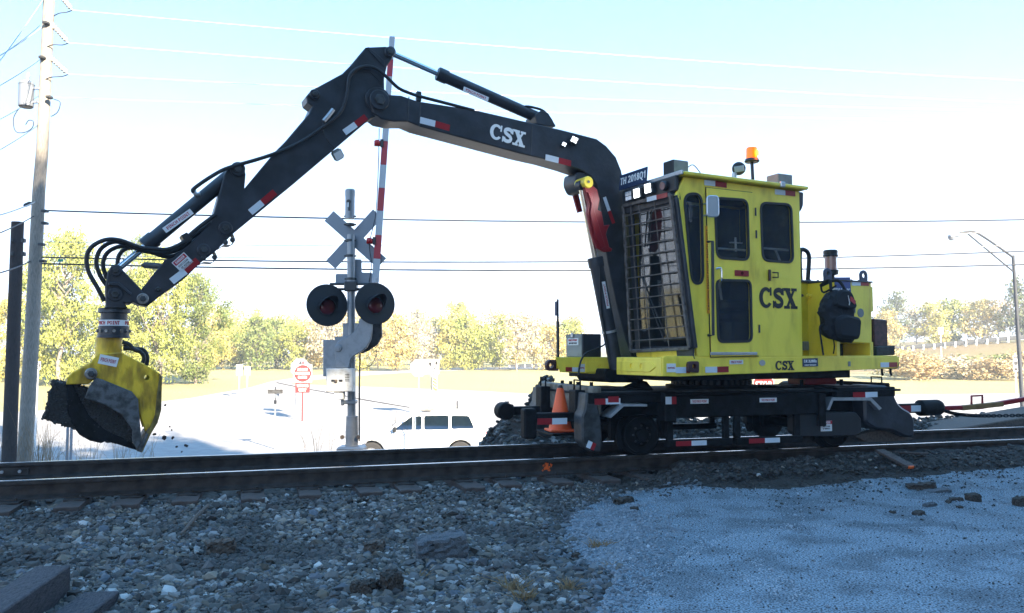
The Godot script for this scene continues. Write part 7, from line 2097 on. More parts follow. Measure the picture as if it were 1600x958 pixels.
	wire("fourth faint wire, leaving the pole below its transformer", ([Vector3(-10.833, 7.625, -19.000)])[0], ([Vector3(17.836, 8.763, -25.000)])[0], 0.1, 0.007, "wire_grey")
	# dark cables lower down
	wire("heavy dark cable at mid height, topmost of the dark cables", ([Vector3(-10.912, 4.932, -19.000)])[0], ([Vector3(16.457, 5.266, -22.000)])[0], 0.20, 0.019, "wire_black")
	wire("thin pale blue wire just below the topmost dark cable", ([Vector3(-10.903, 4.194, -19.000)])[0], ([Vector3(16.448, 5.057, -22.000)])[0], 0.28, 0.007, "wire_grey")
	wire("second thin pale blue wire above the lower dark cables", ([Vector3(-10.923, 3.894, -19.000)])[0], ([Vector3(16.431, 4.656, -22.000)])[0], 0.25, 0.007, "wire_grey")
	wire("dark cable that carries the splice case, upper of the two lowest", ([Vector3(-10.951, 3.834, -19.000)])[0], ([Vector3(16.423, 4.465, -22.000)])[0], 0.24, 0.018, "wire_black")
	wire("lowest dark cable across the whole view", ([Vector3(-10.946, 3.684, -19.000)])[0], ([Vector3(16.406, 4.066, -22.000)])[0], 0.20, 0.020, "wire_black")
	var sc := [Vector3(-8.724, 3.668, -19.200), Vector3(-8.649, 3.668, -19.200), Vector3(-8.287, 3.646, -19.200), Vector3(-8.226, 3.646, -19.200)]
	tag(node("splice_case", Shape.new().tube(sc, [0.03, 0.075, 0.075, 0.03], 14), "signal_black"), "black splice case hung on the lower cable beside the stick", "cable case")
	tag(node("green_tag", Shape.new().box(([Vector3(-10.495, 3.754, -18.950)])[0], Vector3(0.13, 0.06, 0.02), 0.004), "copper_green"), "small green tag on the lower cable near the grey pole", "tag")
	# wires that come towards the viewer's left
	var left := [[Vector3(-11.130, 9.321, -19.000), Vector3(-6.839, 5.030, -10.000), "wire_grey", 0.010, "bright wire falling left from the pole at its top insulator"], [Vector3(-11.191, 9.352, -19.000), Vector3(-7.351, 5.444, -11.000), "wire_black", 0.006, "thin dark wire falling left from the top insulator"], [Vector3(-11.135, 8.548, -19.000), Vector3(-7.508, 4.973, -11.000), "wire_black", 0.006, "thin dark wire falling left from the third insulator"], [Vector3(-11.166, 7.656, -19.000), Vector3(-7.491, 4.531, -11.000), "wire_black", 0.005, "thin dark wire falling left beside the transformer"], [Vector3(-11.143, 6.967, -19.000), Vector3(-7.474, 4.090, -11.000), "wire_black", 0.006, "dark wire falling left below the transformer loop"], [Vector3(-11.143, 5.144, -19.000), Vector3(-7.445, 3.346, -11.000), "wire_grey", 0.012, "pale cable falling left with a small black sleeve"], [Vector3(-11.162, 4.812, -19.000), Vector3(-7.434, 3.041, -11.000), "wire_black", 0.011, "dark cable falling left just above the brown stub"], [Vector3(-11.216, 3.744, -19.000), Vector3(-7.416, 2.564, -11.000), "wire_black", 0.014, "dark cable falling left behind the brown stub"], [Vector3(-11.093, 10.050, -19.000), Vector3(-6.747, 4.707, -10.000), "wire_grey", 0.009, "steep bright wire falling left across the top corner"]]
	for e in left:
		wire(e[4], e[0], e[1], 0.05, e[3], e[2], "wires left of the tall pole")
	tag(node("cable_sleeve", Shape.new().tube([Vector3(-11.364, 5.020, -18.900), Vector3(-11.335, 5.035, -18.900), Vector3(-11.217, 5.088, -18.900), Vector3(-11.188, 5.095, -18.900)], [0.02, 0.045, 0.045, 0.02], 10), "signal_black"), "small black sleeve on the pale cable left of the grey pole", "cable case")
	# street lamp on the right
	var sl := [Vector3(26.061, -0.682, -42.000), Vector3(25.826, 6.638, -42.000), Vector3(25.823, 6.539, -42.000), Vector3(24.437, 7.535, -42.000), Vector3(23.787, 7.867, -42.000), Vector3(23.124, 7.784, -42.000), Vector3(22.689, 7.601, -42.000), Vector3(25.797, 5.810, -42.000), Vector3(23.520, 7.767, -42.000)]
	var f: Vector3 = sl[0]
	f.y = land(f.x, f.z)
	var lampp := thing("street_lamp", "grey street lamp with a long curved arm reaching left", "street lamp", f)
	node("lamp_pole", Shape.new().tube([Vector3.ZERO, sl[1] - f], [0.11, 0.075], 14), "lamp_steel", lampp)
	node("lamp_arm", Shape.new().tube(curve([sl[2] - f, sl[3] - f, sl[4] - f, sl[5] - f], 6), 0.06, 8).tube([sl[7] - f, sl[8] - f], 0.045, 8), "lamp_steel", lampp)
	var hd: Vector3 = sl[6] - f
	var head := node("lamp_head", Shape.new().at(Transform3D(Basis(Vector3.BACK, 0.1), hd)).box(Vector3(0.12, 0.03, 0), Vector3(0.55, 0.14, 0.3), 0.05), "sign_back", lampp)
	node("lamp_glass", Shape.new().at(Transform3D(Basis(Vector3.BACK, 0.1), hd + Vector3(-0.02, -0.06, 0))).lathe([Vector2(0, -0.14), Vector2(0.1, -0.12), Vector2(0.15, -0.04), Vector2(0.16, 0.02)], 16, true), "sign_back", head)


# ---------------------------------------------------------------- road signs

func sign_post(called: String, label: String, x: float, d: float, top: float, r := 0.03, mat := "sign_back") -> Node3D:
	var g := land(x, -d)
	var t := thing(called, label, "sign", Vector3(x, g, -d))
	node("post", Shape.new().box(Vector3(0, (top - g) / 2.0, -0.03), Vector3(r * 2, top - g, r * 2), 0.004), mat, t)
	return t


func build_signs() -> void:
	# do not enter / wrong way
	var d := 42.0
	var c := [Vector3(-10.697, 0.571, -42.000), Vector3(-10.687, -0.162, -42.000), Vector3(-10.706, 1.175, -42.000)]
	var s := sign_post("do_not_enter_sign", "red round do not enter sign with a red wrong way plate below", c[0].x, d, c[2].y, 0.03, "sign_red")
	var y0: float = c[0].y - s.position.y
	var y1: float = c[1].y - s.position.y
	var board := node("round_board", Shape.new().box(Vector3(0, y0, 0), Vector3(0.93, 0.93, 0.012)), "sign_white", s)
	node("red_disc", Shape.new().disc_z(Vector3(0, y0, 0), 0.44, 0.006, 0.012, 0.0, 36), "sign_red", board)
	node("white_bar", Shape.new().box(Vector3(0, y0, 0.013), Vector3(0.70, 0.13, 0.006)), "sign_white", board)
	lettering("DO NOT", 0.50, 0.13, "sign_white", board, move(0, y0 + 0.2, 0.013))
	lettering("ENTER", 0.46, 0.13, "sign_white", board, move(0, y0 - 0.2, 0.013))
	var ww := node("wrong_way_plate", Shape.new().box(Vector3(0, y1, 0), Vector3(0.74, 0.50, 0.012), 0.003), "sign_red", s)
	lettering("WRONG", 0.58, 0.15, "sign_white", ww, move(0, y1 + 0.11, 0.007))
	lettering("WAY", 0.40, 0.15, "sign_white", ww, move(0, y1 - 0.11, 0.007))
	# back of an octagon behind it
	var oc := func(cx: float, cy: float, r: float) -> PackedVector2Array:
		var o := PackedVector2Array()
		for k in 8: o.append(Vector2(cx, cy) + Vector2.from_angle(TAU * (k + 0.5) / 8) * r)
		return o
	c = [Vector3(-11.348, 0.813, -44.000), Vector3(-11.521, -1.403, -44.000), Vector3(-11.316, 0.950, -44.000)]
	s = sign_post("octagon_sign", "bare grey back of an octagonal sign behind the do not enter sign", c[0].x - 0.2, 44.0, c[0].y + 0.55)
	node("octagon_board", Shape.new().prism(oc.call(0.2, c[0].y - s.position.y, 0.55), 0.0, 0.012), "sign_back", s)
	node("bracket", Shape.new().prism([Vector2(0.1, c[2].y - s.position.y), Vector2(0.32, c[2].y - s.position.y), Vector2(0.22, c[2].y - s.position.y + 0.22)], 0.013, 0.03), "signal_black", s)
	# two small white signs at the lawn corner
	for e in [[Vector3(-18.254, 0.488, -55.000), 0.40, 0.58, "blank white sign at the lawn corner, the larger of the pair"], [Vector3(-18.039, 0.402, -56.000), 0.40, 0.46, "blank white sign at the lawn corner, the smaller of the pair"]]:
		var p: Vector3 = e[0]
		s = sign_post("lawn_sign", e[3], p.x, -p.z, p.y + e[2] * 0.4, 0.025, "sign_white")
		node("sign_board", Shape.new().box(Vector3(0, p.y - s.position.y, 0), Vector3(e[1] * 1.05, e[2] * 1.2, 0.012), 0.003), "sign_white", s)
	# street name sign near the road
	c = [Vector3(-8.923, 0.155, -31.000), Vector3(-8.917, -0.205, -31.000)]
	s = sign_post("street_name_sign", "thin grey post with small street name blades and a black cap", c[0].x, 31.0, c[1].y, 0.028)
	var yy: float = c[0].y - s.position.y
	node("post_cap", Shape.new().box(Vector3(0, c[1].y - s.position.y - 0.03, -0.03), Vector3(0.09, 0.14, 0.09), 0.01), "signal_black", s)
	node("upper_post", Shape.new().box(Vector3(0, yy - 0.1, -0.03), Vector3(0.03, 0.55, 0.03)), "signal_black", s)
	node("name_blade", Shape.new().at(turned(Vector3(0, yy, 0), Vector3(0, 12, 0))).box(Vector3.ZERO, Vector3(0.55, 0.15, 0.012), 0.002), "plate_grey", s)
	node("name_blade", Shape.new().at(turned(Vector3(0, yy - 0.16, 0), Vector3(0, 70, 0))).box(Vector3.ZERO, Vector3(0.5, 0.15, 0.012), 0.002), "sign_back", s)
	# divided road sign with its neighbour and the striped marker below
	c = [Vector3(-5.102, 0.795, -45.000), Vector3(-4.436, 0.865, -45.000), Vector3(-4.221, 0.026, -45.000)]
	s = sign_post("octagon_sign", "pale back of an octagonal sign beside the divided road sign", c[0].x, 45.0, c[0].y + 0.4)
	node("octagon_board", Shape.new().prism(oc.call(0, c[0].y - s.position.y, 0.5), 0.0, 0.012), "sign_white", s)
	s = sign_post("divided_road_sign", "white square sign with a black bar, wedge and bent arrow", c[1].x, 45.05, c[1].y + 0.3)
	yy = c[1].y - s.position.y
	var db := node("sign_board", Shape.new().box(Vector3(0, yy, 0), Vector3(0.86, 0.80, 0.012), 0.003), "sign_white", s)
	node("black_bar", Shape.new().box(Vector3(-0.33, yy, 0.008), Vector3(0.05, 0.56, 0.006)), "black_print", db)
	node("black_wedge", Shape.new().prism([Vector2(-0.16, yy + 0.25), Vector2(0.06, yy + 0.25), Vector2(-0.05, yy - 0.1)], 0.006, 0.011), "black_print", db)
	node("black_arrow", Shape.new().prism([Vector2(0.10, yy - 0.32), Vector2(0.17, yy - 0.32), Vector2(0.20, yy - 0.15), Vector2(0.30, yy + 0.0), Vector2(0.32, yy + 0.14), Vector2(0.40, yy + 0.12), Vector2(0.30, yy + 0.34), Vector2(0.16, yy + 0.16), Vector2(0.25, yy + 0.15), Vector2(0.23, yy + 0.03), Vector2(0.13, yy - 0.12)], 0.006, 0.011), "black_print", db)
	s = sign_post("hazard_marker", "narrow yellow hazard marker with slanted black stripes on the lawn", c[2].x, 44.9, c[2].y + 0.3, 0.025)
	yy = c[2].y - s.position.y
	var hm := node("marker_board", Shape.new().box(Vector3(0, yy, 0), Vector3(0.26, 0.72, 0.012)), "sign_white", s)
	for k in 4:
		node("yellow_stripe", Shape.new().prism([Vector2(-0.12, yy + 0.30 - 0.17 * k), Vector2(-0.12, yy + 0.23 - 0.17 * k), Vector2(0.12, yy + 0.06 - 0.17 * k), Vector2(0.12, yy + 0.13 - 0.17 * k)], 0.006, 0.011), "sign_yellow", hm)
		node("black_stripe", Shape.new().prism([Vector2(-0.12, yy + 0.22 - 0.17 * k), Vector2(-0.12, yy + 0.17 - 0.17 * k), Vector2(0.12, yy + 0.0 - 0.17 * k), Vector2(0.12, yy + 0.05 - 0.17 * k)], 0.006, 0.011), "tan_paint", hm)
	# route marker left, half hidden by the poles
	c = [Vector3(-17.348, 1.157, -30.000), Vector3(-17.184, 1.157, -30.000)]
	s = sign_post("route_sign", "white route sign with a black border behind the grey pole", c[0].x, 30.0, c[0].y + 0.1, 0.03, "sign_white")
	yy = c[0].y - s.position.y
	var rb := node("sign_board", Shape.new().box(Vector3(-0.1, yy, 0), Vector3(0.46, 0.28, 0.012), 0.003), "sign_white", s)
	node("black_border", Shape.new().prism([Vector2(-0.31, yy - 0.12), Vector2(0.11, yy - 0.12), Vector2(0.11, yy + 0.12), Vector2(-0.31, yy + 0.12)], 0.006, 0.010, 0.0, [[Vector2(-0.28, yy - 0.09), Vector2(0.08, yy - 0.09), Vector2(0.08, yy + 0.09), Vector2(-0.28, yy + 0.09)]]), "black_print", rb)
	lettering("TO", 0.2, 0.12, "black_print", rb, move(-0.02, yy, 0.007))
	# bare posts
	for e in [[Vector3(-12.943, -0.557, -24.000), "bare grey steel post below the grapple, left of its twin"], [Vector3(-12.832, -0.557, -24.000), "bare grey steel post below the grapple, right of its twin"]]:
		var p: Vector3 = e[0]
		s = sign_post("steel_post", e[1], p.x, 24.0, p.y, 0.03)
		s.set_meta("category", "post")
	c = [Vector3(-3.061, -0.141, -25.500)]
	s = sign_post("white_post", "thin white post standing in front of the white vehicle", c[0].x, 25.5, c[0].y, 0.022, "sign_white")
	s.set_meta("category", "post")
	# stop sign behind the excavator
	c = [Vector3(9.176, 0.458, -30.000)]
	s = sign_post("stop_sign", "red octagonal stop sign seen beneath the excavator deck", c[0].x, 30.0, c[0].y + 0.3)
	yy = c[0].y - s.position.y
	var sb := node("octagon_board", Shape.new().prism(oc.call(0, yy, 0.41), 0.0, 0.012), "sign_white", s)
	node("red_face", Shape.new().prism(oc.call(0, yy, 0.385), 0.012, 0.016), "stop_red", sb)
	lettering("STOP", 0.58, 0.24, "sign_white", sb, move(0, yy, 0.017))
	# route signs at the right edge
	c = [Vector3(36.805, 0.876, -60.000), Vector3(36.821, 1.320, -60.000), Vector3(36.790, 0.433, -60.000)]
	s = sign_post("route_sign", "stacked small black and white route signs beside the street lamp", c[0].x, 60.0, c[1].y + 0.25, 0.035, "sign_white")
	for k in 3:
		var p: Vector3 = c[[1, 0, 2][k]]
		var b := node("sign_board", Shape.new().box(Vector3(0, p.y - s.position.y, 0), Vector3(0.36, [0.2, 0.52, 0.28][k], 0.012)), "sign_white", s)
		node("black_print", Shape.new().box(Vector3(0, p.y - s.position.y, 0.008), Vector3(0.26, [0.14, 0.3, 0.2][k], 0.005)), "black_print", b)
	c = [Vector3(49.723, 4.193, -95.000)]
	s = sign_post("bank_sign", "small white sign on the road bank above the guardrail", c[0].x, 95.0, c[0].y + 0.4, 0.05, "sign_white")
	node("sign_board", Shape.new().box(Vector3(0, c[0].y - s.position.y, 0), Vector3(0.6, 0.8, 0.02)), "sign_white", s)


# ---------------------------------------------------------------- white vehicle

func build_van() -> void:
	var d := 27.0
	var x := -3.15
	var van := thing("white_vehicle", "white sport utility vehicle parked on the road behind the signal mast", "car", Vector3(x, land(x, -d), -d), 4.0)
	# side outline, nose to the left; wheel arches are cut out of it
	var arch := func(cx: float) -> Array:
		var o := []
		for k in 9: o.append(Vector2(cx + 0.43 * cos(PI * (1.0 - k / 8.0)), 0.36 + 0.43 * sin(PI * (1.0 - k / 8.0))))
		return o
	var low: Array = [Vector2(-2.30, 0.42), Vector2(-2.25, 0.30)] + [Vector2(-1.80, 0.28)] + arch.call(-1.35) + [Vector2(-0.9, 0.26), Vector2(0.98, 0.26)] + arch.call(1.45) + [Vector2(1.92, 0.30), Vector2(2.28, 0.36), Vector2(2.32, 0.55), Vector2(2.27, 0.98), Vector2(2.16, 1.10), Vector2(-0.85, 1.04), Vector2(-1.2, 1.02), Vector2(-2.1, 0.92), Vector2(-2.28, 0.75)]
	var body := node("body", Shape.new().prism(low, -0.93, 0.93, 0.05), "car_white", van)
	var cabin := [Vector2(-0.95, 1.03), Vector2(-0.22, 1.58), Vector2(-0.05, 1.64), Vector2(1.5, 1.66), Vector2(1.95, 1.60), Vector2(2.18, 1.10), Vector2(2.15, 1.03)]
	node("cabin", Shape.new().prism(cabin, -0.80, 0.80, 0.06), "car_white", body)
	var panes := [[Vector2(-0.68, 1.10), Vector2(-0.12, 1.52), Vector2(0.22, 1.55), Vector2(0.22, 1.10)], [Vector2(0.30, 1.10), Vector2(0.30, 1.55), Vector2(1.08, 1.56), Vector2(1.08, 1.10)], [Vector2(1.16, 1.12), Vector2(1.16, 1.55), Vector2(1.72, 1.54), Vector2(1.9, 1.14)]]
	for p in panes:
		for z in [[0.80, 0.806], [-0.806, -0.80]]:
			node("side_window", Shape.new().prism(rounded(p, 0.06, 2), z[0], z[1]), "car_glass", body)
	var wsn := Vector3(-0.6, 0.8, 0).normalized()
	var ws := Shape.new()
	ws.quad(Vector3(-0.93, 1.06, -0.72), Vector3(-0.93, 1.06, 0.72), Vector3(-0.25, 1.58, 0.68), Vector3(-0.25, 1.58, -0.68), wsn)
	ws.quad(Vector3(-0.92, 1.05, -0.72), Vector3(-0.92, 1.05, 0.72), Vector3(-0.24, 1.57, 0.68), Vector3(-0.24, 1.57, -0.68), -wsn)
	node("windscreen", ws, "car_glass", body)
	for wx in [-1.35, 1.45]:
		for s in [1.0, -1.0]:
			var t := Transform3D(Basis(Vector3.RIGHT, PI / 2 * s), Vector3(wx, 0.36, 0.80 * s))
			var w := node("wheel", Shape.new().at(t).lathe([Vector2(0.2, 0.10), Vector2(0.34, 0.11), Vector2(0.37, 0.07), Vector2(0.37, -0.1), Vector2(0.34, -0.12), Vector2(0, -0.12)], 28), "tyre", van)
			var rim := Shape.new().at(t).lathe([Vector2(0, 0.06), Vector2(0.08, 0.08), Vector2(0.1, 0.05), Vector2(0.18, 0.05), Vector2(0.215, 0.1), Vector2(0.225, 0.09)], 24)
			for k in 5:
				rim.at(t * Transform3D(Basis(Vector3.UP, TAU * k / 5), Vector3.ZERO)).box(Vector3(0.13, 0.075, 0), Vector3(0.17, 0.03, 0.055), 0.008)
			node("rim", rim, "zinc", w)
	for z in [0.935, -0.935]:
		node("door_handle", Shape.new().box(Vector3(0.05, 0.95, z), Vector3(0.16, 0.03, 0.02), 0.006).box(Vector3(0.92, 0.95, z), Vector3(0.16, 0.03, 0.02), 0.006), "car_white", body)
		node("door_seam", Shape.new().box(Vector3(-0.72, 0.68, z * 0.9965), Vector3(0.012, 0.74, 0.004)).box(Vector3(0.25, 0.68, z * 0.9965), Vector3(0.012, 0.74, 0.004)).box(Vector3(1.05, 0.78, z * 0.9965), Vector3(0.012, 0.54, 0.004)), "signal_black", body)
		node("side_trim", Shape.new().box(Vector3(0.05, 0.47, z), Vector3(1.75, 0.1, 0.02), 0.005), "box_grey", body)
		node("mirror", Shape.new().box(Vector3(-0.62, 1.13, z * 1.04), Vector3(0.12, 0.16, 0.16), 0.03), "signal_black", body)
		node("tail_light", Shape.new().box(Vector3(2.24, 0.88, z * 0.86), Vector3(0.08, 0.28, 0.14), 0.02), "sign_red", body)
		node("headlight", Shape.new().box(Vector3(-2.2, 0.78, z * 0.8), Vector3(0.16, 0.13, 0.26), 0.03), "lamp_lens", body)
		node("roof_rail", Shape.new().tube([Vector3(0.05, 1.68, z * 0.72), Vector3(0.2, 1.73, z * 0.72), Vector3(1.5, 1.74, z * 0.72), Vector3(1.7, 1.69, z * 0.72)], 0.022, 8), "box_grey", body)
	node("antenna", Shape.new().tube([Vector3(1.35, 1.66, 0.2), Vector3(1.35, 1.98, 0.2)], 0.02, 8), "signal_black", body)
	node("roof_light", Shape.new().box(Vector3(0.35, 1.71, 0), Vector3(0.35, 0.08, 0.9), 0.02).box(Vector3(1.45, 1.70, 0), Vector3(0.25, 0.07, 0.5), 0.02), "box_grey", body)
	node("bumper", Shape.new().box(Vector3(-2.27, 0.48, 0), Vector3(0.16, 0.22, 1.8), 0.05).box(Vector3(2.3, 0.48, 0), Vector3(0.16, 0.22, 1.8), 0.05), "car_white", body)


# ---------------------------------------------------------------- right of the machine: red bar and timbers

func build_right_side() -> void:
	var b := [Vector3(7.227, 0.679, -13.800), Vector3(7.828, 0.701, -13.800), Vector3(9.016, 0.904, -13.800)]
	var bar := thing("red_tow_bar", "long red and yellow steel bar lying behind the excavator", "bar", b[0])
	var sh := Shape.new()
	for i in 2:
		var p: Vector3 = b[i] - b[0]
		var q: Vector3 = b[i + 1] - b[0]
		sh.at(Transform3D(Basis(Vector3.BACK, atan2(q.y - p.y, q.x - p.x)), (p + q) / 2.0)).box(Vector3.ZERO, Vector3(p.distance_to(q) + 0.02, 0.075, 0.09), 0.012)
	node("steel_bar", sh, "red_paint", bar)
	var mid: Vector3 = (b[1] as Vector3).lerp(b[2], 0.12) - b[0]
	node("yellow_section", Shape.new().at(Transform3D(Basis(Vector3.BACK, 0.1), mid)).box(Vector3(-0.1, 0.004, 0), Vector3(0.7, 0.083, 0.098), 0.01), "tan_paint", bar)
	var lp := []
	for p in [Vector3(7.700, 0.701, -13.800), Vector3(7.705, 0.882, -13.800), Vector3(7.888, 0.893, -13.800), Vector3(7.883, 0.722, -13.800)]: lp.append(p - b[0])
	node("handle_loop", Shape.new().tube(lp, 0.02, 8), "red_paint", bar)
	var ch := Shape.new()
	var cp := curve([Vector3(7.080, 0.672, -13.600), Vector3(7.289, 0.609, -13.600), Vector3(7.552, 0.577, -13.600), Vector3(7.869, 0.567, -13.600), Vector3(8.450, 0.577, -13.600), Vector3(8.873, 0.588, -13.600)], 12)
	for i in cp.size():
		var dir: Vector3 = ((cp[mini(i + 1, cp.size() - 1)]) - cp[maxi(i - 1, 0)]).normalized()
		var t := Transform3D(Basis(Quaternion(Vector3.RIGHT, dir)) * Basis(Vector3.RIGHT, PI / 2 * (i % 2)), cp[i])
		var ring := []
		for k in 11: ring.append(Vector3(cos(TAU * k / 10) * 0.042, sin(TAU * k / 10) * 0.022, 0))
		ch.at(t).tube(ring, 0.009, 5, false)
	tag(node("chain", ch, "chassis_black"), "rusty dark chain trailing from the rear coupler over the gravel", "chain")
	var pl := [Vector3(7.553, 0.386, -15.200), Vector3(9.810, 0.774, -15.200)]
	tag(node("timber_mat", Shape.new().at(Transform3D(Basis(Vector3.BACK, 0.16), ((pl[0] + pl[1]) / 2.0) + Vector3(0.2, -0.32, 0))).box(Vector3.ZERO, Vector3(2.6, 0.34, 1.2), 0.02), "rotten_wood"), "weathered brown timber slab slanting up behind the chain", "timber")
	tag(node("steel_plate", Shape.new().box(([Vector3(5.037, 0.112, -13.000)])[0] + Vector3(0, 0, 0), Vector3(0.2, 0.02, 0.2), 0.004), "rail_steel"), "small rusty plate lying between the rails", "plate")


# ---------------------------------------------------------------- things in the foreground, on and under the machine

func rough_block(size: Vector3, seed_: int, amount: float) -> Shape:
	# a broken slab: a box cut into a grid whose surface is pushed in and out
	var r := FastNoiseLite.new()
	r.seed = seed_
	r.frequency = 0.9 / maxf(size.x, size.y)
	r.fractal_octaves = 4
	var sh := Shape.new()
	var n := 9
	var warp := func(p: Vector3) -> Vector3:
		var q := p / (size / 2.0)
		var soft := p * (1.0 - 0.10 * pow(q.length() / 1.73, 4.0))
		return soft + Vector3(r.get_noise_3d(p.x * 9, p.y * 9, p.z * 9), r.get_noise_3d(p.x * 9 + 50, p.y * 9, p.z * 9), r.get_noise_3d(p.x * 9, p.y * 9 + 70, p.z * 9)) * amount * 2.0
	for ax in 3:
		var u := (ax + 1) % 3
		var w := (ax + 2) % 3
		for sg in [-1.0, 1.0]:
			for i in n:
				for j in n:
					var c := []
					for e in [[i, j], [i + 1, j], [i + 1, j + 1], [i, j + 1]]:
						var p := Vector3.ZERO
						p[ax] = sg
						p[u] = -1.0 + 2.0 * e[0] / n
						p[w] = -1.0 + 2.0 * e[1] / n
						c.append(warp.call(p * size / 2.0))
					var nn: Vector3 = (c[1] - c[0]).cross(c[3] - c[0]).normalized()
					if nn[ax] * sg < 0: nn = -nn
					sh.put(c[0], c[1], c[2], nn, nn, nn)
					sh.put(c[0], c[2], c[3], nn, nn, nn)
	return sh


func tuft(called: String, label: String, where: Vector3, tall: float, blades: int, spread: float, mat: String, group := "", lean := 0.35) -> void:
	var sh := Shape.new()
	for i in blades:
		var a := rng.randf() * TAU
		var o := Vector3(cos(a), 0, sin(a)) * rng.randf() * spread
		var h := tall * rng.randf_range(0.5, 1.1)
		var bend := Vector3(rng.randfn() * lean, 0, rng.randfn() * lean) * h
		sh.tube([o, o + Vector3(0, h * 0.55, 0) + bend * 0.35, o + Vector3(0, h, 0) + bend], [0.0035, 0.0028, 0.001], 4, false)
		if rng.randf() < 0.5:
			sh.tube([o + Vector3(0, h * 0.5, 0) + bend * 0.3, o + Vector3(0, h * 0.8, 0) + bend * 0.3 + Vector3(rng.randfn(), 0.2, rng.randfn()) * h * 0.22], [0.0025, 0.001], 4, false)
	var g := land(where.x, where.z)
	tag(node(called, sh, mat, self, move(where.x, g, where.z)), label, "weeds" if called == "dry_weeds" else "grass", group)


func build_foreground_things() -> void:
	# traffic cone on the front step of the machine
	var mframe := Transform3D(Basis(Vector3.UP, deg_to_rad(TRACK_TURN)), MACHINE_AT)
	var at := mframe * Vector3(-2.31, 0.265, 0.22)
	var cone := thing("traffic_cone", "orange traffic cone standing on the front step of the excavator", "cone", at, 12)
	node("cone_base", Shape.new().box(Vector3(0, 0.015, 0), Vector3(0.34, 0.03, 0.34), 0.01), "cone_orange", cone)
	node("cone_body", Shape.new().lathe([Vector2(0.15, 0.03), Vector2(0.145, 0.05), Vector2(0.045, 0.53), Vector2(0.035, 0.545)], 28), "cone_orange", cone)
	node("cone_tip", Shape.new().lathe([Vector2(0.035, 0.545), Vector2(0.028, 0.57), Vector2(0.016, 0.58), Vector2(0, 0.58)], 20), "black_plastic", cone)

	# backpack hanging from the machine's lifting eye
	var sframe := Transform3D(Basis(Vector3.UP, deg_to_rad(TRACK_TURN + SWING)), MACHINE_AT)
	var bpc := [Vector2(0.934, 1.747), Vector2(0.889, 2.178), Vector2(0.928, 2.305)]
	var pack := thing("backpack", "black backpack hanging from a lifting eye at the machine's rear", "backpack", sframe * v3(bpc[0], 1.34), TRACK_TURN + SWING)
	pack.scale = Vector3.ONE * 0.9
	var o := PackedVector2Array([Vector2(-0.24, -0.36), Vector2(0.2, -0.42), Vector2(0.33, -0.36), Vector2(0.37, -0.2), Vector2(0.33, 0.0), Vector2(0.36, 0.12), Vector2(0.26, 0.26), Vector2(0.16, 0.38), Vector2(0.0, 0.44), Vector2(-0.14, 0.40), Vector2(-0.27, 0.24), Vector2(-0.33, 0.08), Vector2(-0.30, -0.1), Vector2(-0.34, -0.22)])
	var small := PackedVector2Array()
	for p in o: small.append(p * 0.88)
	var r := FastNoiseLite.new()
	r.seed = 4
	r.frequency = 4.0
	# a soft sack: rounded in depth, its skin rumpled
	var sack := Shape.new()
	var ring_n := 40
	var cv := []
	for p in small: cv.append(v3(p, 0))
	cv.append(cv[0])
	var dense := curve(cv, 3)
	dense.pop_back()
	var layers := []
	for k in 9:
		var a := lerpf(-PI / 2, PI / 2, k / 8.0)
		var sc := maxf(0.02, pow(cos(a), 0.45))
		var row := []
		for p: Vector3 in dense:
			var q := Vector3(p.x * sc, p.y * sc - 0.03, sin(a) * 0.15 + (0.05 if p.y < 0 else 0.0) * cos(a))
			row.append(q + q.normalized() * r.get_noise_3d(q.x * 3, q.y * 3, q.z * 3) * 0.035)
		layers.append(row)
	for k in 8:
		for i in dense.size():
			var j := (i + 1) % dense.size()
			var nn: Vector3 = (layers[k][j] - layers[k][i]).cross(layers[k + 1][i] - layers[k][i]).normalized()
			if nn.dot(layers[k][i]) < 0: nn = -nn
			sack.quad(layers[k][i], layers[k][j], layers[k + 1][j], layers[k + 1][i], nn)
	var sk := node("sack", sack, "backpack_cloth", pack)
	var pocket := Shape.new().prism(rounded([Vector2(-0.2, -0.33), Vector2(0.24, -0.36), Vector2(0.29, -0.05), Vector2(-0.05, -0.0), Vector2(-0.22, -0.06)], 0.08), 0.13, 0.235, 0.04)
	node("front_pocket", pocket, "backpack_cloth", pack)
	node("top_flap", Shape.new().prism(rounded([Vector2(-0.22, 0.12), Vector2(0.1, 0.06), Vector2(0.26, 0.1), Vector2(0.14, 0.34), Vector2(-0.08, 0.36)], 0.07), 0.10, 0.19, 0.03), "backpack_cloth", pack)
	var hook: Vector3 = v3(bpc[1] - bpc[0], -0.22)
	node("strap", Shape.new().tube(curve([Vector3(-0.12, 0.34, 0.03), Vector3(-0.06, 0.5, -0.05), hook, Vector3(0.08, 0.5, -0.02), Vector3(0.18, 0.28, 0.06)], 6), 0.022, 8).tube(curve([hook, hook + Vector3(0.0, -0.1, 0.05), Vector3(0.0, 0.42, 0.02)], 4), 0.014, 8), "backpack_cloth", pack)
	node("strap", Shape.new().tube(curve([Vector3(-0.26, -0.15, 0.0), Vector3(-0.36, -0.2, 0.03), Vector3(-0.33, -0.4, 0.03), Vector3(-0.30, -0.58, 0.03)], 5), 0.013, 7).tube(curve([Vector3(-0.12, -0.33, 0.05), Vector3(-0.1, -0.45, 0.05), Vector3(-0.12, -0.56, 0.05)], 5), 0.010, 7), "backpack_cloth", pack)
	node("reflective_patch", Shape.new().prism(rounded([Vector2(0.07, 0.20), Vector2(0.17, 0.14), Vector2(0.19, 0.19), Vector2(0.09, 0.26)], 0.01, 2), 0.19, 0.197), "red_print", pack)
	node("zip_glint", Shape.new().tube([Vector3(0.04, 0.27, 0.185), Vector3(0.06, 0.17, 0.196), Vector3(0.05, 0.13, 0.196)], 0.008, 6), "zinc", pack)

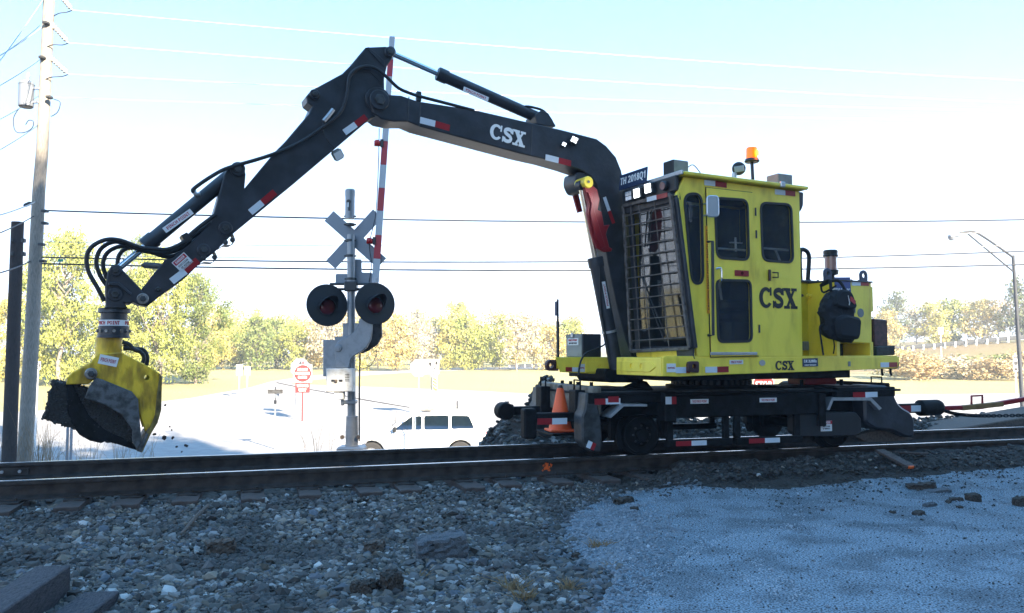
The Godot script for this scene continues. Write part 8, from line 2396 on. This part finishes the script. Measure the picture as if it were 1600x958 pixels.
	# what the grapple holds, and what falls from it
	var sl := [Vector2(-7.947, 0.998), Vector2(-7.830, 0.958), Vector2(-7.685, 0.928), Vector2(-7.624, 0.884), Vector2(-7.497, 0.845), Vector2(-7.357, 0.798), Vector2(-7.265, 0.703), Vector2(-7.248, 0.504), Vector2(-7.257, 0.393), Vector2(-7.346, 0.367), Vector2(-7.481, 0.410), Vector2(-7.624, 0.472), Vector2(-7.771, 0.550), Vector2(-8.020, 0.637), Vector2(-7.989, 0.796)]
	var slab := Shape.new()
	var n0 := FastNoiseLite.new()
	n0.seed = 77
	n0.frequency = 6.0
	var ragged := PackedVector2Array()
	for i in sl.size():
		for k in 5:
			var p: Vector2 = (sl[i] as Vector2).lerp(sl[(i + 1) % sl.size()], k / 5.0)
			var j := minf(0.014, (sl[i] as Vector2).distance_to(sl[(i + 1) % sl.size()]) * 0.06)
			ragged.append(p + Vector2(rng.randf_range(-j, j), rng.randf_range(-j, j)))
	slab.prism(ragged, -0.30, 0.10, 0.014)
	var slab_node := tag(node("asphalt_slab", slab, "tar", self, sframe), "thick black slab of broken asphalt gripped in the grapple jaws", "asphalt slab")
	# its broken faces: stones and crumbs that stand out of the tar
	var crust := []
	var lo: Vector2 = ragged[0]
	var hi: Vector2 = ragged[0]
	for p in ragged:
		lo = lo.min(p)
		hi = hi.max(p)
	for i in 1500:
		var p := Vector2(rng.randf_range(lo.x, hi.x), rng.randf_range(lo.y, hi.y))
		if Geometry2D.is_point_in_polygon(p, ragged):
			crust.append([v3(p, 0.10 + rng.randf_range(-0.008, 0.001)), rng.randf_range(0.005, 0.015), Color(0.030, 0.028, 0.027) * rng.randf_range(0.6, 1.5)])
	for i in 500:
		var j := rng.randi() % ragged.size()
		var p := ragged[j].lerp(ragged[(j + 1) % ragged.size()], rng.randf())
		crust.append([v3(p, rng.randf_range(-0.3, 0.1)), rng.randf_range(0.005, 0.016), Color(0.034, 0.031, 0.029) * rng.randf_range(0.5, 1.8)])
	node("broken_crust", stones(crust, rock_templates(6)), "stone", slab_node).set_meta("kind", "stuff")
	var drops := [Vector2(-7.062, 0.460), Vector2(-6.972, 0.425), Vector2(-6.893, 0.418), Vector2(-6.770, 0.337), Vector2(-6.856, 0.328), Vector2(-6.970, 0.740), Vector2(-6.924, 0.526), Vector2(-6.906, 0.494), Vector2(-6.807, 0.276)]
	var sizes := [0.016, 0.02, 0.014, 0.02, 0.012, 0.011, 0.009, 0.008, 0.008]
	var rocks := rock_templates(6, 0.4)
	var which := ["nearest the jaw tip", "just right of the first", "third to the right", "lowest and farthest right of the large ones", "small one below the row", "highest of them, by the cheek plate", "tiny one above the row", "tiny one above the middle", "tiny one lowest of all"]
	for i in drops.size():
		var p: Vector3 = sframe * v3(drops[i], 0.1)
		tag(node("falling_clod", rocks[i % 6].mesh(), "tar", self, Transform3D(Basis.from_euler(Vector3(i, i * 2.0, 0)).scaled(Vector3.ONE * sizes[i] * 1.3), p)), "dark clod falling right of the grapple, " + which[i], "clod", "clods falling from the grapple")

	# new ties stacked at the lower left corner
	var ta := [Vector3(-3.126, 0.205, -5.492), Vector3(-2.911, 0.205, -5.466)]
	var dir := Vector3(0.16, 0, 0.985).normalized()
	var side := Vector3(0.985, 0, -0.16).normalized()
	var tb := Transform3D(Basis(dir, Vector3.UP, dir.cross(Vector3.UP)), (ta[0] + ta[1]) / 2.0 + dir * 1.3 + Vector3(0, -0.105, 0))
	var tie := node("wooden_tie", Shape.new().box(Vector3.ZERO, Vector3(2.6, 0.21, 0.215), 0.008), "new_tie_wood", self, tb)
	tag(tie, "dark squared wooden tie lying on the gravel in the near left corner", "railway tie")
	var tb2 := tb.translated(side * 0.30 + Vector3(0.02, -0.10, 0.20)).rotated_local(Vector3.UP, -0.06)
	tag(node("wooden_tie", Shape.new().box(Vector3.ZERO, Vector3(2.6, 0.16, 0.22), 0.008), "new_tie_wood", self, tb2), "lower wooden tie half sunk in gravel right of the first", "railway tie")

	# loose lumps
	var lumps := [
		[Vector2(-0.55, -6.51), Vector3(0.40, 0.20, 0.26), 11, 0.03, "clinker", "asphalt_chunk", "large grey chunk of asphalt in the gravel near the bottom centre", "asphalt chunk", 10.0],
		[Vector2(-0.80, -5.53), Vector3(0.13, 0.16, 0.14), 12, 0.03, "clod", "dirt_lump", "dark upright lump among pale stones at the bottom centre", "lump", 25.0],
		[Vector2(-0.97, -5.51), Vector3(0.17, 0.09, 0.12), 13, 0.025, "clod", "dirt_lump", "flat brown lump touching the upright dark one", "lump", -30.0],
		[Vector2(-2.35, -6.71), Vector3(0.22, 0.11, 0.14), 14, 0.03, "rotten_wood", "wood_chunk", "brown chunk of rotten wood lying in the left gravel", "wood", 20.0],
		[Vector2(-1.11, -6.72), Vector3(0.16, 0.10, 0.12), 15, 0.03, "rotten_wood", "dirt_lump", "brownish lump half buried left of the big asphalt chunk", "lump", 0.0],
		[Vector2(4.64, -8.34), Vector3(0.12, 0.11, 0.11), 16, 0.02, "clod", "dirt_clod", "largest round clod on the asphalt near the right edge", "clod", 0.0],
		[Vector2(3.77, -7.69), Vector3(0.10, 0.06, 0.08), 17, 0.015, "clod", "dirt_clod", "flat clod on the asphalt, nearest to the viewer", "clod", 30.0],
		[Vector2(4.47, -8.34), Vector3(0.13, 0.05, 0.07), 18, 0.015, "clod", "dirt_clod", "long dark clod just left of the largest round one", "clod", -25.0],
		[Vector2(4.08, -8.10), Vector3(0.12, 0.05, 0.07), 19, 0.015, "clinker", "dirt_clod", "grey green clod left of the long dark one", "clod", 15.0],
		[Vector2(3.58, -7.80), Vector3(0.05, 0.04, 0.05), 20, 0.01, "clod", "dirt_clod", "small clod alone on open asphalt, leftmost of the larger clods", "clod", 0.0],
		[Vector2(5.03, -8.16), Vector3(0.16, 0.13, 0.12), 21, 0.02, "clod", "dirt_clod", "clod cut by the right edge of the view", "clod", 0.0],
		[Vector2(4.34, -8.24), Vector3(0.06, 0.04, 0.05), 22, 0.01, "clod", "dirt_clod", "small reddish clod below the long dark one", "clod", 40.0],
		[Vector2(4.32, -8.00), Vector3(0.05, 0.04, 0.05), 23, 0.01, "clod", "dirt_clod", "small clod below the largest round one", "clod", 10.0],
		[Vector2(4.60, -8.97), Vector3(0.26, 0.04, 0.16), 24, 0.012, "clinker", "asphalt_chunk", "flat grey flake of asphalt by the spoil on the right", "asphalt chunk", 5.0],
		[Vector2(4.50, -9.11), Vector3(0.30, 0.10, 0.14), 25, 0.03, "clod", "dirt_clod", "dark heap of clods behind the flat grey flake", "clod", -10.0],
		[Vector2(1.19, -8.07), Vector3(0.08, 0.05, 0.07), 26, 0.012, "clod", "dirt_clod", "dark clod on the apron slope below the spoil", "clod", 0.0],
		[Vector2(0.50, -6.51), Vector3(0.07, 0.04, 0.05), 27, 0.012, "clod", "dirt_clod", "small dark clod on the broken asphalt edge", "clod", 60.0],
		[Vector2(1.15, -8.55), Vector3(0.20, 0.09, 0.12), 28, 0.03, "clod", "dirt_clod", "lumpy dark clod at the top of the apron slope", "clod", 20.0],
	]
	for e in lumps:
		var p: Vector2 = (e[0] as Vector2)
		var sz: Vector3 = e[1]
		tag(node(e[5], rough_block(sz, e[2], e[3] * 0.45), e[4], self, turned(Vector3(p.x, land(p.x, p.y) + sz.y * 0.22 + 0.02, p.y), Vector3(0, e[8], 6))), e[6], e[7])
	# broken boards in the spoil
	var bo := [Vector2(5.06, -11.58), Vector2(5.26, -10.54), Vector2(4.66, -10.48), Vector2(4.87, -10.07)]
	for e in [[bo[0], bo[1], 0.12, 0.03, "long split board sticking out of the spoil by the rail"], [bo[2], bo[3], 0.16, 0.035, "shorter split board with an orange painted end below the long one"]]:
		var a: Vector2 = e[0]
		var b: Vector2 = e[1]
		var h := land(a.x, a.y) + 0.12
		var h2 := land(b.x, b.y) + 0.06
		var pa := Vector3(a.x, h, a.y)
		var pb := Vector3(b.x, h2, b.y)
		var t := Transform3D(Basis.looking_at((pb - pa).normalized(), Vector3.UP), (pa + pb) / 2.0)
		var brd := node("broken_board", Shape.new().box(Vector3.ZERO, Vector3(e[2], e[3], pa.distance_to(pb)), 0.006), "tie_wood", self, t)
		tag(brd, e[4], "board")
		if e[2] > 0.14:
			node("orange_end", Shape.new().box(Vector3(0.02, 0.002, -pa.distance_to(pb) / 2.0 - 0.002), Vector3(0.09, 0.034, 0.02), 0.004), "orange_spray", brd)
	var stick := [Vector2(-2.79, -7.00), Vector2(-2.88, -7.86)]
	var s0 := Vector3(stick[0].x, land(stick[0].x, stick[0].y) + 0.06, stick[0].y)
	var s1 := Vector3(stick[1].x, land(stick[1].x, stick[1].y) + 0.09, stick[1].y)
	tag(node("wood_splinter", Shape.new().tube([s0, s0.lerp(s1, 0.5) + Vector3(0, 0.01, 0), s1], [0.012, 0.02, 0.016], 5), "rotten_wood"), "long grey splinter of wood lying on the left gravel", "wood")
	# weeds by the poles, tufts in the foreground
	for e in [[Vector3(-11.354, -0.518, -18.500), 0.9, 60, "dry brown weeds at the foot of the brown stub"], [Vector3(-10.580, -0.518, -18.500), 1.3, 60, "tall dry weeds just right of the grey pole"], [Vector3(-10.043, -0.461, -18.000), 0.8, 40, "shorter dry weeds between the grey pole and the steel posts"], [Vector3(-8.721, -0.346, -17.000), 0.8, 26, "thin dry weeds below the grapple"], [Vector3(-8.036, -0.346, -17.000), 0.75, 20, "sparse dry weeds below the jaw tips"], [Vector3(-7.535, -0.346, -17.000), 0.7, 14, "few dry stalks right of the jaw tips"], [Vector3(-3.783, -0.109, -16.000), 0.7, 12, "few dry stalks on the bank left of the signal"], [Vector3(-2.035, -0.002, -15.000), 0.5, 16, "small weeds between the signal mast and the white vehicle"]]:
		var p: Vector3 = e[0]
		tuft("dry_weeds", e[3], p, e[1] + 0.6, e[2], 0.28, "dry_grass", "dry weeds along the far bank", 0.18)
	for e in [[Vector2(0.70, -6.72), 0.09, 50, "reddish dry grass tuft on the broken asphalt edge"], [Vector2(0.71, -5.97), 0.05, 30, "tiny dry tuft below the reddish one"], [Vector2(0.00, -5.61), 0.12, 40, "dry grass tuft at the bottom just left of the asphalt"], [Vector2(0.08, -5.32), 0.10, 50, "brown flattened grass at the lower edge"], [Vector2(0.38, -5.56), 0.09, 40, "yellowish dry grass beside a pale stone near the asphalt"], [Vector2(-0.66, -5.92), 0.06, 30, "dry grass wisps behind the dark lumps"]]:
		var p: Vector2 = e[0]
		tuft("grass_tuft", e[3], Vector3(p.x, 0, p.y), e[1], e[2], 0.07, "dry_grass", "dry grass tufts in the foreground", 0.8)
